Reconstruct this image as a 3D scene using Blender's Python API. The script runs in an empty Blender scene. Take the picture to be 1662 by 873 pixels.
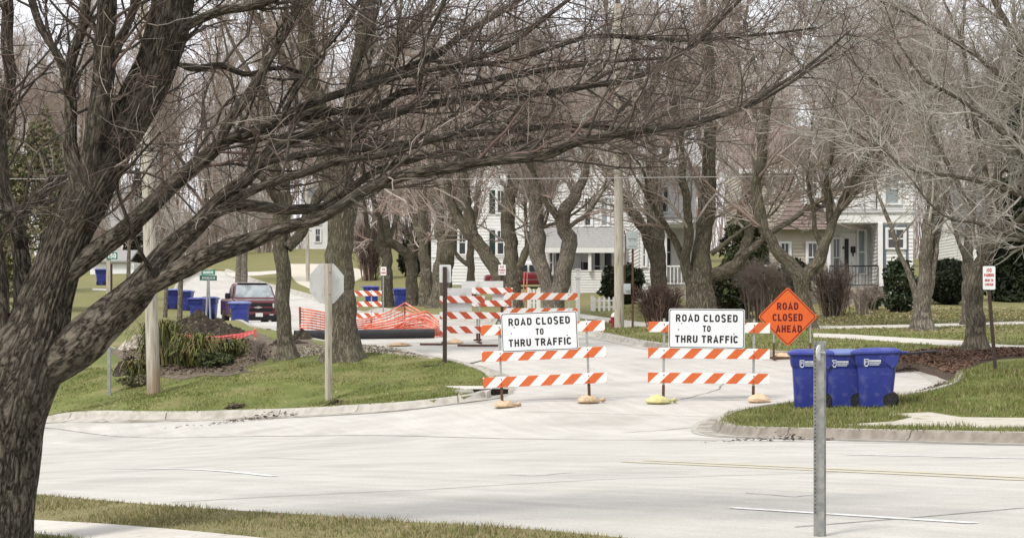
import bpy, bmesh, math, random
import numpy as np
from mathutils import Vector, Matrix, noise
from mathutils.geometry import delaunay_2d_cdt

# ------------------------------------------------------------------ camera
SC = bpy.context.scene
COL = SC.collection
F = 3557.0            # focal length in photo pixels
CX, HY = 831.0, 522.0 # centre column and the row of the eye level
EYE = 1.6
cam = bpy.data.cameras.new('camera')
cam.sensor_width = 36.0
cam.lens = F / 1662.0 * 36.0
cam.shift_y = (HY - 436.5) / 1662.0
cam.clip_start = 0.5
cam.clip_end = 6000
camo = bpy.data.objects.new('camera', cam)
COL.objects.link(camo)
camo.location = (0, 0, EYE)
camo.rotation_euler = (math.pi / 2, 0, 0)
SC.camera = camo
SC.render.resolution_x, SC.render.resolution_y = 1024, 537

# ------------------------------------------------------------------ sky and sun
SUN_EL, SUN_AZ = math.radians(52), math.radians(215)   # azimuth clockwise from the view direction
world = bpy.data.worlds.new('World')
SC.world = world
world.use_nodes = True
nt = world.node_tree
nt.nodes.clear()
out = nt.nodes.new('ShaderNodeOutputWorld')
sky = nt.nodes.new('ShaderNodeTexSky')
sky.sky_type = 'NISHITA'
sky.sun_disc = False
sky.sun_elevation = SUN_EL
sky.sun_rotation = SUN_AZ
sky.dust_density = 3.0
bg1 = nt.nodes.new('ShaderNodeBackground'); bg1.inputs[1].default_value = 0.1
nt.links.new(sky.outputs[0], bg1.inputs[0])
bg2 = nt.nodes.new('ShaderNodeBackground'); bg2.inputs[1].default_value = 0.76
tc = nt.nodes.new('ShaderNodeTexCoord')
nz = nt.nodes.new('ShaderNodeTexNoise'); nz.inputs['Scale'].default_value = 2.2; nz.inputs['Detail'].default_value = 6
nt.links.new(tc.outputs['Generated'], nz.inputs['Vector'])
cr = nt.nodes.new('ShaderNodeValToRGB')
cr.color_ramp.elements[0].position = 0.3; cr.color_ramp.elements[0].color = (0.80, 0.81, 0.85, 1)
cr.color_ramp.elements[1].position = 0.7; cr.color_ramp.elements[1].color = (0.95, 0.95, 0.97, 1)
nt.links.new(nz.outputs['Fac'], cr.inputs[0])
nt.links.new(cr.outputs[0], bg2.inputs[0])
mx = nt.nodes.new('ShaderNodeMixShader'); mx.inputs[0].default_value = 0.88
nt.links.new(bg1.outputs[0], mx.inputs[1]); nt.links.new(bg2.outputs[0], mx.inputs[2])
nt.links.new(mx.outputs[0], out.inputs[0])
sun = bpy.data.lights.new('sun', 'SUN')
sun.energy = 1.5
sun.angle = math.radians(12)
sun.color = (1.0, 0.95, 0.88)
suno = bpy.data.objects.new('sun', sun)
COL.objects.link(suno)
sdir = Vector((math.sin(SUN_AZ) * math.cos(SUN_EL), math.cos(SUN_AZ) * math.cos(SUN_EL), math.sin(SUN_EL)))
suno.rotation_euler = sdir.to_track_quat('Z', 'Y').to_euler()
SC.view_settings.view_transform = 'Standard'
SC.view_settings.look = 'None'
SC.view_settings.exposure = 0.90
SC.view_settings.gamma = 1.0
SC.view_settings.use_curve_mapping = False
SC.cycles.max_bounces = 4
SC.cycles.diffuse_bounces = 3

# ------------------------------------------------------------------ helpers: places
def W(px, py, Z):
    """world point seen at photo pixel (px, py) at depth Z"""
    return Vector(((px - CX) / F * Z, Z, EYE - (py - HY) / F * Z))

# ------------------------------------------------------------------ helpers: materials
MATS = {}
def mat(name, c1, c2=None, scale=8.0, rough=0.8, bump=0.0, bscale=None, metal=0.0, stretch=None, coord='Object',
        detail=6.0, spec=0.3, lo=0.35, hi=0.65, c3=None, s3=1.0, lo3=0.5, hi3=0.7, trans=0.0):
    if name in MATS: return MATS[name]
    m = bpy.data.materials.new(name); m.use_nodes = True
    n = m.node_tree; b = n.nodes['Principled BSDF']
    b.inputs['Roughness'].default_value = rough
    b.inputs['Metallic'].default_value = metal
    b.inputs['Specular IOR Level'].default_value = spec
    b.inputs['Base Color'].default_value = (*c1, 1)
    m.diffuse_color = (*c1, 1)
    t = n.nodes.new('ShaderNodeTexCoord')
    vec = t.outputs[coord]
    if stretch:
        mp = n.nodes.new('ShaderNodeMapping'); mp.inputs['Scale'].default_value = stretch
        n.links.new(vec, mp.inputs['Vector']); vec = mp.outputs[0]
    last = None
    if c2 is not None:
        a = n.nodes.new('ShaderNodeTexNoise'); a.inputs['Scale'].default_value = scale; a.inputs['Detail'].default_value = detail
        a.inputs['Roughness'].default_value = 0.6
        n.links.new(vec, a.inputs['Vector'])
        r = n.nodes.new('ShaderNodeValToRGB')
        r.color_ramp.elements[0].position = lo; r.color_ramp.elements[0].color = (*c1, 1)
        r.color_ramp.elements[1].position = hi; r.color_ramp.elements[1].color = (*c2, 1)
        n.links.new(a.outputs['Fac'], r.inputs[0]); last = r.outputs[0]
        if c3 is not None:
            a3 = n.nodes.new('ShaderNodeTexNoise'); a3.inputs['Scale'].default_value = s3; a3.inputs['Detail'].default_value = 5
            n.links.new(vec, a3.inputs['Vector'])
            r3 = n.nodes.new('ShaderNodeValToRGB')
            r3.color_ramp.elements[0].position = lo3; r3.color_ramp.elements[0].color = (0, 0, 0, 1)
            r3.color_ramp.elements[1].position = hi3; r3.color_ramp.elements[1].color = (1, 1, 1, 1)
            n.links.new(a3.outputs['Fac'], r3.inputs[0])
            mxn = n.nodes.new('ShaderNodeMix'); mxn.data_type = 'RGBA'
            n.links.new(r3.outputs[0], mxn.inputs[0]); n.links.new(last, mxn.inputs[6])
            mxn.inputs[7].default_value = (*c3, 1); last = mxn.outputs[2]
        n.links.new(last, b.inputs['Base Color'])
    if bump > 0:
        a2 = n.nodes.new('ShaderNodeTexNoise'); a2.inputs['Scale'].default_value = bscale or scale * 2; a2.inputs['Detail'].default_value = 6
        n.links.new(vec, a2.inputs['Vector'])
        bp = n.nodes.new('ShaderNodeBump'); bp.inputs['Strength'].default_value = bump; bp.inputs['Distance'].default_value = 0.05
        n.links.new(a2.outputs['Fac'], bp.inputs['Height']); n.links.new(bp.outputs[0], b.inputs['Normal'])
    if trans > 0:
        b.inputs['Transmission Weight'].default_value = trans
    MATS[name] = m
    return m

# ------------------------------------------------------------------ helpers: meshes
def np_mesh(name, V, faces, mats=(), smooth=True, uv=None, midx=None):
    """V (n,3); faces: list of int arrays (m,k), every array one face size"""
    me = bpy.data.meshes.new(name)
    V = np.asarray(V, dtype=np.float32)
    me.vertices.add(len(V)); me.vertices.foreach_set('co', V.ravel())
    if not isinstance(faces, (list, tuple)): faces = [faces]
    faces = [np.asarray(f, dtype=np.int32) for f in faces if len(f)]
    li = np.concatenate([f.ravel() for f in faces])
    tot = np.concatenate([np.full(len(f), f.shape[1], dtype=np.int32) for f in faces])
    st = np.concatenate([[0], np.cumsum(tot)[:-1]]).astype(np.int32)
    me.loops.add(len(li)); me.loops.foreach_set('vertex_index', li)
    me.polygons.add(len(tot)); me.polygons.foreach_set('loop_start', st)
    if smooth: me.polygons.foreach_set('use_smooth', np.ones(len(tot), dtype=bool))
    for m in mats: me.materials.append(m)
    if midx is not None: me.polygons.foreach_set('material_index', np.asarray(midx, dtype=np.int32))
    if uv is not None:
        l = me.uv_layers.new(name='UVMap')
        l.data.foreach_set('uv', np.asarray(uv, dtype=np.float32).ravel())
    me.update(calc_edges=True)
    return me

def link(name, me, parent=None):
    o = bpy.data.objects.new(name, me); COL.objects.link(o)
    if parent is not None: o.parent = parent
    return o

def props(o, label=None, cat=None, group=None, kind=None):
    if label: o['label'] = label
    if cat: o['category'] = cat
    if group: o['group'] = group
    if kind: o['kind'] = kind
    return o

def thing(name, label, cat, loc=(0, 0, 0), rz=0.0, group=None):
    o = bpy.data.objects.new(name, None); COL.objects.link(o)
    o.location = loc; o.rotation_euler = (0, 0, rz)
    o.empty_display_size = 0.2
    return props(o, label, cat, group)

def copy_tree(o, parent=None):
    c = o.copy(); COL.objects.link(c)
    if parent is not None: c.parent = parent
    for ch in list(o.children): copy_tree(ch, c)
    return c

class MB:
    """collects simple shapes and links them as one mesh object"""
    def __init__(s): s.v = []; s.f = []; s.m = []; s.mi = 0
    def add(s, vs, fs):
        b = len(s.v); s.v += [tuple(p) for p in vs]
        s.f += [tuple(b + i for i in f) for f in fs]; s.m += [s.mi] * len(fs)
    def box(s, c, d, rot=None, bev=0.0):
        x, y, z = d[0] / 2, d[1] / 2, d[2] / 2
        c = Vector(c)
        if bev > 0:
            bm = bmesh.new(); bmesh.ops.create_cube(bm, size=1.0)
            for v in bm.verts: v.co = Vector((v.co.x * d[0], v.co.y * d[1], v.co.z * d[2]))
            bmesh.ops.bevel(bm, geom=list(bm.edges), offset=min(bev, min(d) * .45), segments=2, affect='EDGES', profile=.6)
            bm.verts.index_update()
            vs = [v.co.copy() for v in bm.verts]; fs = [[v.index for v in f.verts] for f in bm.faces]; bm.free()
        else:
            vs = [Vector((sx * x, sy * y, sz * z)) for sz in (-1, 1) for sy in (-1, 1) for sx in (-1, 1)]
            fs = [(0, 2, 3, 1), (4, 5, 7, 6), (0, 1, 5, 4), (2, 6, 7, 3), (0, 4, 6, 2), (1, 3, 7, 5)]
        if rot is not None: vs = [rot @ v for v in vs]
        s.add([v + c for v in vs], fs); return s
    def cyl(s, p0, p1, r0, r1=None, n=12, caps=True):
        return s.tube([p0, p1], [r0, r0 if r1 is None else r1], n, caps)
    def tube(s, pts, rad, n=8, caps=True):
        pts = [Vector(p) for p in pts]
        if not hasattr(rad, '__len__'): rad = [rad] * len(pts)
        b = []; u = None
        for i, p in enumerate(pts):
            t = (pts[min(i + 1, len(pts) - 1)] - pts[max(i - 1, 0)]).normalized()
            if u is None:
                u = t.cross(Vector((0, 0, 1)) if abs(t.z) < .9 else Vector((1, 0, 0))).normalized()
            u = (u - t * u.dot(t)).normalized(); w = t.cross(u)
            for k in range(n):
                a = 2 * math.pi * k / n
                b.append(p + (u * math.cos(a) + w * math.sin(a)) * rad[i])
        fs = []
        for i in range(len(pts) - 1):
            for k in range(n):
                fs.append((i * n + k, i * n + (k + 1) % n, (i + 1) * n + (k + 1) % n, (i + 1) * n + k))
        if caps:
            fs.append(tuple(range(n - 1, -1, -1))); fs.append(tuple(range((len(pts) - 1) * n, len(pts) * n)))
        s.add(b, fs); return s
    def loft(s, rings, caps=True):
        n = len(rings[0]); b = [p for r in rings for p in r]; fs = []
        for i in range(len(rings) - 1):
            for k in range(n):
                fs.append((i * n + k, i * n + (k + 1) % n, (i + 1) * n + (k + 1) % n, (i + 1) * n + k))
        if caps:
            fs.append(tuple(range(n - 1, -1, -1))); fs.append(tuple(range((len(rings) - 1) * n, len(rings) * n)))
        s.add(b, fs); return s
    def prism(s, poly, y0, y1):
        """poly in local x,z extruded along y from y0 to y1 (poly counter-clockwise seen from -y)"""
        n = len(poly)
        vs = [(x, y0, z) for x, z in poly] + [(x, y1, z) for x, z in poly]
        fs = [tuple(range(n)), tuple(range(2 * n - 1, n - 1, -1))]
        fs += [(i, n + i, n + (i + 1) % n, (i + 1) % n) for i in range(n)]
        s.add(vs, fs); return s
    def quad(s, a, b, c, d): s.add([a, b, c, d], [(0, 1, 2, 3)]); return s
    def build(s, name, m, parent=None, smooth=False, loc=None):
        me = bpy.data.meshes.new(name); me.from_pydata([tuple(p) for p in s.v], [], s.f)
        for q in (m if isinstance(m, (list, tuple)) else [m]): me.materials.append(q)
        me.polygons.foreach_set('material_index', s.m)
        if smooth:
            me.polygons.foreach_set('use_smooth', [True] * len(s.f))
            try: me.set_sharp_from_angle(angle=math.radians(38))
            except Exception: pass
        me.update()
        o = link(name, me, parent)
        if loc is not None: o.location = loc
        return o

def rrect(hx, hy, r, n=4, z=0.0, cx=0.0, cy=0.0):
    pts = []
    for sx, sy, a0 in ((1, 1, 0), (-1, 1, 90), (-1, -1, 180), (1, -1, 270)):
        for k in range(n + 1):
            a = math.radians(a0 + 90 * k / n)
            pts.append((cx + sx * (hx - r) + r * math.cos(a), cy + sy * (hy - r) + r * math.sin(a), z))
    return pts

def _arc(cx, cy, rx, ry, a0, a1, n=9):
    return [(cx + rx * math.cos(math.radians(a)), cy + ry * math.sin(math.radians(a))) for a in np.linspace(a0, a1, n)]
_q = .10     # half the stroke; letters are drawn in a box 1 high
_W = .60
def _bowl(x0, x1, y0, y1):
    r = (y1 - y0) / 2; c = x1 - r * .85
    return [(x0, y1), (c, y1)] + _arc(c, (y0 + y1) / 2, r * .85, r, 90, -90)[1:-1] + [(c, y0), (x0, y0)]
def _ring(w=_W):
    r = (w - 2 * _q) / 2; cx = w / 2
    return _arc(cx, 1 - _q - r, r, r, 0, 180) + _arc(cx, _q + r, r, r, 180, 360) + [(w - _q, 1 - _q - r)]
def _cee(w=_W, a=25):
    r = (w - 2 * _q) / 2; cx = w / 2
    return _arc(cx, 1 - _q - r, r, r, a - 15, 180) + _arc(cx, _q + r, r, r, 180, 360 - a + 15)
GLY = {
 'R': (_W, [[(_q, 0), (_q, 1)], _bowl(_q, _W - _q, .46, 1 - _q), [(.33, .46), (_W - _q * .7, 0)]]),
 'P': (_W, [[(_q, 0), (_q, 1)], _bowl(_q, _W - _q, .44, 1 - _q)]),
 'O': (_W, [_ring()]), '0': (_W, [_ring()]), 'C': (_W, [_cee()]),
 'G': (_W, [_cee() + [(_W - _q, .40)], [(_W - _q, .42), (.34, .42)]]),
 'A': (.64, [[(.07, 0), (.32, 1 - _q * .6), (.57, 0)], [(.15, .28), (.49, .28)]]),
 'D': (_W, [[(_q, _q), (_q, 1 - _q), (.28, 1 - _q)] + _arc(.28, .68, _W - _q - .28, .32 - _q, 90, 0)[1:] + _arc(.28, .32, _W - _q - .28, .32 - _q, 0, -90) + [(_q, _q)]]),
 'L': (.52, [[(_q, 1), (_q, _q), (.52, _q)]]),
 'S': (_W, [_arc(_W / 2, .735, _W / 2 - _q, .735 - .5 - .0 - .0, 20, 270, 12)[:-1] + _arc(_W / 2, .265 + .0, _W / 2 - _q, .265 - _q + .06, 90, -160, 12)]),
 'E': (.54, [[(.54, 1 - _q), (_q, 1 - _q), (_q, _q), (.54, _q)], [(_q, .5), (.47, .5)]]),
 'F': (.54, [[(.54, 1 - _q), (_q, 1 - _q), (_q, 0)], [(_q, .5), (.47, .5)]]),
 'T': (.58, [[(0, 1 - _q), (.58, 1 - _q)], [(.29, 1 - _q), (.29, 0)]]),
 'H': (_W, [[(_q, 0), (_q, 1)], [(_W - _q, 0), (_W - _q, 1)], [(_q, .5), (_W - _q, .5)]]),
 'U': (_W, [[(_q, 1)] + _arc(_W / 2, _q + .21, .21, .21, 180, 360) + [(_W - _q, 1)]]),
 'I': (.18, [[(_q, 0), (_q, 1)]]), '1': (.34, [[(.05, .80), (.22, 1 - _q * .6), (.22, 0)]]),
 'N': (_W, [[(_q, 0), (_q, 1 - _q * .8), (_W - _q, _q * .8), (_W - _q, 1)]]),
 'K': (_W, [[(_q, 0), (_q, 1)], [(_W - .04, 1), (_q, .40)], [(.25, .58), (_W - .03, 0)]]),
 'Z': (.56, [[(0, 1 - _q), (.50, 1 - _q), (.07, _q), (.56, _q)]]),
 '5': (.56, [[(.52, 1 - _q), (.12, 1 - _q), (.10, .55)] + _arc(.27, .36, .20, .27, 110, -150, 12)]),
}
def text_mesh(name, body, size, m, parent, loc, width=None, bold=0.0, rot=(0, 0, 0)):
    """road-sign capitals built from strokes; centred on loc, facing -y, `width` = length of the line"""
    h = size * .74
    x, items = 0.0, []
    for ch in body:
        if ch == ' ': x += .36; continue
        w, st = GLY[ch]; items.append((x, st)); x += w + .17
    tot = x - .17; kx = width / tot if width else h
    mb = MB(); yy = 0.0; q = _q * h
    for x0, st in items:
        for line in st:
            p = [Vector(((x0 + a - tot / 2) * kx, 0, (b - .5) * h)) for a, b in line]; yy -= .00012
            L_, R_ = [], []
            for i in range(len(p)):
                d0 = (p[i] - p[i - 1]).normalized() if i else None; d1 = (p[i + 1] - p[i]).normalized() if i < len(p) - 1 else None
                if d0 is None: d = d1; k = 1
                elif d1 is None: d = d0; k = 1
                else:
                    d = d0 + d1
                    d = d.normalized() if d.length > 1e-6 else d1; k = 1 / max(.45, d.dot(d1))
                nn = Vector((-d.z, 0, d.x)) * q * k * (1 + bold * 10)
                L_.append(p[i] + nn + Vector((0, yy, 0))); R_.append(p[i] - nn + Vector((0, yy, 0)))
            for i in range(len(p) - 1): mb.quad(L_[i], L_[i + 1], R_[i + 1], R_[i])
    o = mb.build(name, [m], parent); o.location = loc
    return o

def vnoise(p, s=1.0): return noise.noise(Vector(p) * s)
# ------------------------------------------------------------------ terrain height (thin plate spline through measured ground points)
LAWN = 0.13
def _road_pt(px, py):
    y0 = 522 + 79.4 - 0.021 * (px - 831)
    Z = F / (0.917 * (py - y0)); return (px, py, Z)
ctrl = []
for p in ((60, 803), (560, 842), (1050, 876), (831, 704), (560, 700), (66, 694), (1200, 711), (1600, 722),
          (310, 766), (1345, 763), (1385, 836), (700, 760), (1000, 760)):
    ctrl.append(_road_pt(*p))
ctrl += [(100, 682, 55), (300, 678, 51), (540, 672, 47), (690, 662, 45), (780, 652, 43.4), (886, 652, 43.1), (1150, 652, 43.0),
         (1000, 690, 39), (860, 600, 52), (1000, 600, 52), (780, 560, 62), (640, 552, 68), (480, 520, 85),
         (425, 531, 94), (1258, 583, 53), (1500, 620, 45), (1320, 670, 40), (1480, 592, 49.5), (1050, 563, 60), (968, 549, 64)]
lawnp = [(533, 651, 50), (250, 640, 52), (556, 584, 56), (463, 580, 57), (722, 589, 54), (1330, 662, 40.4), (1662, 665, 38), (1615, 602, 43),
         (1585, 570, 50), (1497, 536, 64), (1400, 515, 76), (1450, 499, 88), (1300, 505, 86), (1005, 533, 71), (960, 476, 105), (1100, 492, 90),
         (320, 540, 70), (270, 592, 60), (390, 531, 93), (330, 517, 105), (295, 504, 115), (165, 464, 140), (650, 503, 108), (700, 494, 100),
         (840, 500, 100), (900, 540, 80), (850, 476, 130), (480, 432, 165), (500, 404, 200), (640, 455, 150), (760, 447, 150), (200, 471, 130),
         (150, 505, 110), (1662, 500, 90), (1640, 560, 55), (430, 472, 130), (560, 480, 125)]
CP, CZ = [], []
for px, py, Z in ctrl:
    w = W(px, py, Z); CP.append((w.x, w.y)); CZ.append(w.z)
for px, py, Z in lawnp:
    w = W(px, py, Z); CP.append((w.x, w.y)); CZ.append(w.z - LAWN)
for x, y, z in ((0, 0, -0.05), (-8, 6, -0.2), (8, 4, .2), (-3.5, 15, -0.11), (40, 45, 1.2), (80, 60, 1.6), (-40, 60, -1.2), (-80, 90, 0.0), (-60, 30, -1.6), (60, 20, 1.2),
                (-60, 160, 4), (60, 160, 4.6), (-150, 200, 6), (150, 200, 6), (0, 300, 9), (120, 320, 9), (-120, 320, 9), (-200, 60, 0), (200, 60, 2.5)):
    CP.append((x, y)); CZ.append(z)
CP = np.array(CP); CZ = np.array(CZ)
def _U(r2): return np.where(r2 > 1e-9, 0.5 * r2 * np.log(np.maximum(r2, 1e-9)), 0.0)
_n = len(CP)
_K = _U(((CP[:, None] - CP[None]) ** 2).sum(-1)) + np.eye(_n) * 2.5
_P = np.c_[np.ones(_n), CP]
_A = np.zeros((_n + 3, _n + 3)); _A[:_n, :_n] = _K; _A[:_n, _n:] = _P; _A[_n:, :_n] = _P.T
_w = np.linalg.solve(_A, np.r_[CZ, 0, 0, 0])
def Tn(xy):
    """road-level height at (n,2) ground points"""
    xy = np.asarray(xy, dtype=float).reshape(-1, 2)
    z = np.empty(len(xy))
    for i in range(0, len(xy), 20000):
        q = xy[i:i + 20000]
        z[i:i + 20000] = _U(((q[:, None] - CP[None]) ** 2).sum(-1)) @ _w[:_n] + _w[_n] + q @ _w[_n + 1:]
    d = np.hypot(xy[:, 0], xy[:, 1])
    k = np.clip((d - 260) / 120, 0, 1); k = k * k * (3 - 2 * k)
    return z * (1 - k) + 9.0 * k
def T(x, y): return float(Tn([(x, y)])[0])
def G(px, py, off=0.0, zmin=10.0, zmax=320.0):
    """ground point behind photo pixel (px, py)"""
    Z = np.geomspace(zmin, zmax, 900)
    X = (px - CX) / F * Z
    ray = EYE - (py - HY) / F * Z
    g = Tn(np.c_[X, Z]) + off
    s = np.where(ray <= g)[0]
    if len(s) == 0: i = len(Z) - 1; return Vector((X[i], Z[i], g[i]))
    i = max(s[0], 1)
    a, b = ray[i - 1] - g[i - 1], ray[i] - g[i]
    t = a / (a - b) if a != b else 0
    z = Z[i - 1] + (Z[i] - Z[i - 1]) * t; x = (px - CX) / F * z
    return Vector((x, z, T(x, z) + off))
def onp(px, py, off=LAWN): return G(px, py, off)
def onl(px, Z, off=LAWN):
    """ground point under photo column px at depth Z"""
    x = (px - CX) / F * Z
    return Vector((x, Z, T(x, Z) + off))

# ------------------------------------------------------------------ ground regions, traced on the ground
def chaik(line, n=2):
    p = [np.array(q) for q in line]
    for _ in range(n):
        o = [p[0]]
        for a, b in zip(p[:-1], p[1:]): o += [a * .75 + b * .25, a * .25 + b * .75]
        o.append(p[-1]); p = o
    return [tuple(q) for q in p]
def gp(*pp, off=0.0): return [tuple(G(x, y, off)[:2]) for x, y in pp]
rd = np.array([0.602, -0.798])           # direction of the main road (towards the right of the photo, towards us)
near_a = np.array(G(60, 802, LAWN)[:2]); near_b = np.array(G(1050, 875, LAWN)[:2])
rd = (near_b - near_a) / np.linalg.norm(near_b - near_a)
nrm = np.array([-rd[1], rd[0]])          # away from us
seam_a = np.array(G(66, 694)[:2]); seam_b = np.array(G(1600, 722)[:2])
far_off = float(((seam_a + seam_b) / 2 - near_a) @ nrm)
def rline(o, s): return tuple(near_a + nrm * o + rd * s)
seam_l = tuple(seam_a - rd * 70); seam_r = tuple(seam_b + rd * 60)
REG = {}
REG['main_road'] = [rline(0, -70), rline(0, 70), seam_r] + [tuple(seam_b), tuple(seam_a)] + [seam_l]
# side street with its flared mouth (kerb line of the left corner, then back up the street, then the right kerb)
left_kerb = gp((-40, 688), (40, 686), (100, 683), (200, 681), (300, 679), (400, 676), (480, 674), (540, 671), (620, 667), (690, 661), (745, 654), (775, 650), (795, 643), (806, 632),
               (806, 622), (795, 611), (772, 602), (745, 594), (715, 587), (680, 581), (640, 576), (600, 572), (560, 566), (520, 558), (490, 552))
left_kerb = chaik(left_kerb, 1)
left_far = gp((440, 541), (405, 534), (360, 521), (325, 508), (300, 495), (285, 478), (290, 462), (310, 450), (328, 444), (345, 439.5))
right_far = gp((366, 440), (400, 452), (430, 462), (470, 474), (500, 482), (560, 500), (640, 513), (720, 519), (800, 524), (860, 529), (920, 537), (968, 548), (1010, 556), (1048, 563))
right_kerb = gp((1048, 563), (1110, 571), (1180, 577), (1265, 580), (1340, 581), (1400, 582), (1450, 585), (1490, 592), (1525, 602), (1547, 615), (1552, 624), (1540, 634), (1510, 643),
                (1465, 652), (1400, 658), (1340, 661), (1285, 663), (1240, 668), (1200, 675), (1175, 683), (1163, 691), (1164, 699), (1176, 704), (1210, 708), (1270, 710), (1330, 711.5), (1420, 714), (1520, 716.5), (1662, 720))
right_kerb = [right_kerb[0]] + chaik(right_kerb, 1)[1:]
left_far, right_far = chaik(left_far, 1), chaik(right_far, 1)
_e = np.array(right_kerb[-1]); right_kerb.append(tuple(_e + rd * 40))
_s = np.array(left_kerb[0]); left_kerb.insert(0, tuple(_s - rd * 60))
REG['side_street'] = left_kerb + left_far + right_far + right_kerb[1:] + [tuple(np.array(seam_r) - nrm * .5), tuple(np.array(seam_b) - nrm * .02), tuple(np.array(seam_a) - nrm * .02), tuple(np.array(seam_l) - nrm * .5)]
L = LAWN
REG['near_sidewalk'] = gp((-200, 838), (60, 846), (180, 853), (300, 863), (400, 873), (560, 890), (400, 940), (110, 874), (52, 867), (-200, 845), off=L)
REG['front_walk'] = gp((1320, 541), (1380, 543), (1480, 549), (1560, 553), (1662, 561), (1760, 568), (1760, 578), (1662, 570), (1560, 562), (1480, 557), (1400, 551), (1320, 547), off=L)
REG['back_walk'] = gp((930, 508), (1000, 518), (1080, 526), (1200, 527), (1320, 529.5), (1400, 528.5), (1480, 527), (1570, 524.5), (1662, 522), (1662, 526), (1570, 528.5), (1480, 531.5), (1400, 533), (1320, 534), (1200, 533), (1080, 532), (1000, 525), (930, 514), off=L)
REG['left_walk'] = gp((150, 468), (215, 470), (215, 473), (150, 471), off=L)
REG['worn_verge'] = gp((1345, 689), (1450, 683), (1480, 676), (1420, 672), (1510, 668), (1560, 676), (1662, 677), (1800, 680), (1800, 700), (1662, 697), (1500, 694), (1345, 692), off=L)
REG['gravel_walk'] = gp((595, 571), (640, 575), (680, 580), (700, 582), (715, 578), (640, 563), (590, 560), (420, 560), (395, 566), (400, 582), (470, 582), (540, 572), off=L)
REG['far_driveway'] = gp((462, 428), (540, 428), (600, 440), (560, 462), (510, 472), (478, 455), off=L)
REG['inlet_apron'] = gp((722, 627), (785, 627), (800, 631), (790, 637), (770, 634), off=L)
REG['cross_walk'] = gp((365, 443), (420, 441), (470, 438), (470, 442), (420, 447), (378, 449), off=L)
REG['mulch_bed'] = gp((1440, 590), (1425, 582), (1450, 575), (1520, 568), (1600, 566), (1700, 570), (1700, 578), (1620, 583), (1590, 590), (1560, 604), (1549, 612), (1520, 601), (1490, 593), off=L)
REG['soil_bed'] = gp((205, 604), (188, 596), (196, 584), (176, 570), (215, 552), (262, 536), (330, 530), (420, 540), (452, 552), (500, 551), (520, 560), (470, 568), (446, 577), (430, 588), (396, 596), (404, 604), (366, 611), (330, 610), (296, 617), (252, 610), off=L)
OFF = {'main_road': 0.0, 'side_street': 0.0, 'near_sidewalk': .145, 'front_walk': .14, 'back_walk': .14, 'left_walk': .14, 'worn_verge': .125, 'gravel_walk': .12,
       'far_driveway': .12, 'inlet_apron': .145, 'cross_walk': .14, 'mulch_bed': .145, 'soil_bed': .135, 'lawn': LAWN}

def inside(poly, pts):
    poly = np.asarray(poly); x, y = pts[:, 0], pts[:, 1]
    r = np.zeros(len(pts), bool); n = len(poly)
    x0, y0 = poly[:, 0], poly[:, 1]; x1, y1 = np.roll(x0, -1), np.roll(y0, -1)
    for i in range(n):
        c = (y0[i] > y) != (y1[i] > y)
        with np.errstate(divide='ignore', invalid='ignore'):
            xi = (x1[i] - x0[i]) * (y - y0[i]) / (y1[i] - y0[i]) + x0[i]
        r ^= c & (x < xi)
    return r

def densify(poly, step=0.8):
    o = []
    n = len(poly)
    for i in range(n):
        a, b = np.array(poly[i]), np.array(poly[(i + 1) % n])
        k = max(1, int(np.linalg.norm(b - a) / max(step, .012 * a[1])))
        for j in range(k): o.append(tuple(a + (b - a) * j / k))
    return o

_v, _ed = [], []
for k, poly in REG.items():
    d = densify(poly); b = len(_v); _v += d; _ed += [(b + i, b + (i + 1) % len(d)) for i in range(len(d))]
_rng = np.random.default_rng(5)
def _grid(x0, x1, y0, y1, s, hole=None):
    gx, gy = np.meshgrid(np.arange(x0, x1, s), np.arange(y0, y1, s)); g = np.c_[gx.ravel(), gy.ravel()].astype(float)
    g += _rng.uniform(-.2, .2, g.shape) * s
    if hole: g = g[~((g[:, 0] > hole[0]) & (g[:, 0] < hole[1]) & (g[:, 1] > hole[2]) & (g[:, 1] < hole[3]))]
    return g
gpts = np.concatenate([_grid(-20, 20, 8, 64, .9), _grid(-50, 50, -10, 150, 2.5, (-20, 20, 8, 64)), _grid(-170, 170, -60, 330, 10, (-50, 50, -10, 150)),
                       _grid(-2600, 2600, -600, 4000, 150, (-170, 170, -60, 330))])
_v += [tuple(p) for p in gpts]
_r = delaunay_2d_cdt([Vector(p) for p in _v], _ed, [], 0, 1e-4)
GV = np.array([tuple(p) for p in _r[0]]); GF = np.array([f for f in _r[2]])
_a, _b, _c = GV[GF[:, 0]], GV[GF[:, 1]], GV[GF[:, 2]]
_area = (_b[:, 0] - _a[:, 0]) * (_c[:, 1] - _a[:, 1]) - (_b[:, 1] - _a[:, 1]) * (_c[:, 0] - _a[:, 0])
GF[_area < 0] = GF[_area < 0][:, ::-1]
_cen = GV[GF].mean(1)
reg_id = np.zeros(len(GF), int)         # 0 = lawn
names = ['lawn'] + list(REG)
for i, k in enumerate(names[1:], 1): reg_id[inside(REG[k], _cen)] = i
GZ = Tn(GV)
def region_of(pts):
    r = np.zeros(len(pts), int)
    for i, k in enumerate(names[1:], 1): r[inside(REG[k], pts)] = i
    return r

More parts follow.
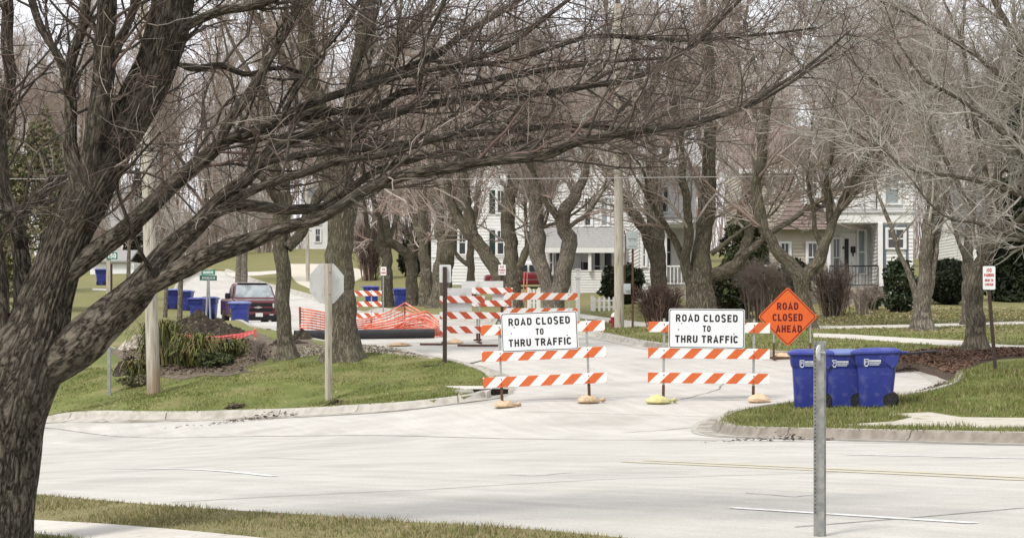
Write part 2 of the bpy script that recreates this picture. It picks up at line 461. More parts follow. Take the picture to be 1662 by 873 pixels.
# ---- materials of the ground
def concrete(name, c1, c2, joint, jdir, jx, jy, tone=(.3, .3, .29)):
    m = mat(name, c1, c2, scale=1.3, rough=.85, bump=.12, bscale=60, spec=.2, c3=tone, s3=.35, lo3=.52, hi3=.75)
    n = m.node_tree; b = n.nodes['Principled BSDF']
    src = b.inputs['Base Color'].links[0].from_socket
    t = n.nodes.new('ShaderNodeTexCoord')
    # fine streaks along the traffic direction and fine speckle
    mp = n.nodes.new('ShaderNodeMapping'); mp.inputs['Rotation'].default_value = (0, 0, -jdir); mp.vector_type = 'TEXTURE' if False else 'POINT'
    n.links.new(t.outputs['Object'], mp.inputs['Vector'])
    mp2 = n.nodes.new('ShaderNodeMapping'); mp2.inputs['Scale'].default_value = (.12, 2.2, 1)
    n.links.new(mp.outputs[0], mp2.inputs['Vector'])
    st = n.nodes.new('ShaderNodeTexNoise'); st.inputs['Scale'].default_value = 1.6; st.inputs['Detail'].default_value = 8; st.inputs['Roughness'].default_value = .7
    n.links.new(mp2.outputs[0], st.inputs['Vector'])
    sp = n.nodes.new('ShaderNodeTexNoise'); sp.inputs['Scale'].default_value = 45; sp.inputs['Detail'].default_value = 3
    n.links.new(t.outputs['Object'], sp.inputs['Vector'])
    ad = n.nodes.new('ShaderNodeMath'); ad.operation = 'ADD'
    n.links.new(st.outputs['Fac'], ad.inputs[0]); n.links.new(sp.outputs['Fac'], ad.inputs[1])
    mr = n.nodes.new('ShaderNodeMapRange'); mr.inputs[1].default_value = .6; mr.inputs[2].default_value = 1.4; mr.inputs[3].default_value = .74; mr.inputs[4].default_value = 1.14
    n.links.new(ad.outputs[0], mr.inputs[0])
    ml = n.nodes.new('ShaderNodeMix'); ml.data_type = 'RGBA'; ml.blend_type = 'MULTIPLY'; ml.inputs[0].default_value = 1
    n.links.new(src, ml.inputs[6]); n.links.new(mr.outputs[0], ml.inputs[7])
    n.links.new(ml.outputs[2], b.inputs['Base Color'])
    return m
road_ang = math.atan2(rd[1], rd[0])
M_road = concrete('road_concrete', (.46, .445, .405), (.53, .51, .465), None, road_ang, 0, 0, tone=(.385, .372, .343))
M_side = concrete('street_concrete', (.49, .47, .43), (.55, .53, .49), None, math.radians(105), 0, 0, tone=(.375, .355, .32))
M_walk = mat('sidewalk_concrete', (.50, .47, .42), (.58, .56, .51), scale=3, rough=.9, bump=.15, bscale=70, c3=(.40, .37, .31), s3=9, lo3=.6, hi3=.75)
M_kerb = mat('kerb_concrete', (.36, .34, .30), (.47, .45, .40), scale=4, rough=.9, bump=.2, bscale=50, c3=(.27, .25, .21), s3=2.5, lo3=.55, hi3=.75)
M_kface = mat('kerb_face_dark', (.20, .175, .145), (.30, .27, .23), scale=5, rough=.95, bump=.2, bscale=40)  # darker brown-grey tone for the face of the right kerb
M_lawn = mat('lawn_turf', (.105, .132, .030), (.180, .198, .058), scale=1.1, rough=.95, bump=.6, bscale=25, c3=(.23, .20, .09), s3=.5, lo3=.50, hi3=.72)
def _dry(m, col):
    n = m.node_tree; b = n.nodes['Principled BSDF']; src = b.inputs['Base Color'].links[0].from_socket
    t = n.nodes.new('ShaderNodeTexCoord'); sp = n.nodes.new('ShaderNodeSeparateXYZ'); n.links.new(t.outputs['Object'], sp.inputs[0])
    no = n.nodes.new('ShaderNodeTexNoise'); no.inputs['Scale'].default_value = .22; no.inputs['Detail'].default_value = 6; n.links.new(t.outputs['Object'], no.inputs['Vector'])
    ma = n.nodes.new('ShaderNodeMath'); ma.operation = 'MULTIPLY_ADD'; ma.inputs[1].default_value = 50; n.links.new(no.outputs['Fac'], ma.inputs[0]); n.links.new(sp.outputs[1], ma.inputs[2])
    far = n.nodes.new('ShaderNodeMapRange'); far.inputs[1].default_value = 82; far.inputs[2].default_value = 112; far.inputs[4].default_value = .55; n.links.new(ma.outputs[0], far.inputs[0])
    near = n.nodes.new('ShaderNodeMapRange'); near.inputs[1].default_value = 24; near.inputs[2].default_value = 26; near.inputs[3].default_value = .8; near.inputs[4].default_value = 0; n.links.new(sp.outputs[1], near.inputs[0])
    mxm = n.nodes.new('ShaderNodeMath'); mxm.operation = 'MAXIMUM'; n.links.new(far.outputs[0], mxm.inputs[0]); n.links.new(near.outputs[0], mxm.inputs[1])
    q = n.nodes.new('ShaderNodeMix'); q.data_type = 'RGBA'; n.links.new(mxm.outputs[0], q.inputs[0]); n.links.new(src, q.inputs[6]); q.inputs[7].default_value = (*col, 1); n.links.new(q.outputs[2], b.inputs['Base Color'])
_dry(M_lawn, (.225, .195, .095))     # last year's thatch on the far slopes and the worn near strip
M_verge = mat('worn_verge_grit', (.44, .40, .33), (.55, .52, .45), scale=6, rough=.95, bump=.3, bscale=40, c3=(.20, .19, .09), s3=3, lo3=.58, hi3=.7)
M_mulch = mat('bark_mulch', (.085, .062, .047), (.155, .115, .088), scale=14, rough=1, bump=.8, bscale=30, c3=(.22, .165, .12), s3=20, lo3=.62, hi3=.72)
M_soil = mat('bare_soil', (.085, .068, .05), (.19, .155, .11), scale=5, rough=1, bump=.8, bscale=22, c3=(.34, .29, .21), s3=9, lo3=.6, hi3=.7)
M_gravel = mat('pale_gravel', (.42, .39, .32), (.54, .50, .42), scale=5, rough=1, bump=.4, bscale=40, c3=(.22, .19, .13), s3=3, lo3=.60, hi3=.74)
M_drive = mat('driveway_concrete', (.50, .46, .37), (.58, .54, .45), scale=1, rough=.9)
RM = {'lawn': M_lawn, 'main_road': M_road, 'side_street': M_side, 'near_sidewalk': M_walk, 'front_walk': M_walk, 'back_walk': M_walk, 'left_walk': M_walk,
      'worn_verge': M_verge, 'gravel_walk': M_gravel, 'far_driveway': M_drive, 'inlet_apron': M_walk, 'cross_walk': M_walk, 'mulch_bed': M_mulch, 'soil_bed': M_soil}
NAMEOUT = {'main_road': 'main_road', 'side_street': 'side_street', 'lawn': 'lawn_ground', 'near_sidewalk': 'sidewalk', 'front_walk': 'sidewalk', 'back_walk': 'sidewalk', 'left_walk': 'sidewalk',
           'worn_verge': 'verge', 'gravel_walk': 'gravel_path', 'far_driveway': 'driveway', 'inlet_apron': 'pavement', 'cross_walk': 'sidewalk', 'mulch_bed': 'mulch_ground', 'soil_bed': 'soil_ground'}
for i, k in enumerate(names):
    sel = GF[reg_id == i]
    if not len(sel): continue
    u, inv = np.unique(sel, return_inverse=True); inv = inv.reshape(sel.shape)
    z = GZ[u] + OFF[k]
    if k in ('mulch_bed', 'soil_bed', 'lawn', 'gravel_walk'):
        amp = {'mulch_bed': .03, 'soil_bed': .06, 'lawn': .008, 'gravel_walk': .02}[k]
        z = z + np.array([vnoise((x, y, 3), 1.7) for x, y in GV[u]]) * amp
    # skirt down along the border of the region
    e = np.concatenate([inv[:, [0, 1]], inv[:, [1, 2]], inv[:, [2, 0]]])
    key = {}
    for a, b in e: key.setdefault((min(a, b), max(a, b)), []).append((a, b))
    bd = [v[0] for v in key.values() if len(v) == 1]
    V = np.c_[GV[u], z]; Fq = []
    if OFF[k] > 0.01:
        lo = {}
        VV = [tuple(p) for p in V]
        for a, b in bd:
            for q in (a, b):
                if q not in lo: lo[q] = len(VV); VV.append((V[q][0], V[q][1], V[q][2] - OFF[k] - .05))
            Fq.append((a, lo[a], lo[b], b))
        V = np.array(VV)
    me = np_mesh(NAMEOUT[k], V, [inv] + ([np.array(Fq)] if Fq else []), [RM[k]], smooth=True)
    if hasattr(me, 'set_sharp_from_angle'): me.set_sharp_from_angle(angle=math.radians(50))
    props(link(NAMEOUT[k], me), kind='structure')

# ---- strips laid on the ground: kerbs, joints, paint
def strip(name, line, w0, w1, off, m, kind='structure', parent=None, step=.6):
    """flat strip along a ground polyline, from lateral w0 to w1 (left of travel positive)"""
    p = np.array(line); q = []
    for i in range(len(p) - 1):
        k = max(1, int(np.linalg.norm(p[i + 1] - p[i]) / step))
        for j in range(k): q.append(p[i] + (p[i + 1] - p[i]) * j / k)
    q.append(p[-1]); q = np.array(q)
    t = np.gradient(q, axis=0); t /= np.linalg.norm(t, axis=1)[:, None]
    nn = np.c_[-t[:, 1], t[:, 0]]
    A, B = q + nn * w0, q + nn * w1
    V = np.concatenate([np.c_[A, Tn(A) + off], np.c_[B, Tn(B) + off]]); n = len(q)
    i = np.arange(n - 1)
    me = np_mesh(name, V, np.c_[i, i + n, i + n + 1, i + 1][:, ::-1], [m])
    o = link(name, me, parent)
    if kind: o['kind'] = kind
    return o
def chaikin(line, n=2):
    p = [np.array(q) for q in line]
    for _ in range(n):
        o = [p[0]]
        for a, b in zip(p[:-1], p[1:]): o += [a * .75 + b * .25, a * .25 + b * .75]
        o.append(p[-1]); p = o
    return [tuple(q) for q in p]
M_jt = mat('kerb_joint_dark', (.10, .09, .08), rough=1)  # dark tone of the joints between kerb sections
def kerb(line, side, gut=.45, h=.15, wtop=.16, step=.35, gap=3.05, face=M_kerb, seg=True):
    """kerb sections with a rolled face; side=+1: the lawn lies to the left of travel"""
    p = np.array(line); d = np.r_[0, np.cumsum(np.linalg.norm(np.diff(p, axis=0), axis=1))]
    n = max(2, int(d[-1] / step)); s = np.linspace(0, d[-1], n)
    q = np.c_[np.interp(s, d, p[:, 0]), np.interp(s, d, p[:, 1])]
    t = np.gradient(q, axis=0); t /= np.linalg.norm(t, axis=1)[:, None]
    nn = np.c_[-t[:, 1], t[:, 0]] * side
    prof = [(-gut, .006), (-.10, .010), (-.04, .05), (-.02, h - .03), (.01, h), (wtop, h + .004), (wtop + .01, -.05)]
    V = []
    for w, z in prof:
        P = q + nn * w; V.append(np.c_[P, Tn(P) + z])
    V = np.array(V); k = len(prof)
    VV = V.transpose(1, 0, 2).reshape(-1, 3); Fs = []; mi = []
    for i in range(n - 1):
        for j in range(k - 1):
            f = (i * k + j, (i + 1) * k + j, (i + 1) * k + j + 1, i * k + j + 1)
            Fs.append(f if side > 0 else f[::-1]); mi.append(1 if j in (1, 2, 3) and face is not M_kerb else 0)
    me = np_mesh('kerb', VV, np.array(Fs), [M_kerb, face], midx=mi)
    if hasattr(me, 'set_sharp_from_angle'): me.set_sharp_from_angle(angle=math.radians(45))
    o = link('kerb', me); o['kind'] = 'structure'
    if seg:     # tooled joints between the cast sections
        mb = MB()
        for g_ in np.arange(gap * .4, d[-1], gap):
            i = int(np.searchsorted(s, g_)); i = min(max(i, 1), n - 2)
            c_, tt, qn = q[i], t[i] * .010, nn[i]
            A_ = [(c_ + qn * w - tt, z) for w, z in prof[1:-1]]; B_ = [(c_ + qn * w + tt, z) for w, z in prof[1:-1]]
            for (a0, z0), (a1, z1), (b0, _), (b1, _) in zip(A_[:-1], A_[1:], B_[:-1], B_[1:]):
                u0, u1 = float(Tn([c_])[0]) + z0 + .003, float(Tn([c_])[0]) + z1 + .003
                mb.quad((*(a0 - qn * .003), u0), (*(b0 - qn * .003), u0), (*(b1 - qn * .003), u1), (*(a1 - qn * .003), u1))
        if mb.v:
            j = mb.build('kerb_joint', [M_jt]); j['kind'] = 'structure'
    return o
lk = left_kerb; rk = right_kerb
kerb(lk, +1)
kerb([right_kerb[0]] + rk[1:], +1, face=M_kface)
kerb([rline(.0, -60), rline(.0, 40)], -1, gut=.5, wtop=.012, h=.12)
kerb(right_far, +1, gut=.3, step=.6)
kerb(left_far, +1, gut=.3, step=.6)
M_grit = mat('gutter_grit', (.42, .40, .35), (.21, .18, .145), scale=2.4, rough=1, lo=.42, hi=.66, c3=(.11, .09, .07), s3=5, lo3=.60, hi3=.72)
strip('gutter_dirt', left_kerb, -.40, -.06, .012, M_grit)
strip('gutter_dirt', right_kerb[len(right_kerb) // 3:], -.34, -.06, .012, M_grit)
M_joint = mat('road_joint_tar', (.13, .125, .12), (.30, .29, .28), scale=6, rough=.9, lo=.45, hi=.6)
M_white = mat('road_paint_white', (.74, .74, .72), (.50, .49, .455), scale=9, rough=.8, lo=.42, hi=.66)
M_yellow = mat('road_paint_yellow', (.57, .50, .30), (.48, .465, .42), scale=10, rough=.8, lo=.40, hi=.66)
def roadseg(px0, py0, px1, py1): return [tuple(G(px0, py0)[:2]), tuple(G(px1, py1)[:2])]
# gutter seam of the far lane and the slab joints
strip('road_joint', [tuple(seam_a - rd * 40), tuple(seam_a), tuple(seam_b), tuple(seam_b + rd * 30)], -.012, .03, .004, M_joint)
for a in ((280, 815, 700, 794), (700, 794, 1000, 777), (1000, 777, 1360, 766), (1290, 855, 1480, 840), (1480, 840, 1662, 824), (66, 737, 200, 731), (200, 731, 345, 723)):
    strip('road_joint', roadseg(*a), -.012, .012, .004, M_joint)
# paint
def rparallel(px, py, L):
    a = np.array(G(px, py)[:2]); return [tuple(a), tuple(a + rd * L)]
def lane(o, s0, s1, w, m, name): strip(name, [rline(o, s0), rline(o, s1)], -w / 2, w / 2, .005, m)
def off_of(px, py): v = np.array(G(px, py)[:2]) - near_a; return float(v @ nrm), float(v @ rd)
for name, a, b, w in (('lane_marking', (175, 760), (446, 773), .11), ('lane_marking', (1188, 824), (1582, 849), .11), ('lane_marking', (1375, 737.5), (1760, 746), .11)):
    oa, sa = off_of(*a); ob, sb = off_of(*b)
    strip(name, [rline(oa, sa), rline(ob, sb)], -w / 2, w / 2, .005, M_white)
oa, sa = off_of(1030, 748); ob, sb = off_of(1662, 777)
for dv in (-.17, .17):
    strip('centre_line', [rline(oa + dv, sa), rline(ob + dv, sb), rline(ob + dv, sb + 20)], -.065, .065, .005, M_yellow)
# cracks in the side street
def crack(pts, w=.012):
    q = []
    r = random.Random(len(pts) * 7 + int(pts[0][0]))
    for (x0, y0), (x1, y1) in zip(pts[:-1], pts[1:]):
        for j in range(5): q.append(tuple(G(x0 + (x1 - x0) * j / 5 + r.uniform(-2, 2), y0 + (y1 - y0) * j / 5 + r.uniform(-.4, .4))[:2]))
    strip('road_crack', q, -w, w, .004, M_joint, step=.5)
crack([(1105, 648), (1140, 640), (1165, 632), (1178, 621)], .02)
crack([(1010, 702), (1080, 698), (1160, 690)], .02)
crack([(810, 770), (870, 772), (950, 765)], .012)
for a in ((835, 668, 1160, 676), (900, 640, 1290, 652), (930, 606, 1300, 604), (930, 580, 1180, 582)):
    strip('road_joint', roadseg(*a), -.008, .008, .004, M_joint)
crack([(420, 742), (520, 746), (640, 741)], .010)
crack([(1210, 800), (1290, 806), (1340, 802)], .010)
crack([(1290, 640), (1330, 628), (1400, 622), (1450, 612)], .012)
crack([(900, 620), (950, 612), (1010, 618)], .012)
crack([(960, 545), (1000, 552), (1060, 562)], .02)
# ------------------------------------------------------------------ tree helpers
def unit(a): return a / np.maximum(np.linalg.norm(a, axis=-1, keepdims=True), 1e-9)
def spline(P, n):
    """Catmull-Rom through rows of P (k,d), resampled to n points"""
    P = np.asarray(P, float)
    if len(P) == 2: return P[0] + (P[1] - P[0]) * np.linspace(0, 1, n)[:, None]
    d = np.r_[0, np.cumsum(np.linalg.norm(np.diff(P[:, :3], axis=0), axis=1))]
    s = np.linspace(0, d[-1], n); Q = np.vstack([2 * P[0] - P[1], P, 2 * P[-1] - P[-2]])
    i = np.clip(np.searchsorted(d, s, side='right') - 1, 0, len(P) - 2)
    u = ((s - d[i]) / (d[i + 1] - d[i]))[:, None]
    a, b, c, e = Q[i], Q[i + 1], Q[i + 2], Q[i + 3]
    return .5 * ((2 * b) + (c - a) * u + (2 * a - 5 * b + 4 * c - e) * u ** 2 + (3 * b - a - 3 * c + e) * u ** 3)
def frames(P):
    T_ = unit(np.gradient(P, axis=1))
    t0 = T_.mean(1)
    ref = np.where((np.abs(t0[:, 2]) < .85)[:, None], np.array([[0, 0, 1.]]), np.array([[1., 0.2, 0]]))
    u = unit(np.cross(t0, ref))
    U = unit(u[:, None] - T_ * (u[:, None] * T_).sum(-1, keepdims=True))
    return T_, U, np.cross(T_, U)
def tubes(P, R, S):
    """P (N,K,3), R (N,K) -> vertices and quads of N tubes of S sides"""
    N, K, _ = P.shape
    T_, U, Wv = frames(P)
    a = np.arange(S) * 2 * np.pi / S
    V = P[:, :, None] + R[:, :, None, None] * (np.cos(a)[:, None] * U[:, :, None] + np.sin(a)[:, None] * Wv[:, :, None])
    idx = np.arange(N * K * S).reshape(N, K, S)
    A, B = idx[:, :-1], idx[:, 1:]
    Q = np.stack([A, np.roll(A, -1, 2), np.roll(B, -1, 2), B], -1).reshape(-1, 4)
    return V.reshape(-1, 3), Q
def grow(rng, P, R, per, L, ang=(25, 60), t0=.15, t1=1.0, K=4, up=.06, jit=.12, rr=.55, rmin=.002, rtip=.5, taper=.5, bias=None, flat=0.0, rmax=None):
    """children of all polylines; per = mean count per parent (array or number)"""
    N = len(P)
    cnt = rng.poisson(per, N) if np.isscalar(per) else rng.poisson(per)
    pi = np.repeat(np.arange(N), cnt); M = len(pi)
    t = rng.uniform(t0, t1, M); Kp = P.shape[1]
    f = np.clip(t * (Kp - 1), 0, Kp - 1.001); i = f.astype(int); w = (f - i)[:, None]
    a, b = P[pi, i], P[pi, i + 1]
    base = a * (1 - w) + b * w; tan = unit(b - a)
    rad = R[pi, i] * (1 - w[:, 0]) + R[pi, i + 1] * w[:, 0]
    rv = rng.normal(size=(M, 3))
    if bias is not None: rv = rv + np.asarray(bias)
    perp = unit(rv - tan * (rv * tan).sum(-1, keepdims=True))
    an = np.radians(rng.uniform(ang[0], ang[1], M))[:, None]
    d = unit(tan * np.cos(an) + perp * np.sin(an))
    if flat: d[:, 2] *= (1 - flat); d = unit(d)
    ln = L * rng.uniform(.45, 1.25, M) * (1.15 - taper * t)
    pts = [base]
    for k in range(K - 1):
        d = unit(d + np.array([0, 0, up]) + rng.normal(size=(M, 3)) * jit)
        pts.append(pts[-1] + d * (ln / (K - 1))[:, None])
    CPs = np.stack(pts, 1)
    r0 = np.maximum(rad * rr * rng.uniform(.6, 1.0, M), rmin)
    if rmax is not None: r0 = np.minimum(r0, rmax)
    CR = r0[:, None] * np.linspace(1, rtip, K)[None]
    return CPs, np.maximum(CR, rmin * .6)

def bark_mat(name, c1, c2, c3, su=7.0, sv=1.6, bump=.9):
    m = mat(name, c1, c2, scale=1.0, rough=.95, spec=.15, coord='UV')
    n = m.node_tree; b = n.nodes['Principled BSDF']; n.nodes.remove([q for q in n.nodes if q.type == 'TEX_NOISE'][0])
    ramp = [q for q in n.nodes if q.type == 'VALTORGB'][0]
    t = n.nodes.new('ShaderNodeTexCoord')
    mp = n.nodes.new('ShaderNodeMapping'); mp.inputs['Scale'].default_value = (su * 3, sv * 3, 1)
    n.links.new(t.outputs['UV'], mp.inputs['Vector'])
    wn = n.nodes.new('ShaderNodeTexNoise'); wn.inputs['Scale'].default_value = .7; wn.inputs['Detail'].default_value = 4
    n.links.new(mp.outputs[0], wn.inputs['Vector'])
    av = n.nodes.new('ShaderNodeVectorMath'); av.operation = 'MULTIPLY_ADD'
    av.inputs[1].default_value = (.7, .6, 0); n.links.new(wn.outputs['Color'], av.inputs[0]); n.links.new(mp.outputs[0], av.inputs[2])
    no = n.nodes.new('ShaderNodeTexNoise'); no.inputs['Scale'].default_value = .55; no.inputs['Detail'].default_value = 9; no.inputs['Roughness'].default_value = .62; no.inputs['Distortion'].default_value = .35
    n.links.new(av.outputs[0], no.inputs['Vector'])
    sb = n.nodes.new('ShaderNodeMath'); sb.operation = 'SUBTRACT'; sb.inputs[1].default_value = .5; n.links.new(no.outputs['Fac'], sb.inputs[0])
    ab = n.nodes.new('ShaderNodeMath'); ab.operation = 'ABSOLUTE'; n.links.new(sb.outputs[0], ab.inputs[0])
    n2 = n.nodes.new('ShaderNodeTexNoise'); n2.inputs['Scale'].default_value = 2.6; n2.inputs['Detail'].default_value = 6; n2.inputs['Roughness'].default_value = .7
    n.links.new(mp.outputs[0], n2.inputs['Vector'])
    ma = n.nodes.new('ShaderNodeMath'); ma.operation = 'MULTIPLY_ADD'; ma.inputs[1].default_value = 3.4
    n.links.new(ab.outputs[0], ma.inputs[0])
    ms = n.nodes.new('ShaderNodeMath'); ms.operation = 'MULTIPLY'; ms.inputs[1].default_value = .55
    n.links.new(n2.outputs['Fac'], ms.inputs[0]); n.links.new(ms.outputs[0], ma.inputs[2])
    n.links.new(ma.outputs[0], ramp.inputs[0])
    ramp.color_ramp.elements[0].position = .26; ramp.color_ramp.elements[1].position = .74
    # lichen / weathering patches
    t2 = n.nodes.new('ShaderNodeTexNoise'); t2.inputs['Scale'].default_value = 2.2; t2.inputs['Detail'].default_value = 7
    n.links.new(t.outputs['Object'], t2.inputs['Vector'])
    r2 = n.nodes.new('ShaderNodeValToRGB'); r2.color_ramp.elements[0].position = .5; r2.color_ramp.elements[1].position = .72
    n.links.new(t2.outputs['Fac'], r2.inputs[0])
    mm = n.nodes.new('ShaderNodeMix'); mm.data_type = 'RGBA'; mm.blend_type = 'MIX'
    mh = n.nodes.new('ShaderNodeMath'); mh.operation = 'MULTIPLY'; mh.inputs[1].default_value = .6
    n.links.new(r2.outputs[0], mh.inputs[0]); n.links.new(mh.outputs[0], mm.inputs[0])
    n.links.new(ramp.outputs[0], mm.inputs[6]); mm.inputs[7].default_value = (*c3, 1)
    n.links.new(mm.outputs[2], b.inputs['Base Color'])
    bp = n.nodes.new('ShaderNodeBump'); bp.inputs['Strength'].default_value = bump; bp.inputs['Distance'].default_value = .03
    n.links.new(ma.outputs[0], bp.inputs['Height']); n.links.new(bp.outputs[0], b.inputs['Normal'])
    return m
M_bark = bark_mat('dark_ridged_bark', (.017, .0135, .0105), (.25, .218, .176), (.125, .115, .095), 20, 3.4, 1.0)
M_bark_g = bark_mat('grey_green_bark', (.046, .039, .029), (.235, .208, .155), (.165, .16, .105), 12, 2.2)
M_bark_p = bark_mat('pale_grey_bark', (.060, .050, .040), (.30, .265, .215), (.21, .195, .15), 12, 2.4)
M_bark_d = bark_mat('brown_dark_bark', (.036, .030, .023), (.185, .16, .122), (.125, .115, .085), 12, 2.2)
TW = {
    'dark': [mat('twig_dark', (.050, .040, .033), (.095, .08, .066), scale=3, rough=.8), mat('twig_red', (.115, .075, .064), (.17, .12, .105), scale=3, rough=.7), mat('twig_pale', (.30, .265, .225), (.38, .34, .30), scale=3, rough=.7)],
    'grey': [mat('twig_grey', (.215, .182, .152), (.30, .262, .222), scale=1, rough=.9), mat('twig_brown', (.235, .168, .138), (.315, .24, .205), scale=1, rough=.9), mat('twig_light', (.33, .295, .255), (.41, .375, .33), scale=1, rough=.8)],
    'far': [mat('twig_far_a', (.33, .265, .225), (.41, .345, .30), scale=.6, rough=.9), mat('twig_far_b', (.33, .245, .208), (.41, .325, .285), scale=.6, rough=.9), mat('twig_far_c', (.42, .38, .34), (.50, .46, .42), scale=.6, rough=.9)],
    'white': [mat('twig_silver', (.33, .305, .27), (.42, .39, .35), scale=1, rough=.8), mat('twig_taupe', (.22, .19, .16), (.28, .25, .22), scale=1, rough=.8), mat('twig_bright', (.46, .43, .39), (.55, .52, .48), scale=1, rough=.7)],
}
def twig_object(name, levels, mats, rng, parent, probs=(.5, .3, .2), origin=(0, 0, 0)):
    """levels: list of (P, R, sides) -> one crown mesh"""
    Vs, Qs, Ms, b = [], [], [], 0
    for P, R, S in levels:
        if len(P) == 0: continue
        V, Q = tubes(P - np.asarray(origin), R, S)
        m = rng.choice(3, len(P), p=probs[len(Vs)] if isinstance(probs[0], tuple) else probs)
        Vs.append(V); Qs.append(Q + b); b += len(V)
        Ms.append(np.repeat(m, (P.shape[1] - 1) * S))
    me = np_mesh(name, np.concatenate(Vs), np.concatenate(Qs), mats, midx=np.concatenate(Ms))
    return link(name, me, parent)
def limb_mesh(name, P, R, S, m, parent, origin, ridge=0.0, seed=0, flare=0.0, knobs=()):
    """one thick tube with bark ridges in the mesh; P (K,3), R (K,)"""
    K = len(P); o = np.asarray(origin)
    T_, U, Wv = (q[0] for q in frames(P[None]))
    a = np.arange(S) * 2 * np.pi / S
    s = np.r_[0, np.cumsum(np.linalg.norm(np.diff(P, axis=0), axis=1))]
    rng = np.random.default_rng(seed)
    rr = np.repeat(R[:, None], S, 1)
    if ridge:
        g = np.zeros((K, S))
        for q in range(5):
            n = rng.integers(S // 6, S // 3 + 1); ph = rng.uniform(0, 6.3); fz = rng.uniform(1.5, 4.5); wz = rng.uniform(.8, 2.2)
            g += np.abs(np.sin(a[None] * n / 2 + ph + wz * np.sin(s[:, None] * fz + rng.uniform(0, 6)))) - .6
        rr = rr * (1 + ridge * g / 2.2)
        rr = rr * (1 + .07 * np.maximum(0, np.sin(a[None] * 1 + rng.uniform(0, 6)) * np.sin(s[:, None] * 5.1 + rng.uniform(0, 6)) * np.sin(s[:, None] * 1.9 + rng.uniform(0, 6))) * 2)
        n1 = np.sin(a[None] * 2 + s[:, None] * 1.7 + rng.uniform(0, 6)) * np.sin(s[:, None] * 2.3 + rng.uniform(0, 6))
        rr = rr * (1 + .035 * n1)
    rr = rr * (R / rr.mean(1))[:, None]
    if flare:
        fl = np.exp(-s / .35)[:, None] * flare
        rr = rr * (1 + fl * (1 + .5 * np.sin(a * 5 + seed)[None]))
    V = P[:, None] + rr[:, :, None] * (np.cos(a)[None, :, None] * U[:, None] + np.sin(a)[None, :, None] * Wv[:, None])
    idx = np.arange(K * S).reshape(K, S); A, B = idx[:-1], idx[1:]
    Q = np.stack([A, np.roll(A, -1, 1), np.roll(B, -1, 1), B], -1).reshape(-1, 4)
    rm = max(R.mean(), .03)
    uu = np.arange(S + 1) / S * 2 * np.pi * rm; k0 = np.arange(S)
    uv = np.zeros((K - 1, S, 4, 2))
    uv[:, :, 0, 0] = uv[:, :, 3, 0] = uu[None, k0]; uv[:, :, 1, 0] = uv[:, :, 2, 0] = uu[None, k0 + 1]
    uv[:, :, 0, 1] = uv[:, :, 1, 1] = s[:-1, None]; uv[:, :, 2, 1] = uv[:, :, 3, 1] = s[1:, None]
    me = np_mesh(name, V.reshape(-1, 3) - o, Q, [m], uv=uv.reshape(-1, 2))
    return link(name, me, parent)

def px_stroke(st, Z, dz=0.0, n=24, jit=0.0, rng=None):
    """stroke of (px, py, r_px) at depth Z drifting by dz towards its end -> P (n,3), R (n)"""
    st = np.array([(s[0], s[1], s[2] if len(s) > 2 else 5) for s in st], float)
    k = len(st); zz = Z + dz * np.linspace(0, 1, k) ** 1.3
    P = np.c_[(st[:, 0] - CX) / F * zz, zz, EYE - (st[:, 1] - HY) / F * zz, st[:, 2] / F * zz]
    Q = spline(P, n)
    if jit and rng is not None:
        tt = np.linspace(0, 1, n)[:, None]; Lp = np.linalg.norm(np.diff(Q[:, :3], axis=0), axis=1).sum(); w = sum(rng.normal(size=3)[None] / (1 + .35 * f) * np.sin(tt * f * 6.28 + rng.uniform(0, 6.28, 3)[None]) for f in np.arange(.7, max(2.0, Lp / .45), .7)); Q[:, :3] += w * np.sin(tt * np.pi) * jit * Q[:, 3:4].mean()
    return Q[:, :3], np.maximum(Q[:, 3], .004)

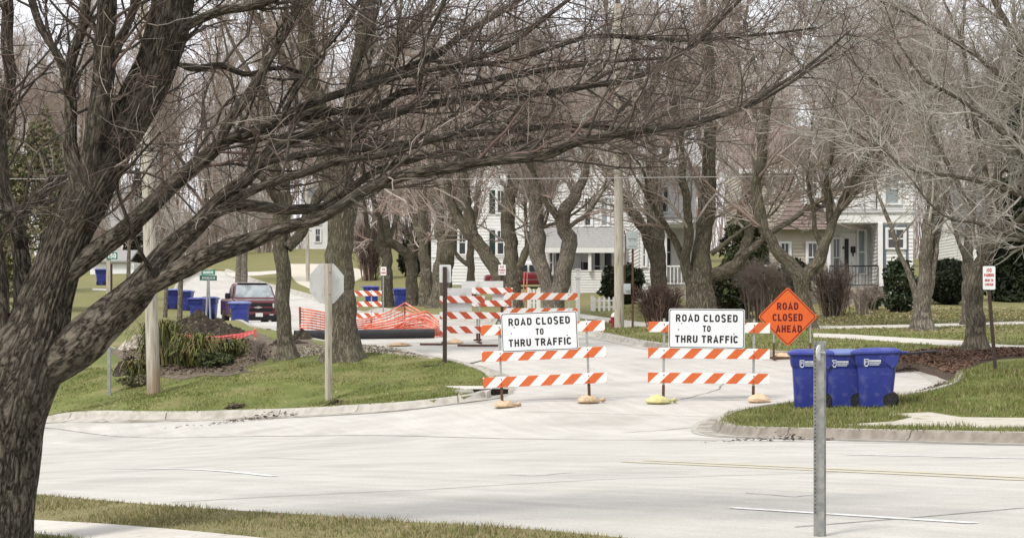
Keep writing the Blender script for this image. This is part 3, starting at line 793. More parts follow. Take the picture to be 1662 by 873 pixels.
# ------------------------------------------------------------------ the large bare tree at the left, near us
HZ = 15.0
rngH = np.random.default_rng(11)
H = {
 'trunk': (([(-16, 960, 66), (-10, 900, 60), (-5, 840, 60), (1, 780, 62), (8, 700, 65), (18, 640, 71), (38, 580, 70), (60, 530, 56), (71, 490, 49), (92, 440, 42), (113, 380, 40), (135, 330, 42), (158, 292, 37), (174, 268, 33),
            (190, 236, 32), (208, 200, 34), (236, 140, 38), (254, 100, 37), (272, 50, 39), (283, 0, 38), (296, -70, 34), (330, -180, 28), (350, -330, 20), (345, -480, 12)], 0.3)),
 's1': ([(140, 350, 24), (128, 300, 20), (117, 240, 15), (112, 160, 12), (106, 120, 12), (96, 98, 9), (75, 55, 8), (50, 0, 8), (30, -70, 7), (10, -160, 5)], .35),
 's1b': ([(110, 140, 9), (118, 95, 10), (130, 60, 10), (139, 20, 11), (141, -60, 9), (150, -160, 7)], .1),
 's2': ([(140, 310, 24), (150, 250, 20), (157, 200, 22), (161, 120, 21), (168, 50, 20), (172, 0, 20), (182, -100, 16), (200, -230, 10)], -.25),
 's3': ([(176, 165, 9), (184, 105, 8), (199, 65, 8), (222, 0, 9), (240, -60, 7)], .3),
 's4': ([(285, 70, 12), (305, 42, 10), (350, 22, 10), (400, 12, 9), (470, -15, 8), (560, -60, 6)], -.5),
 's5': ([(290, 105, 9), (320, 112, 8), (360, 108, 7), (400, 120, 6), (450, 112, 5), (500, 120, 4)], .4),
 'a': ([(52, 560, 36), (44, 500, 27), (38, 450, 21), (31, 400, 18), (22, 350, 16), (10, 300, 14), (0, 250, 12), (6, 190, 12), (10, 100, 12), (12, 0, 12), (5, -100, 9)], .5),
 'a2': ([(10, 620, 34), (-4, 530, 24), (-2, 440, 20), (-8, 380, 18), (-20, 300, 16), (-50, 200, 14), (-70, 60, 12)], -.2),
 'a3': ([(20, 370, 8), (40, 340, 12), (62, 320, 13), (90, 295, 11), (105, 285, 8)], .6),
 'b': ([(80, 480, 34), (105, 450, 28), (130, 428, 24), (162, 403, 21), (200, 374, 20), (250, 329, 19), (300, 284, 17), (340, 251, 15), (370, 230, 13), (400, 217, 11), (465, 191, 9), (526, 176, 9), (601, 174, 8), (652, 146, 8), (712, 143, 7), (793, 128, 6), (900, 112, 5), (1000, 100, 4), (1090, 95, 3)], .8),
 'b_up': ([(350, 243, 12), (372, 197, 12), (400, 155, 11), (420, 125, 10), (437, 100, 8), (455, 65, 8), (474, 25, 7), (480, 0, 7), (488, -60, 6), (520, -150, 4)], .5),
 'l1': ([(392, 222, 10), (430, 206, 9), (460, 190, 9), (516, 166, 9), (601, 136, 8), (672, 108, 8), (712, 88, 8), (752, 55, 7), (830, 8, 6), (890, -30, 5), (960, -90, 3)], 1.3),
 'c': ([(50, 625, 50), (78, 600, 50), (108, 576, 48), (142, 549, 41), (178, 515, 36), (214, 482, 33), (248, 447, 27), (290, 400, 21), (330, 360, 17), (369, 319, 14), (405, 281, 12), (432, 250, 11), (475, 222, 10), (566, 196, 9), (642, 184, 9), (712, 171, 8), (763, 159, 8), (830, 153, 7), (970, 136, 6), (1030, 123, 6), (1082, 100, 5), (1132, 70, 4), (1193, 10, 3), (1240, -40, 2)], .4),
 'c_low': ([(215, 482, 28), (252, 462, 25), (290, 440, 22), (335, 418, 20), (380, 400, 19), (420, 384, 17), (470, 366, 14), (510, 354, 13), (545, 335, 12), (580, 315, 12), (620, 300, 12), (660, 286, 12), (700, 277, 12), (750, 272, 11), (800, 267, 11), (850, 258, 10), (895, 247, 10), (935, 230, 9), (1020, 216, 8), (1090, 205, 6), (1150, 195, 5), (1220, 170, 4), (1290, 130, 3), (1350, 90, 2)], -1.2),
 'c_mid': ([(320, 368, 14), (345, 350, 13), (375, 337, 12), (416, 336, 12), (460, 341, 11), (515, 339, 11), (540, 328, 10), (575, 303, 8), (640, 268, 7), (720, 250, 6), (800, 238, 5), (900, 222, 3)], .5),
 'c_in': ([(360, 335, 10), (385, 322, 10), (412, 308, 9), (450, 294, 9), (500, 280, 8), (560, 262, 7), (640, 245, 6), (720, 225, 4), (800, 190, 3)], -.6),
 'l4': ([(412, 275, 11), (440, 262, 9), (526, 247, 9), (601, 239, 8), (682, 232, 8), (753, 219, 8), (830, 212, 7), (920, 205, 6), (1020, 210, 6), (1100, 200, 5), (1170, 187, 5), (1250, 146, 4), (1320, 100, 3), (1380, 50, 2)], .2),
 'l5': ([(640, 122, 6), (700, 112, 6), (760, 106, 5), (820, 100, 5), (895, 80, 5), (960, 60, 5), (1040, 61, 5), (1120, 66, 4), (1250, 55, 3), (1330, 45, 2)], 1.0),
 'l6': ([(560, 152, 6), (640, 128, 6), (740, 104, 6), (820, 75, 5), (885, 30, 5), (930, -5, 4), (990, -60, 3)], -.5),
 'v1': ([(560, 160, 5), (580, 110, 5), (602, 50, 5), (617, 0, 4), (630, -60, 3)], .3),
 'v2': ([(680, 148, 5), (686, 100, 5), (694, 60, 4), (724, -5, 4), (750, -60, 3)], .2),
 'v3': ([(450, 205, 6), (490, 130, 6), (545, 60, 5), (580, 10, 5), (600, -60, 4)], .9),
 'd1': ([(250, 445, 6), (225, 400, 4), (190, 300, 4), (215, 265, 3), (260, 215, 2)], -.8),
}
heroB = onl((-8), HZ); heroB = Vector((heroB.x, heroB.y, heroB.z))
hero = thing('bare_tree', 'large dark-barked bare tree with several leaning stems and long low limbs beside the near sidewalk', 'tree', heroB)
HP, HR = [], []
for k, (st, dz) in H.items():
    thick = max(s[2] for s in st)
    base_dz = {'c_low': -.1, 'a': .1, 'a3': .4}.get(k, 0)
    n = 190 if k == 'trunk' else (120 if thick > 20 else 60)
    P, R = px_stroke(st, HZ + base_dz, dz, n, .22 if k != 'trunk' else .03, rngH)
    S = 132 if k == 'trunk' else (72 if thick > 20 else (30 if thick > 10 else 10))
    if k == 'trunk':
        fl = onl(-14, HZ); P[0] = (P[0][0], P[0][1], fl.z - .1)
        low = np.clip((0.5 - (P[:, 2] - fl.z)) / .5, 0, 1) ** 2; R = R * (.93 + .08 * low)
    if k != 'trunk': R = R * (.77 if thick < 45 else .86) * np.clip(.5 + np.arange(n) / n * 6, .5, 1)
    if thick > 10:
        R = R * (1 + .03 * np.sin(np.arange(n) * 1.3 * 14 / n + len(k)))
    limb_mesh('trunk' if k == 'trunk' else 'limb', P, R, S, M_bark, hero, heroB, ridge=.06 if thick > 20 else .04, seed=len(k) * 7 + len(st))
    q = np.linspace(0, n - 1, 24).astype(int); HP.append(P[q]); HR.append(R[q])
# knot holes of two old cuts
_hv = np.concatenate([np.array([tuple(v.co) for v in ch.data.vertices]) + np.array(heroB) for ch in hero.children])
_hx, _hy = _hv[:, 0] / _hv[:, 1] * F + CX, HY - (_hv[:, 2] - EYE) / _hv[:, 1] * F
for (px, py, r) in ((251, 442, 6.5), (33, 397, 6)):
    near_ = (np.abs(_hx - px) < 9) & (np.abs(_hy - py) < 9)
    z = _hv[near_, 1].min() if near_.any() else HZ
    c = np.array(W(px, py, z)) - np.array(heroB); mb = MB(); M_knot = mat('knot_hole', (.010, .008, .006), (.022, .018, .014), scale=20, rough=1)
    rr = r / F * z
    rings = []
    for q, (s_, dy) in enumerate(((1.9, .04), (1.35, .004), (1.05, -.004), (.8, .012), (.4, .02))):
        rings.append([(c[0] + rr * s_ * math.cos(a) * (1 + .15 * math.sin(3 * a + px)), c[1] + dy, c[2] + rr * s_ * 1.2 * math.sin(a) * (1 + .1 * math.sin(2 * a))) for a in np.linspace(0, 2 * math.pi, 18, endpoint=False)])
    mb.loft(rings[2:]); mb.build('knot_hole', [M_knot], hero, smooth=True)
HP, HR = np.array(HP), np.array(HR)
lenH = np.linalg.norm(np.diff(HP, axis=1), axis=2).sum(1)
def visible_clear(P, lim):
    """keep branches whose tips stay above a hanging limit (metres over the ground), so nothing trails to the ground"""
    x = P[:, :, 0] / P[:, :, 1] * F + CX
    y = HY - (P[:, :, 2] - EYE) / P[:, :, 1] * F
    return (y < lim(x)).all(1)
_lim = lambda x: np.interp(x, [-200, 60, 200, 300, 420, 560, 700, 900, 1100, 1300, 1500], [420, 420, 390, 425, 385, 372, 350, 305, 285, 240, 200])
KEYS = list(H)
thin = np.array([k not in ('trunk', 'a2', 's2') for k in KEYS])
t0s = .35
B1, R1 = grow(rngH, HP, HR, lenH * np.where(thin, 8.5, 3.6), .95, (22, 60), .25, 1.0, K=9, up=.02, jit=.20, rr=.5, rmin=.0045, rtip=.4, rmax=.0125, bias=(.5, 0, .05))
k = visible_clear(B1, _lim); B1, R1 = B1[k], R1[k]
l1 = np.linalg.norm(np.diff(B1, axis=1), axis=2).sum(1)
B2, R2 = grow(rngH, B1, R1, l1 * 8.2, .46, (22, 65), .12, 1.0, K=6, up=.03, jit=.28, rr=.58, rmin=.0028, rtip=.5)
k = visible_clear(B2, _lim); B2, R2 = B2[k], R2[k]
l2 = np.linalg.norm(np.diff(B2, axis=1), axis=2).sum(1)
B3, R3 = grow(rngH, B2, R2, l2 * 10.0, .21, (25, 70), .1, 1.0, K=3, up=.06, jit=.30, rr=.7, rmin=.0018, rtip=.6)
k = visible_clear(B3, _lim); B3, R3 = B3[k], R3[k]
# tips of the limbs carry on as long arching shoots
print('hero twigs', len(B1), len(B2), len(B3))
twig_object('crown', [(B1, R1, 6), (B2, R2, 4), (B3, R3, 3)], TW['dark'], rngH, hero, ((.86, .11, .03), (.60, .28, .12), (.40, .36, .24)), heroB)

# ------------------------------------------------------------------ street trees
def street_tree(name, label, Z, base, strokes, m, seed, twigs='grey', dens=1.0, Lb=2.6, dzs=None, group=None, gap=None, up=.05, flare=.45, top=None):
    """base: photo column of the trunk; strokes[0] is the trunk"""
    rng = np.random.default_rng(seed)
    b = onl(base, Z)
    t = thing(name, label, 'tree', b, 0, group)
    PP, RR = [], []
    for i, st in enumerate(strokes):
        dz = (dzs[i] if dzs else (0.0 if i == 0 else rng.uniform(-1.6, 1.6)))
        thick = max(s[2] for s in st) / F * Z
        n = 40 if thick > .15 else 24
        P, R = px_stroke(st, Z, dz, n, .13, rng)
        if i == 0: P[0] = (P[0][0], P[0][1], b.z - .12)
        S = 28 if thick > .25 else (16 if thick > .1 else 9)
        R = R * .90 * (1 + .06 * np.sin(np.linspace(0, 9, n) + seed) + .03 * np.sin(np.linspace(0, 23, n) + seed))
        limb_mesh('trunk' if i == 0 else 'limb', P, R, S, m, t, b, ridge=.11, seed=seed * 13 + i, flare=flare if i == 0 else 0)
        q = np.linspace(0, n - 1, 16).astype(int); PP.append(P[q]); RR.append(R[q])
    PP, RR = np.array(PP), np.array(RR)
    # leaders carry every limb on upwards, out of the picture
    tip, td, tr = PP[:, -1], unit(PP[:, -1] - PP[:, -4]), RR[:, -1]
    LP, LR = [], []
    for i in range(len(PP)):
        for j in range(2 if tr[i] > .05 else 1):
            d = unit(td[i] + rng.normal(0, .28, 3)); pts = [tip[i]]
            hgt = (top if top else 3.6) * rng.uniform(.6, 1.1) * (1 if i else 1.2)
            for kk in range(11):
                d = unit(d + np.array([0, 0, .10]) + rng.normal(0, .10, 3)); pts.append(pts[-1] + d * hgt / 11)
            LP.append(pts); LR.append(np.maximum(tr[i] * (.9 if j == 0 else .65) * np.linspace(1, .22, 12), .012))
    LP, LR = np.array(LP), np.array(LR)
    for i in range(len(LP)):
        limb_mesh('limb', LP[i], LR[i], 9, m, t, b, ridge=.06, seed=seed + 100 + i)
    q16 = np.linspace(0, 11, 16)
    LP16 = np.stack([np.stack([np.interp(q16, np.arange(12), LP[i][:, c]) for c in range(3)], 1) for i in range(len(LP))])
    LR16 = np.stack([np.interp(q16, np.arange(12), LR[i]) for i in range(len(LR))])
    AP, AR = np.concatenate([PP[1:] if len(PP) > 1 else PP, PP[:1], LP16]), np.concatenate([RR[1:] if len(PP) > 1 else RR, RR[:1], LR16])
    ll = np.linalg.norm(np.diff(AP, axis=1), axis=2).sum(1)
    per = ll * 3.2 * dens; per[len(AP) - len(LP16) - 1] *= .45
    b1, r1 = grow(rng, AP, AR, per, Lb, (25, 62), .30, 1, K=8, up=up, jit=.15, rr=.5, rmin=.014, rtip=.4, rmax=.05)
    def keep(P):
        y = HY - (P[:, :, 2] - EYE) / P[:, :, 1] * F
        return (y < (gap if gap else 400)).all(1)
    kq = keep(b1); b1, r1 = b1[kq], r1[kq]
    l1_ = np.linalg.norm(np.diff(b1, axis=1), axis=2).sum(1)
    b2, r2 = grow(rng, b1, r1, l1_ * 3.8 * dens, Lb * .46, (22, 60), .12, 1, K=5, up=up, jit=.18, rr=.6, rmin=.009, rtip=.55)
    kq = keep(b2); b2, r2 = b2[kq], r2[kq]
    l2_ = np.linalg.norm(np.diff(b2, axis=1), axis=2).sum(1)
    b3, r3 = grow(rng, b2, r2, l2_ * 3.6 * dens, Lb * .25, (22, 65), .1, 1, K=2, up=up, jit=.18, rr=.7, rmin=.0065, rtip=.6)
    kq = keep(b3); b3, r3 = b3[kq], r3[kq]
    twig_object('crown', [(b1, r1, 5), (b2, r2, 3), (b3, r3, 3)], TW[twigs], rng, t, (.5, .33, .17), b)
    return t, len(b1), len(b2), len(b3)
ST = []
ST.append(street_tree('street_tree', 'thick bare tree with a dark bark wound behind the back of the stop sign', 56, 556,
    [[(557, 584, 31), (557, 560, 27), (555, 520, 25), (555, 480, 25), (553, 400, 25), (552, 340, 26), (548, 280, 27), (552, 240, 22), (572, 190, 22), (588, 100, 20), (597, 20, 18)],
     [(540, 280, 20), (520, 220, 18), (508, 150, 17), (500, 80, 16), (494, 10, 14)], [(585, 150, 10), (640, 80, 9), (690, 20, 8)], [(505, 160, 9), (455, 90, 8), (420, 30, 7)]], M_bark_g, 21, gap=350, dens=1.1))
ST.append(street_tree('street_tree', 'slim knobbly bare tree with a side limb, between the red pickup and the stop sign', 57, 463,
    [[(466, 581, 19), (463, 560, 15), (460, 520, 13), (456, 495, 14), (458, 470, 13), (457, 420, 13), (456, 390, 13), (455, 340, 12), (452, 290, 11), (440, 230, 9), (430, 160, 8)],
     [(466, 402, 11), (488, 378, 10), (503, 345, 9), (525, 305, 8), (550, 250, 7)], [(452, 330, 7), (425, 290, 6), (400, 230, 5)]], M_bark_g, 22, gap=345, dens=.8))
ST.append(street_tree('street_tree', 'straight bare tree trunk just left of the small white notice on its post', 112, 629,
    [[(629, 491, 12), (628, 440, 10), (627, 400, 9), (622, 340, 8), (618, 270, 7)], [(626, 420, 6), (600, 380, 5), (590, 330, 4)], [(627, 400, 5), (645, 350, 4), (655, 300, 4)]], M_bark_d, 23, gap=425, Lb=3.2, dens=.8, twigs='far'))
ST.append(street_tree('street_tree', 'bare tree with one limb arching left, between the netting cart and the brown post', 104, 669,
    [[(669, 494, 11), (669, 450, 10), (668, 425, 10), (672, 390, 8), (680, 330, 7), (690, 260, 6)], [(667, 425, 8), (655, 408, 8), (635, 395, 8), (620, 390, 8), (617, 365, 6), (610, 335, 5), (600, 300, 4)]], M_bark_d, 24, gap=420, Lb=3.2, dens=.8, twigs='far'))
ST.append(street_tree('street_tree', 'slimmer of the two close bare trunks behind the brown sign post', 100, 694,
    [[(694, 495, 14), (692, 450, 11), (689, 410, 9), (686, 350, 9), (683, 280, 8)], [(688, 400, 6), (670, 350, 5), (660, 300, 5)]], M_bark_g, 25, gap=410, Lb=3, dens=.8, twigs='far'))
ST.append(street_tree('street_tree', 'broad forked bare trunk right behind the back of the small grey sign', 98, 717,
    [[(717, 497, 20), (717, 470, 17), (718, 430, 17), (722, 400, 17), (716, 360, 10), (708, 310, 9), (700, 250, 8)], [(724, 410, 13), (734, 375, 11), (740, 340, 9), (745, 290, 7)]], M_bark_g, 26, gap=400, Lb=3, dens=.8, twigs='far'))
ST.append(street_tree('yard_tree', 'short dark bare tree with a low left limb before the shuttered house', 118, 764,
    [[(764, 464, 8), (764, 440, 7), (763, 415, 7), (766, 390, 6), (772, 350, 5), (778, 300, 4)], [(762, 430, 5), (752, 424, 4), (736, 408, 4), (722, 392, 3), (717, 372, 3), (712, 340, 2)]], M_bark_d, 27, gap=410, Lb=2.4, dens=.8, twigs='far'))
ST.append(street_tree('street_tree', 'bare maple with a great limb slanting left, behind the grey-panelled rear barricades', 84, 832,
    [[(834, 512, 20), (833, 480, 17), (832, 450, 15), (829, 405, 13), (826, 350, 12), (830, 305, 11), (838, 250, 9), (842, 180, 8)],
     [(822, 468, 13), (802, 432, 13), (782, 405, 12), (765, 380, 11), (748, 355, 9), (735, 332, 8), (727, 298, 7), (720, 240, 6)],
     [(778, 402, 10), (767, 375, 9), (760, 345, 8), (757, 310, 7), (750, 260, 6)], [(838, 455, 10), (846, 425, 8), (857, 402, 6), (866, 385, 5), (880, 370, 4)], [(855, 398, 4), (853, 360, 3), (853, 330, 3), (850, 300, 3)]], M_bark_g, 28, gap=400, dens=1.0))
ST.append(street_tree('street_tree', 'twisted pale bare maple forking low, behind the top rail of the rear barricade', 80, 898,
    [[(900, 545, 22), (898, 510, 20), (906, 470, 17), (914, 440, 15), (922, 405, 14), (918, 370, 12), (917, 345, 12), (931, 318, 10), (946, 292, 8), (952, 240, 7), (960, 170, 6)],
     [(894, 500, 15), (886, 460, 13), (876, 420, 14), (872, 390, 13), (870, 350, 12), (868, 300, 11), (864, 240, 8)], [(920, 370, 5), (935, 360, 4), (952, 348, 4), (966, 330, 3)], [(908, 358, 7), (893, 334, 7), (880, 312, 6), (868, 285, 5)]], M_bark_p, 29, gap=395, dens=1.0))
ST.append(street_tree('yard_tree', 'dark bare tree leaning left before the white porch, right of the straight pole', 86, 1070,
    [[(1071, 492, 18), (1070, 460, 15), (1068, 425, 14), (1067, 395, 15), (1066, 350, 15), (1061, 300, 14), (1056, 240, 11), (1050, 160, 9)],
     [(1066, 430, 11), (1060, 411, 10), (1048, 378, 9), (1035, 355, 9), (1020, 336, 7), (1003, 302, 6), (978, 270, 5), (950, 250, 4)], [(1062, 300, 8), (1080, 250, 7), (1090, 200, 6)]], M_bark_d, 30, gap=385, dens=1.0))
ST.append(street_tree('street_tree', 'stout multi-stemmed bare tree with a low mossy limb, behind the right-hand barricade sign', 74, 1137,
    [[(1138, 520, 30), (1137, 490, 25), (1136, 455, 21), (1138, 410, 15), (1145, 365, 14), (1150, 310, 14), (1151, 240, 12), (1153, 150, 9), (1150, 60, 7)],
     [(1126, 470, 11), (1115, 440, 10), (1112, 415, 9), (1118, 385, 8), (1115, 345, 8), (1110, 300, 8), (1104, 240, 7), (1095, 170, 6)], [(1110, 425, 7), (1098, 395, 6), (1083, 371, 6), (1066, 347, 5), (1052, 320, 4)],
     [(1146, 448, 12), (1165, 444, 12), (1184, 437, 12), (1203, 418, 11), (1215, 392, 9), (1222, 358, 8), (1227, 318, 7), (1240, 260, 6)], [(1196, 425, 6), (1222, 402, 6), (1241, 386, 5), (1262, 371, 5), (1300, 346, 5), (1350, 313, 4), (1395, 280, 3)], [(1155, 412, 5), (1178, 394, 4), (1210, 371, 3), (1235, 355, 3)]], M_bark_g, 31, gap=380, dens=1.1))
ST.append(street_tree('street_tree', 'forked grey-barked bare tree rising behind the orange diamond sign', 66, 1306,
    [[(1309, 548, 21), (1308, 520, 16), (1304, 480, 14), (1299, 455, 14), (1290, 440, 14), (1277, 425, 12), (1260, 403, 11), (1246, 376, 10), (1233, 345, 10), (1229, 300, 9), (1236, 250, 8), (1245, 180, 7)],
     [(1302, 458, 12), (1314, 440, 11), (1328, 424, 11), (1340, 392, 9), (1350, 366, 8), (1362, 338, 7), (1380, 303, 6), (1400, 270, 5), (1425, 230, 4)], [(1349, 366, 7), (1344, 325, 6), (1341, 290, 5), (1350, 250, 4), (1352, 200, 4)], [(1336, 410, 5), (1322, 370, 5), (1318, 330, 4), (1310, 290, 3)]], M_bark_g, 32, gap=375, dens=1.2))
ST.append(street_tree('street_tree', 'shaggy-barked bare tree with a leaning thin stem, in front of the porch-side holly', 64, 1497,
    [[(1498, 538, 17), (1497, 510, 15), (1499, 470, 13), (1502, 425, 11), (1505, 380, 10), (1511, 330, 8), (1516, 270, 7)], [(1492, 510, 8), (1486, 475, 7), (1474, 440, 5), (1459, 410, 4), (1447, 370, 4), (1434, 338, 3), (1420, 305, 3)], [(1508, 480, 6), (1516, 430, 6), (1522, 380, 5), (1535, 320, 4)]], M_bark_p, 33, gap=395, twigs='white', dens=.8))
ST.append(street_tree('street_tree', 'rough-barked bare trunk standing just left of the smooth tree by the no parking sign', 67, 1572,
    [[(1573, 528, 13), (1571, 500, 11), (1570, 460, 10), (1571, 410, 9), (1576, 360, 8), (1580, 300, 7)], [(1571, 430, 5), (1552, 380, 4), (1540, 320, 3)]], M_bark_p, 34, gap=390, twigs='white', dens=.8))
ST.append(street_tree('street_tree', 'smooth grey bare tree standing in the bark mulch beside the no parking sign', 50, 1586,
    [[(1585, 572, 26), (1584, 548, 18), (1583, 505, 17), (1587, 465, 16), (1596, 425, 14), (1604, 390, 12), (1612, 345, 10), (1618, 290, 8)], [(1600, 415, 8), (1640, 370, 7), (1690, 320, 6), (1750, 250, 5)], [(1603, 400, 6), (1570, 330, 5), (1540, 270, 4), (1500, 190, 4)], [(1608, 370, 7), (1600, 290, 6), (1580, 180, 5), (1560, 60, 4)]], M_bark_g, 35, gap=425, twigs='white', dens=1.4, Lb=2.2))
ST.append(street_tree('street_tree', 'pale-twigged bare tree reaching its long fine branches in from the right edge', 46, 1765,
    [[(1765, 590, 24), (1764, 500, 20), (1760, 400, 18), (1755, 300, 16), (1750, 200, 14)], [(1758, 380, 10), (1700, 290, 8), (1640, 230, 6), (1570, 170, 4), (1500, 130, 3)], [(1755, 300, 10), (1690, 200, 8), (1620, 120, 6), (1540, 60, 4), (1470, 20, 3)],
     [(1757, 350, 9), (1700, 330, 7), (1640, 310, 5), (1570, 290, 4), (1490, 280, 3)], [(1752, 250, 9), (1690, 140, 7), (1640, 50, 6), (1590, -40, 5)], [(1757, 420, 8), (1700, 400, 6), (1640, 380, 4), (1580, 360, 3)]], M_bark_p, 36, gap=440, twigs='white', dens=1.5, Lb=1.9, up=.02))
print('street trees', [q[1:] for q in ST])
# ------------------------------------------------------------------ the bare wood and the garden trees far behind (a few kinds, copied)
def far_tree(name, label, seed, Ht, spread, rt, nl, twigs, m, dens=1.0, group=None, low=.18, ang=(18, 50)):
    rng = np.random.default_rng(seed)
    t = thing(name, label, 'tree', (0, 0, 0), 0, group)
    k = np.linspace(0, 1, 12)
    tp = np.c_[np.cumsum(rng.normal(0, .12, 12)), np.cumsum(rng.normal(0, .12, 12)), k * Ht * .8]
    tr = rt * (1 - k * .8)
    limb_mesh('trunk', tp, tr, 9, m, t, (0, 0, 0), ridge=.08, seed=seed, flare=.4)
    P1, R1 = grow(rng, tp[None], tr[None], nl, Ht * spread, ang, low, 1, K=8, up=.12, jit=.12, rr=.6, rmin=.04, rtip=.35)
    l = np.linalg.norm(np.diff(P1, axis=1), axis=2).sum(1)
    P2, R2 = grow(rng, P1, R1, l * 2.6 * dens, Ht * spread * .42, (20, 55), .15, 1, K=6, up=.1, jit=.14, rr=.55, rmin=.022, rtip=.45)
    l = np.linalg.norm(np.diff(P2, axis=1), axis=2).sum(1)
    P3, R3 = grow(rng, P2, R2, l * 3.0 * dens, Ht * spread * .20, (20, 60), .1, 1, K=5, up=.08, jit=.16, rr=.6, rmin=.014, rtip=.6)
    l = np.linalg.norm(np.diff(P3, axis=1), axis=2).sum(1)
    P4, R4 = grow(rng, P3, R3, l * 2.2 * dens, Ht * spread * .12, (20, 60), .1, 1, K=2, up=.06, jit=.18, rr=.7, rmin=.010, rtip=.7)
    twig_object('crown', [(P1, R1, 5), (P2, R2, 3), (P3, R3, 3), (P4, R4, 3)], TW[twigs], rng, t, (.45, .35, .2))
    print(name, len(P1), len(P2), len(P3), len(P4))
    return t
GW = 'bare trees of the wood behind the houses'
LW = 'tall bare tree of the wood far behind the houses'
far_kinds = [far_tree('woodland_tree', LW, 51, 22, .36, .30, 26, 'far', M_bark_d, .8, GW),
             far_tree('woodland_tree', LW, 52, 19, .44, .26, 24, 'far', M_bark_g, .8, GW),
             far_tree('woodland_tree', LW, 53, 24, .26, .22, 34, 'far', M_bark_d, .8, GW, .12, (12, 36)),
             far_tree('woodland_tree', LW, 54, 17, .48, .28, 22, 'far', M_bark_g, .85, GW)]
def place_far(proto, px, Z, s=1.0, first=False, rng=random):
    o = proto if first else copy_tree(proto)
    b = onl(px, Z, 0.05); o.location = b; o.rotation_euler = (0, 0, rng.uniform(0, 6.28)); o.scale = (s, s, s * rng.uniform(.9, 1.12))
    return o
_r = random.Random(77)
used = [False] * 4
slots = []
for Z, n, j in ((165, 12, 1.0), (195, 15, 1.05), (235, 19, 1.15), (285, 21, 1.3)):
    for i in range(n):
        px = -150 + (i + .5 + _r.uniform(-.35, .35)) * 1960 / n
        slots.append((px, Z + _r.uniform(-12, 12), j * _r.uniform(.85, 1.15)))
for px, Z, s in slots:
    if Z < 180 and (430 < px < 560): continue
    if Z < 180 and px < 470: Z += 25
    i = _r.randrange(4); i = 2 if (px < 470 and _r.random() < .6) else i
    place_far(far_kinds[i], px, Z, s, not used[i], _r); used[i] = True
for i in range(4):
    if not used[i]: place_far(far_kinds[i], 300 + 100 * i, 240, 1, True, _r)

# the thicket of thin stems and brush that closes the view at the edge of the wood
rngW = np.random.default_rng(404)
n = 5200
X = rngW.uniform(-125, 125, n); Y = rngW.uniform(215, 330, n); hh = np.where(rngW.random(n) < .45, rngW.uniform(1.5, 4.5, n), rngW.uniform(5, 17, n))
Zg = Tn(np.c_[X, Y]) + .05
f = np.linspace(0, 1, 4)
P = np.stack([X[:, None] + rngW.normal(0, .10, n)[:, None] * hh[:, None] * f, Y[:, None] + rngW.normal(0, .10, n)[:, None] * hh[:, None] * f, Zg[:, None] - .2 + hh[:, None] * f], -1)
P[:, 1:, :2] += rngW.normal(0, .12, (n, 3, 2))
R = (.018 + .0045 * hh)[:, None] * np.linspace(1, .35, 4)
C, CR = grow(rngW, P, R, 3.2, 2.8, (18, 50), .12, 1, K=3, up=.1, jit=.12, rr=.6, rmin=.02, rtip=.5)
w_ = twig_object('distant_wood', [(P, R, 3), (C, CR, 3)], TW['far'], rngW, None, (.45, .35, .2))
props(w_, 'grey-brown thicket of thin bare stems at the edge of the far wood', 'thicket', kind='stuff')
# ------------------------------------------------------------------ materials of street furniture
M_galv = mat('galvanised_steel', (.34, .35, .34), (.46, .47, .46), scale=25, rough=.45, metal=.7, bump=.03)
M_galv_d = mat('weathered_zinc', (.22, .23, .22), (.36, .36, .34), scale=18, rough=.6, metal=.4, bump=.05)
M_alu = mat('bare_aluminium', (.56, .57, .56), (.64, .65, .64), scale=3, rough=.55, metal=.05, c3=(.50, .51, .48), s3=6)
M_brown = mat('brown_painted_steel', (.035, .022, .018), (.06, .04, .032), scale=20, rough=.6)
M_rust = mat('rusty_steel', (.07, .035, .022), (.13, .075, .05), scale=30, rough=.9, bump=.2)
M_signw = mat('sign_white_sheeting', (.78, .79, .80), (.70, .71, .72), scale=2, rough=.35, spec=.4, c3=(.55, .53, .50), s3=14, lo3=.66, hi3=.76)
M_black = mat('black_print', (.012, .012, .014), rough=.5)
M_signo = mat('sign_orange_sheeting', (.68, .125, .020), (.60, .105, .018), scale=3, rough=.4, spec=.4)
M_ink = mat('dark_maroon_print', (.10, .010, .012), rough=.5)
M_red = mat('red_print', (.45, .03, .03), rough=.5)
M_wood = mat('weathered_wood', (.36, .33, .27), (.47, .44, .37), scale=6, rough=.95, stretch=(6, 6, .6), bump=.3, c3=(.24, .20, .15), s3=3)
M_green = mat('sign_green', (.02, .16, .10), (.03, .19, .12), scale=4, rough=.4)
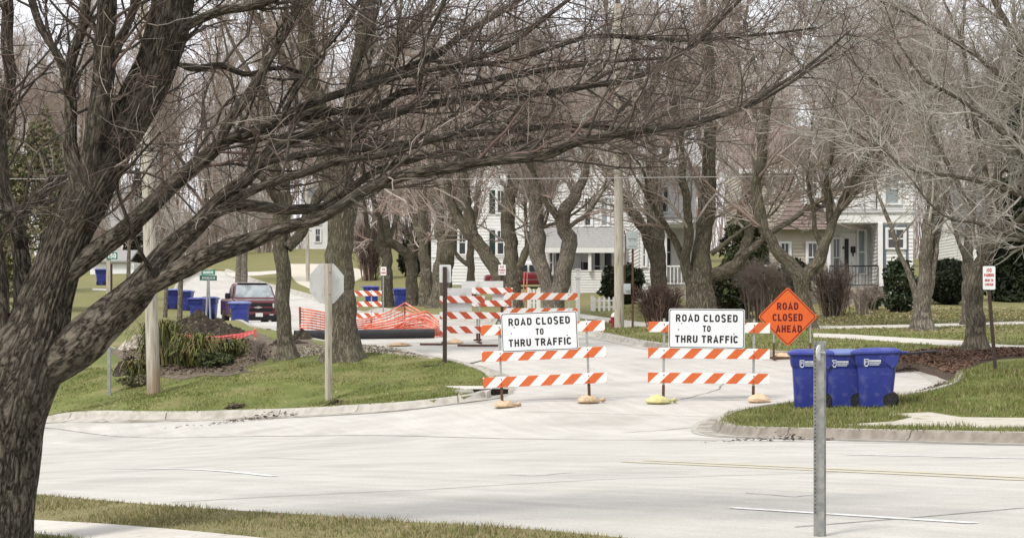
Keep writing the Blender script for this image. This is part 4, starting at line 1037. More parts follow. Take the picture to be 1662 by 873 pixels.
def stripe_mat(name, sgn, period=.43, orange=(.58, .118, .028), ang=1.0):
    m = mat(name, (.74, .73, .71), rough=.45, spec=.4)
    n = m.node_tree; b = n.nodes['Principled BSDF']
    t = n.nodes.new('ShaderNodeTexCoord'); sx = n.nodes.new('ShaderNodeSeparateXYZ'); n.links.new(t.outputs['Object'], sx.inputs[0])
    a = n.nodes.new('ShaderNodeMath'); a.operation = 'MULTIPLY_ADD'; a.inputs[1].default_value = -sgn * ang; n.links.new(sx.outputs[2], a.inputs[0]); n.links.new(sx.outputs[0], a.inputs[2])
    d = n.nodes.new('ShaderNodeMath'); d.operation = 'DIVIDE'; d.inputs[1].default_value = period; n.links.new(a.outputs[0], d.inputs[0])
    f = n.nodes.new('ShaderNodeMath'); f.operation = 'FRACT'; n.links.new(d.outputs[0], f.inputs[0])
    l = n.nodes.new('ShaderNodeMath'); l.operation = 'LESS_THAN'; l.inputs[1].default_value = .5; n.links.new(f.outputs[0], l.inputs[0])
    no = n.nodes.new('ShaderNodeTexNoise'); no.inputs['Scale'].default_value = 14; no.inputs['Detail'].default_value = 8; no.inputs['Roughness'].default_value = .75
    n.links.new(t.outputs['Object'], no.inputs['Vector'])
    r = n.nodes.new('ShaderNodeValToRGB'); r.color_ramp.elements[0].position = .60; r.color_ramp.elements[0].color = (0, 0, 0, 1); r.color_ramp.elements[1].position = .78; r.color_ramp.elements[1].color = (.75, .75, .75, 1)
    n.links.new(no.outputs['Fac'], r.inputs[0])
    m1 = n.nodes.new('ShaderNodeMix'); m1.data_type = 'RGBA'; m1.inputs[6].default_value = (.76, .75, .73, 1); m1.inputs[7].default_value = (*orange, 1)
    n.links.new(l.outputs[0], m1.inputs[0])
    m2 = n.nodes.new('ShaderNodeMix'); m2.data_type = 'RGBA'; m2.inputs[7].default_value = (.50, .40, .33, 1)
    n.links.new(r.outputs[0], m2.inputs[0]); n.links.new(m1.outputs[2], m2.inputs[6]); n.links.new(m2.outputs[2], b.inputs['Base Color'])
    return m
M_str = stripe_mat('barricade_stripes_rising', 1.0)
M_stl = stripe_mat('barricade_stripes_falling', -1.0, orange=(.47, .065, .02))

def barricade(label, b, rz, roll, rails, w, posts, m, hp=1.5, sign=None, foot=1.1, rail_h=.205, group='striped road barricades', rail_x=None, foot_m=M_rust, panels=()):
    t = thing('barricade', label, 'barricade', b, rz, group)
    t.rotation_euler = (0, roll, rz)
    for i, z in enumerate(rails):
        x = (rail_x[i] if rail_x else 0)
        mb = MB(); mb.box((0, 0, 0), (w, .028, rail_h), bev=.008)
        o = mb.build('rail', m, t); o.location = (x, -.045, z)
    for px in posts:
        mb = MB(); mb.box((px, 0, .25 + (hp - .25) / 2), (.045, .045, hp - .25), bev=.004)
        for k in range(int((hp - .3) / .06)): mb.box((px, -.0235, .3 + k * .06), (.012, .002, .012))
        p = mb.build('post', [M_galv], t)
        mb = MB(); mb.box((px, foot * .08, .03), (.06, foot, .05), bev=.006); mb.box((px, 0, .17), (.056, .056, .30), bev=.005)
        mb.build('foot', [foot_m], t)
        mb = MB()
        for z in rails:
            for s in (-.05, .05): mb.cyl((px, -.058, z + s), (px, -.072, z + s), .013, n=8)
        mb.build('bolt', [M_rust], t)
    for (x0, x1, z0, z1) in panels:
        mb = MB(); mb.box(((x0 + x1) / 2, .03, (z0 + z1) / 2), (x1 - x0, .012, z1 - z0)); mb.build('panel', [M_alu], t)
    if sign:
        sx, sz, sw, sh, lines, tm = sign
        mb = MB(); outer = rrect(sw / 2, sh / 2, .045); mb.prism([(p[0], p[1]) for p in outer], 0, .004)
        s = mb.build('sign_panel', [M_signw], t); s.location = (sx, -.068, sz)
        mb = MB(); oo = rrect(sw / 2 - .012, sh / 2 - .012, .04); ii = rrect(sw / 2 - .027, sh / 2 - .027, .03); n = len(oo)
        mb.add([(p[0], -.0015, p[1]) for p in oo] + [(p[0], -.0015, p[1]) for p in ii], [(i, (i + 1) % n, n + (i + 1) % n, n + i) for i in range(n)])
        mb.build('border', [M_black], s)
        mb = MB()
        for bx, bz in ((-.37 * sw, -.02), (.36 * sw, -.12 * sh), (-.33 * sw, .1)): mb.cyl((bx, -.001, bz), (bx, -.008, bz), .012, n=8)
        mb.build('rivet', [M_rust], s)
        for txt, tx, tz, tw, ts in lines: text_mesh('lettering', txt, ts, tm, s, (tx, -.003, tz), tw, bold=.004)
    return t
LINES = [('ROAD CLOSED', .0, .205, 1.21, .195), ('TO', .0, .0, .155, .165), ('THRU TRAFFIC', .0, -.205, 1.23, .195)]
bl = onl(886, 43.1, 0.0)
barricade('tilted front barricade with a road closed to thru traffic sign beside the storm drain', bl, math.radians(2), math.radians(-2.4), [.43, .94, 1.455], 2.44, (-.86, .86), M_str, hp=1.62,
          sign=(-.07, 1.39, 1.50, .765, LINES, M_black))
br = onl(1149.5, 43.0, 0.0)
barricade('level front barricade with a road closed to thru traffic sign near the blue bins', br, math.radians(-1.5), math.radians(.6), [.46, .945, 1.455], 2.38, (-.88, .88), M_str, hp=1.62,
          sign=(-.05, 1.43, 1.485, .775, LINES, M_black))
# rear barricades
b2 = onl(750, 63, 0)
barricade('rear barricade with three falling-stripe rails and blank grey panels, behind the brown sign post', b2, math.radians(6), 0, [.40, .81, 1.27], 1.30, (-.52, .50), M_stl, hp=1.40, panels=((-.42, .28, .92, 1.60),), foot=1.2, rail_h=.20)
b3 = onl(799, 64.5, 0)
barricade('upper rear barricade with falling stripes before the broad grey panel, beside the small white notice', b3, math.radians(-8), 0, [.75, 1.10, 1.47], 1.22, (-.45, .42), M_stl, hp=1.60, panels=((-.92, .32, 1.50, 1.76), (.0, .42, 1.18, 1.40)), foot=1.2, rail_h=.18)
b4 = onl(877, 63.5, 0)
barricade('rear barricade whose long top rail shows above the left road closed sign', b4, math.radians(2), math.radians(.2), [.42, .85, 1.29], 2.15, (-.82, .82), M_str, hp=1.42, foot=1.2, rail_h=.20)
b5 = onl(594, 80, 0)
barricade('small distant barricade with three rails beside the orange netting, in front of a blue cart', b5, math.radians(4), 0, [.45, .87, 1.26], 1.15, (.2,), stripe_mat('barricade_stripes_far', -1.0, period=.36, orange=(.50, .10, .035)), hp=1.4, foot=.9, rail_h=.19)
# skid bars lying on the road under the rear barricades
for px0, px1, py, nm in ((682, 722, 560.5, 'brown steel skid bar lying on the road left of the brown sign post'), (743, 808, 562.5, 'dark rusty steel bar lying on the road under the rear barricades')):
    a, b = G(px0, py), G(px1, py)
    mb = MB(); d = (b - a); mb.box((0, 0, .035), (d.length, .09, .06), bev=.01)
    o = mb.build('skid_bar', [M_rust]); o.location = (a + b) / 2; o.rotation_euler = (0, 0, math.atan2(d.y, d.x)); props(o, nm, 'steel bar')

# ---- sandbags
def sandbag(label, px, py, L_, Wd, H_, rz, m, seed, tie=True, off=0.0):
    rng = random.Random(seed); b = G(px, py, off)
    t = thing('sandbag', label, 'sandbag', b, rz, 'sandbags on the barricade feet')
    bm = bmesh.new(); bmesh.ops.create_uvsphere(bm, u_segments=28, v_segments=16, radius=1)
    for v in bm.verts:
        x, y, z = v.co
        pinch = 1 - .45 * max(0, x) ** 2
        n = vnoise((x * 2 + seed, y * 2, z * 2), 1.4) * .28 + abs(vnoise((x * 3 + seed, y * 7, z * 5))) * -.16 + vnoise((x * 9 + seed, y * 9, z * 8)) * .06
        v.co = Vector((x * L_ / 2 * (1 + n * .5), y * Wd / 2 * pinch * (1 + n), max(-.02, (z * .5 + .5 * abs(z) * .3 + .28) * H_ * pinch * (1 + n * 1.6))))
    me = bpy.data.meshes.new('sack'); bm.to_mesh(me); bm.free(); me.materials.append(m)
    me.polygons.foreach_set('use_smooth', [True] * len(me.polygons)); link('sack', me, t)
    if tie:
        mb = MB(); mb.tube([(L_ * .44, 0, H_ * .35), (L_ * .52, .01, H_ * .42), (L_ * .60, .03, H_ * .50), (L_ * .64, .06, H_ * .3)], [.03, .022, .04, .05], 8)
        mb.tube([(L_ * .46, -.03, H_ * .4), (L_ * .47, .0, H_ * .62), (L_ * .46, .035, H_ * .4), (L_ * .45, 0, H_ * .2), (L_ * .46, -.035, H_ * .36)], .009, 6)
        mb.build('tied_neck', [m], t, smooth=True)
    return t
M_bag = mat('tan_sandbag_cloth', (.50, .38, .24), (.62, .50, .35), scale=12, rough=.95, bump=.4, bscale=60, c3=(.40, .27, .16), s3=5)
M_bagy = mat('yellow_sandbag_cloth', (.58, .54, .22), (.68, .64, .36), scale=10, rough=.95, bump=.4, bscale=60, c3=(.42, .40, .18), s3=5)
M_bagp = mat('pale_sandbag_cloth', (.62, .45, .28), (.72, .57, .40), scale=9, rough=.95, bump=.4, bscale=60)
sandbag('tan sandbag at the left foot of the tilted barricade, near the storm drain', 819, 661, .46, .34, .14, .15, M_bag, 3)
sandbag('tan sandbag on the right foot of the left barricade', 955, 654, .46, .36, .16, -.1, M_bag, 5)
sandbag('yellow sandbag with a knotted neck at the left foot of the right barricade', 1069, 655, .52, .38, .17, .05, M_bagy, 8)
sandbag('pale sandbag behind the right foot of the right barricade', 1232, 653, .46, .36, .17, 0, M_bagp, 11, tie=False)
sandbag('pale sandbag on the foot of the orange diamond sign stand', 1272, 582, .52, .36, .17, .1, M_bagp, 14, tie=False)
sandbag('small flattened tan sandbag on the road below the black pipe end', 648, 562, .75, .4, .12, .2, M_bag, 17, tie=False)
sandbag('small tan sandbag beside the short rusty bar under the rear barricades', 737, 558, .55, .35, .15, 2.9, M_bagp, 19, tie=False)

# ---- orange diamond sign on a stand
bo = onl(1262, 53, 0.0)
t = thing('road_sign', 'orange diamond road closed ahead sign on a low stand, behind the right barricade', 'road sign', bo, math.radians(-3))
hs = .86
zc = (HY - 514) / F * 53 + EYE - bo.z
sx = (1278 - 1262) / F * 53
def diamond(r, c=.06):
    q = rrect(r / math.sqrt(2), r / math.sqrt(2), c, n=3); a = math.radians(45)
    return [(p[0] * math.cos(a) - p[1] * math.sin(a), p[0] * math.sin(a) + p[1] * math.cos(a)) for p in q]
RD = 47.5 / F * 53 * 1.02
mb = MB(); mb.prism(diamond(RD), 0, .004); s = mb.build('sign_panel', [M_signo], t); s.location = (sx, -.06, zc)
mb = MB(); oo, ii = diamond(RD - .035), diamond(RD - .062, .045); n = len(oo)
mb.add([(p[0], -.0015, p[1]) for p in oo] + [(p[0], -.0015, p[1]) for p in ii], [(i, (i + 1) % n, n + (i + 1) % n, n + i) for i in range(n)])
mb.build('border', [M_ink], s)
for txt, z, w in (('ROAD', .255, .51), ('CLOSED', -.015, .72), ('AHEAD', -.29, .62)): text_mesh('lettering', txt, .235, M_ink, s, (.0 + (.03 if txt == 'AHEAD' else 0), -.003, z), w, bold=.006)
for x in (-.33, .55):
    mb = MB(); mb.box((sx + x, 0, (zc) / 2), (.035, .035, zc), bev=.003); mb.build('leg', [M_galv], t)
    mb = MB(); mb.box((sx + x, .0, .2), (.05, .05, .4)); mb.build('socket', [M_rust], t)
mb = MB(); mb.box((sx + .05, 0, .04), (1.3, .07, .05)); mb.box((sx - .33, 0, .035), (.06, 1.0, .05)); mb.box((sx + .55, 0, .035), (.06, 1.0, .05)); mb.build('foot', [M_rust], t)

# ---- blue wheeled carts
M_blue = mat('blue_cart_plastic', (.019, .030, .20), (.027, .042, .235), scale=3, rough=.42, spec=.4, bump=.03, bscale=80, c3=(.085, .095, .26), s3=7, lo3=.54, hi3=.78)
M_blid = mat('blue_cart_lid', (.030, .042, .25), (.045, .062, .29), scale=4, rough=.35, spec=.5, c3=(.08, .10, .27), s3=5)
M_lblue = mat('pale_blue_cart_lid', (.12, .17, .38), (.17, .22, .42), scale=4, rough=.4, spec=.5)
M_tyre = mat('cart_tyre', (.010, .010, .011), (.02, .02, .02), scale=30, rough=.7)
M_hub = mat('cart_wheel_hub', (.03, .03, .032), rough=.5)
M_decal = mat('white_cart_print', (.72, .74, .78), rough=.5)
def cart(label, b, rz, lid=None, group='blue wheeled carts', s=1.0):
    """front (handle side away) at -x, wheels at +x, print on the -y side"""
    lid = lid or M_blid
    t = thing('wheelie_bin', label, 'bin', b, rz, group); t.scale = (s, s, s)
    mb = MB()
    R = [(.0, .27, .25, -.02, .04), (.06, .285, .265, -.015, .05), (.45, .315, .29, -.005, .05), (.70, .335, .305, .0, .05), (.71, .335, .305, .0, .05), (.75, .36, .325, .0, .055), (.80, .375, .335, .005, .055), (.97, .395, .35, .01, .055)]
    mb.loft([rrect(hx, hy, r, 4, z, cx) for z, hx, hy, cx, r in R])
    body = mb.build('body', [M_blue], t, smooth=True)
    mb = MB()   # moulded ledge that swells out below the handle
    for sy in (-1, 1):
        mb = MB(); mb.prism([(.30, .70), (.385, .80), (.41, .95), (.20, .95), (.13, .84)], sy * .335 - .012, sy * .335 + .012)
        mb.build('grip_ledge', [M_blue], t, smooth=True)
    mb = MB()
    mb.loft([rrect(.425, .375, .06, 4, .955, .015), rrect(.44, .385, .06, 4, .965, .015), rrect(.44, .385, .06, 4, 1.0, .015), rrect(.41, .36, .07, 4, 1.03, .015), rrect(.30, .27, .09, 4, 1.062, .01), rrect(.12, .1, .08, 4, 1.07, .0)])
    l = mb.build('lid', [lid], t, smooth=True)
    mb = MB(); mb.box((.44, 0, .985), (.05, .60, .05), bev=.015); mb.tube([(.43, -.26, .975), (.53, -.25, .985), (.55, 0, .99), (.53, .25, .985), (.43, .26, .975)], .017, 8)
    mb.build('handle', [M_blue], t, smooth=True)
    for sy in (-1, 1):
        mb = MB(); yc = sy * .245
        pr = [(.075, -.03), (.12, -.034), (.135, -.015), (.135, .015), (.12, .034), (.075, .03)]
        rings = [[(.25 + r * math.cos(a), yc + y, .135 + r * math.sin(a)) for a in np.linspace(0, 2 * math.pi, 20, endpoint=False)] for r, y in pr]
        mb.loft(rings, caps=True); w = mb.build('wheel', [M_tyre], t, smooth=True)
        mb = MB()
        for k in range(6):
            a = k * math.pi / 3; mb.box((.25 + .05 * math.cos(a), yc + sy * .031, .135 + .05 * math.sin(a)), (.085, .01, .016), rot=Matrix.Rotation(-a, 3, 'Y'))
        mb.cyl((.25, yc - sy * .03, .135), (.25, yc + sy * .042, .135), .024, n=10)
        mb.build('hub', [M_hub], w)
    mb = MB(); mb.cyl((.25, -.22, .135), (.25, .22, .135), .014, n=8); mb.build('axle', [M_galv], t)
    # printed emblem: shield and three lines of small print
    mb = MB(); q = MB()
    def py(z): return -(.305 + (z - .70) * .166) - .004 if z > .7 else -.31
    def qd(o, x0, x1, z0, z1): o.quad((x0, py(z0) - .021, z0), (x1, py(z0) - .021, z0), (x1, py(z1) - .021, z1), (x0, py(z1) - .021, z1))
    x0, z0 = -.21, .74
    for (a, c, d, e) in ((0, .012, .02, .12), (.07, .082, .02, .12), (0, .082, .115, .128), (.02, .062, -.008, .012), (.012, .022, .0, .03), (.06, .07, .0, .03), (.022, .035, .045, .10), (.048, .058, .06, .095)):
        qd(mb, x0 + a, x0 + c, z0 + d, z0 + e)
    rr = random.Random(4)
    x = .095
    while x < .30:
        w = rr.uniform(.012, .024); qd(mb, x0 + x, x0 + x + w, z0 + .072, z0 + .112); x += w + .006
    for zz in (.044, .016):
        x = .095
        while x < .29 - (.044 - zz):
            w = rr.uniform(.008, .02); qd(mb, x0 + x, x0 + x + w, z0 + zz, z0 + zz + .016); x += w + .005
    mb.build('printed_emblem', [M_decal], t)
    return t
lawnoff = LAWN
cb = onl(1316, 40.6); proto_cart = cart('left one of three blue bins on the grass corner, behind the steel post', onp(1316, 660.5), math.radians(-6))
rl = random.Random(12)
def cart_copy(label, b, rz, lid=None, s=1.0):
    c = copy_tree(proto_cart); c['label'] = label; c.location = b; c.rotation_euler = (0, 0, rz); c.scale = (s, s, s)
    for ch in c.children:
        if ch.name.startswith('lid'): ch.rotation_euler = (rl.uniform(-.012, .012), rl.uniform(-.03, .01), rl.uniform(-.02, .02))
    if lid:
        for ch in c.children:
            if ch.name.startswith('lid'): ch.data = ch.data.copy(); ch.data.materials[0] = lid
    return c
cart_copy('middle one of the three blue wheelie bins on the grass corner, with a paler lid', onp(1370, 659), math.radians(-10), M_lblue, .98)
cart_copy('right of the three blue wheelie bins on the grass corner, with both wheels showing', onp(1423, 659.5), math.radians(-12))
cart_copy('blue wheelie bin standing at the kerb right beside the red pickup truck', onl(390, 92), math.radians(175), M_lblue)
cart_copy('blue wheelie bin seen between the thin street sign legs, left one of its pair', onl(321, 103), math.radians(-100))
cart_copy('blue wheelie bin right of the thin street sign legs, touching its neighbour', onl(341, 104), math.radians(-95))
cart_copy('blue wheelie bin behind the young tree stem, with a pale lid', onl(281, 116), math.radians(-92), M_lblue)
cart_copy('blue wheelie bin just right of the young tree stem on the left verge', onl(302, 115), math.radians(-96))
cart_copy('blue wheelie bin far left beneath the green 150 sign', onl(165, 142), math.radians(-90))
cart_copy('blue wheelie bin behind the small distant barricade', onl(603, 116), math.radians(178))
cart_copy('blue wheelie bin standing behind the orange netting between two street trees', onl(650, 108), math.radians(92))

# ---- near sign post, cut off at the top, its sign edge-on
bp_ = onl(1332, 14.0); top = W(1335, 553, 14.0).z - bp_.z
t = thing('sign_post', 'bare perforated steel post standing close to us before the blue bins', 'sign post', bp_, math.radians(8))
wv = 20.5 / F * 14.0
mb = MB()
prof = [(-.5, .30), (-.5, .22), (-.30, .22), (-.20, -.32), (.20, -.32), (.30, .22), (.5, .22), (.5, .30), (.25, .30), (.14, -.22), (-.14, -.22), (-.25, .30)]
mb.loft([[(x * wv, y * wv, z) for x, y in prof] for z in (-.15, top)])
mb.build('channel', [M_galv_d], t)
mb = MB()
for k in range(int(top / .0254)):
    mb.cyl((-.4 * wv, .215 * wv, top - .03 - k * .0254), (-.4 * wv, .205 * wv, top - .03 - k * .0254), .0045, n=7)
mb.build('bolt_hole', [M_black], t)
mb = MB(); rings = []
for y, r in ((-.005, .048), (-.003, .051), (.003, .051), (.005, .048)): rings.append([(y, r * math.cos(a), r * math.sin(a)) for a in np.linspace(0, 2 * math.pi, 24, endpoint=False)])
mb.loft(rings); o = mb.build('round_plate', [M_alu], t, smooth=True); o.location = (-.018, -.03, top - .075); o.rotation_euler = (0, 0, math.radians(-38))
mb = MB(); mb.cyl((-.02, -.03, top - .075), (.02, -.03, top - .075), .008, n=8); mb.build('bolt', [M_galv], t)

# ---- stop sign seen from behind
bs = onl(533, 50); zs = W(535, 460, 50).z - bs.z
t = thing('stop_sign', 'back of an octagonal stop sign on a pale wooden post on the left lawn', 'stop sign', bs, math.radians(36))
hp_ = W(534, 428, 50).z - bs.z
mb = MB(); mb.box((0, 0, hp_ / 2 - .1), (.115, .13, hp_ + .2), bev=.006); mb.build('post', [M_wood], t)
R8 = 32.3 / F * 50 / math.cos(math.pi / 8)
mb = MB(); mb.prism([(R8 * math.cos(math.radians(22.5 + 45 * k)), R8 * math.sin(math.radians(22.5 + 45 * k))) for k in range(8)], 0, .004)
o = mb.build('sign_panel', [M_alu], t); o.location = (0, .07, zs)
mb = MB()
for z in (-.25, .25): mb.cyl((0, -.066, zs + z), (0, -.075, zs + z), .014, n=8)
mb.build('bolt', [M_rust], t)

# ---- small notices on posts
def notice(name, label, base_px, Z, top_py, sign, post_m, pw, back=False, lines=(), rz=0, lean=0.0, sm=None):
    b = onl(base_px, Z); cxp, cyp, w, h = sign
    t = thing(name, label, 'sign', b, rz); ht = W(base_px, top_py, Z).z - b.z
    dx = lean
    mb = MB(); mb.loft([[(x * pw / 2 + dx * (z / ht), y * pw / 2 * .6, z) for x, y in ((-1, -1), (1, -1), (1, 1), (-1, 1))] for z in (-.1, ht)]); mb.build('post', [post_m], t)
    zc = W(cxp, cyp, Z).z - b.z; x = (cxp - base_px) / F * Z; ww, hh = w / F * Z, h / F * Z
    mb = MB(); mb.prism([(p[0], p[1]) for p in rrect(ww / 2, hh / 2, min(ww, hh) * .1)], 0, .004)
    s = mb.build('sign_panel', [sm or (M_alu if back else M_signw)], t); s.location = (x, (.5 * pw + .004) if back else -(.5 * pw + .006), zc)
    if not back:
        for txt, fz, fw, fs, m in lines: text_mesh('lettering', txt, fs * hh, m, s, (0, -.003, fz * hh), fw * ww, bold=.002)
    return t
notice('notice_sign', 'brown steel post with a small blank grey sign back on the left lawn tip', 722, 54, 433, (722.5, 444, 19, 29), M_brown, .105, back=True)
NPL = [('NO', .33, .38, .22, M_red), ('PARKING', .12, .78, .17, M_red), ('HERE TO', -.10, .66, .14, M_red), ('CORNER', -.28, .66, .14, M_red)]
notice('no_parking_sign', 'white no parking notice on a leaning dark post beside the mulch bed at the right', 1616, 43, 468, (1605, 451, 20, 38), M_brown, .07, lines=NPL, lean=-11 / F * 43, rz=math.radians(-4))
notice('no_parking_sign', 'small white notice on a dark post before the maple with a slanting limb', 815, 66, 446, (815, 438, 12, 17), M_brown, .10, lines=[('NO', .28, .5, .3, M_red), ('PARKING', -.02, .8, .22, M_red), ('ZONE', -.28, .6, .2, M_red)])
notice('no_parking_sign', 'small white notice on a thin grey post before the straight far trunk', 622, 98, 440, (622.5, 440, 9.5, 14), M_galv_d, .06, lines=[('NO', .2, .5, .35, M_red), ('PARKING', -.2, .8, .25, M_red)])
# green street name blades on two thin legs
b = onl(338, 72); t = thing('street_sign', 'crossed green street name blades on two thin splayed steel legs by the dirt mound', 'street sign', b, 0)
zb = W(337, 449, 72).z - b.z
for sx in (-1, 1):
    mb = MB(); mb.cyl((sx * .09, 0, -.1), (sx * .012, 0, zb - .1), .032, n=8); mb.build('leg', [M_galv], t)
for a, zz, L_ in ((math.radians(50), 0.02, .75), (math.radians(-35), .2, .6)):
    mb = MB(); mb.box((0, 0, 0), (L_, .012, .17), bev=.004); o = mb.build('name_blade', [M_green], t); o.location = (0, 0, zb + zz - .06); o.rotation_euler = (0, 0, a)
    q = MB(); rr = random.Random(int(L_ * 100)); x = -L_ * .38
    while x < L_ * .36:
        w = rr.uniform(.03, .06); q.box((x + w / 2, -.0075, 0), (w * .7, .002, .085)); x += w + .012
    q.build('lettering', [M_signw], o)
# green 150 sign at the far left on its own post
b = onl(180, 88); t = thing('street_sign', 'green 150 block sign on a rust-stained post between the limbs of the near tree', 'street sign', b, 0)
zb = W(183, 416, 88).z - b.z
mb = MB(); mb.box((-.1, 0, zb / 2), (.16, .1, zb)); mb.build('post', [M_wood], t)
mb = MB(); mb.box((.0, .05, zb * .45), (.10, .06, zb * .9)); mb.build('stake', [M_rust], t)
mb = MB(); mb.box((0, 0, 0), (.44, .012, .28), bev=.004); o = mb.build('name_blade', [M_green], t); o.location = (.06, -.08, zb + .02)
text_mesh('lettering', '150', .26, M_signw, o, (0, -.009, 0), .33, bold=.006)
# short grey marker post below the low limb
b = onp(177, 641); h = W(176, 566, b.y).z - b.z
t = thing('marker_post', 'short grey steel post on the left lawn beneath the low limb of the near tree', 'post', b, 0)
mb = MB(); mb.box((0, 0, h / 2), (.09, .07, h + .1), bev=.006); mb.build('post', [M_galv_d], t)
mb = MB(); mb.tube([(0, 0, h), (.05, 0, h + .05), (.16, 0, h - .0)], .02, 6); mb.build('bracket', [M_galv], t)
# ---- utility poles
M_pole = mat('pale_timber_pole', (.33, .30, .245), (.52, .485, .42), scale=5, rough=.95, stretch=(7, 7, .35), bump=.35, bscale=9, c3=(.20, .17, .13), s3=2.2, lo3=.54, hi3=.68)
def _stain(m, ztop, col):
    n = m.node_tree; b = n.nodes['Principled BSDF']; src = b.inputs['Base Color'].links[0].from_socket
    t = n.nodes.new('ShaderNodeTexCoord'); sp = n.nodes.new('ShaderNodeSeparateXYZ'); n.links.new(t.outputs['Object'], sp.inputs[0])
    mp = n.nodes.new('ShaderNodeMapping'); mp.inputs['Scale'].default_value = (9, 9, .9); n.links.new(t.outputs['Object'], mp.inputs['Vector'])
    no = n.nodes.new('ShaderNodeTexNoise'); no.inputs['Scale'].default_value = 1.0; no.inputs['Detail'].default_value = 5; n.links.new(mp.outputs[0], no.inputs['Vector'])
    ma = n.nodes.new('ShaderNodeMath'); ma.operation = 'MULTIPLY_ADD'; ma.inputs[1].default_value = -2.2; n.links.new(no.outputs['Fac'], ma.inputs[0]); n.links.new(sp.outputs[2], ma.inputs[2])
    mr = n.nodes.new('ShaderNodeMapRange'); mr.inputs[1].default_value = ztop - 1.5; mr.inputs[2].default_value = ztop - .9; mr.inputs[3].default_value = .65; mr.inputs[4].default_value = 0
    n.links.new(ma.outputs[0], mr.inputs[0])
    mx_ = n.nodes.new('ShaderNodeMix'); mx_.data_type = 'RGBA'; n.links.new(mr.outputs[0], mx_.inputs[0]); n.links.new(src, mx_.inputs[6]); mx_.inputs[7].default_value = (*col, 1); n.links.new(mx_.outputs[2], b.inputs['Base Color'])
_stain(M_pole, .62, (.20, .12, .06))
def pole(label, base_px, Z, top, r0, r1, m, h, base_py=None):
    b = onl(base_px, Z) if base_py is None else onp(base_px, base_py); Z = b.y; t = thing('utility_pole', label, 'utility pole', b, 0)
    n = 14; tx, ty = (top[0] - base_px) / F * Z, W(top[0], top[1], Z).z - b.z
    k = h / ty
    mb = MB(); mb.tube([(tx * k * q, 0, -.2 + (h + .2) * q) for q in np.linspace(0, 1, n)], [r0 + (r1 - r0) * q for q in np.linspace(0, 1, n)], 18)
    mb.build('pole', [m], t, smooth=True)
    return t, b
pole('leaning pale timber pole on the left lawn before the long leaves', 250, 52, (233, 60), .165, .125, M_pole, 10, 639)
pt, pb = pole('straight grey timber pole with a meter and a grey cabinet', 1005, 71, (1004, 280), .16, .13, M_wood, 10.5)
M_boxg = mat('grey_painted_box', (.36, .40, .40), (.42, .46, .45), scale=3, rough=.5)
zb = W(1025, 390, 71).z - pb.z
mb = MB(); mb.box((.42, .05, zb), (.36, .2, .58), bev=.02); o = mb.build('meter_cabinet', [M_boxg], pt)
mb = MB(); mb.box((.42, -.055, zb + .05), (.28, .01, .02)); mb.box((.42, -.055, zb - .2), (.3, .01, .012)); mb.cyl((.34, -.05, zb + .0), (.34, -.07, zb), .02, n=8); mb.cyl((.50, -.05, zb), (.50, -.07, zb), .02, n=8); mb.build('latch', [M_galv_d], o)
mb = MB(); mb.tube([(.44, .05, zb - .28), (.44, .05, .0)], .035, 8); mb.tube([(.16, -.02, zb + .3), (.2, -.03, 3), (.17, 0, 1.0)], .022, 6); mb.build('conduit', [M_rust], pt, smooth=True)
zm = W(1017, 469, 71).z - pb.z
mb = MB(); mb.box((.25, -.05, zm), (.24, .12, .34), bev=.02); mb.cyl((.27, -.11, zm + .03), (.27, -.17, zm + .03), .09, n=16); mb.build('meter', [M_boxg], pt, smooth=True)
pole('slim pale pole by the far driveway, left of the stop sign', 500, 150, (498, 340), .14, .12, M_wood, 7)
# service wire running across the street
mb = MB(); pts = []
for q in np.linspace(0, 1, 40):
    px = -60 + 1800 * q; py = np.interp(px, [-60, 240, 640, 1004, 1300, 1740], [290, 292, 292, 289, 286, 268]); pts.append(W(px, py, 68))
mb.tube(pts, .012, 5); o = mb.build('service_wire', [mat('pale_wire', (.38, .37, .36), rough=.5)]); props(o, 'thin pale service wire strung across the whole street between the poles', 'wire')
# ---- hydrant
M_hyd = mat('hydrant_red', (.20, .018, .022), (.26, .03, .03), scale=8, rough=.5)
b = onl(997, 77); t = thing('fire_hydrant', 'small dark red fire hydrant with a pale cap, beside the straight timber pole', 'hydrant', b)
mb = MB(); mb.tube([(0, 0, -.05), (0, 0, .04), (0, 0, .05), (0, 0, .42), (0, 0, .44), (0, 0, .5)], [.16, .16, .115, .115, .15, .15], 14); mb.build('barrel', [M_hyd], t, smooth=True)
mb = MB(); mb.tube([(0, 0, .5), (0, 0, .58), (0, 0, .63), (0, 0, .66)], [.13, .11, .06, .03], 14); mb.build('bonnet', [M_alu], t, smooth=True)
for a in (0, math.pi, -math.pi / 2):
    mb = MB(); mb.cyl((.1 * math.cos(a), .1 * math.sin(a), .34), (.19 * math.cos(a), .19 * math.sin(a), .34), .06, n=10); mb.build('nozzle', [M_hyd], t, smooth=True)
# ---- storm drain inlet at the left corner
b = G(800, 643); t = thing('storm_drain', 'concrete storm drain inlet with a dark opening at the tip of the left kerb', 'storm drain', b, math.radians(24))
mb = MB(); mb.loft([[(-.80, -.10, -.1), (-.80, .15, -.1), (-.42, .15, -.1), (-.36, -.10, -.1)], [(-.80, -.02, .15), (-.80, .15, .15), (-.50, .15, .15), (-.48, -.02, .15)]])
mb.build('concrete_wing', [M_kerb], t)
mb = MB(); mb.box((.44, .30, .03), (.12, .5, .22), bev=.02); mb.build('concrete_wing', [M_kerb], t)
mb = MB(); mb.box((-.02, .24, .06), (.84, .35, .175)); mb.build('dark_opening', [M_knot], t)
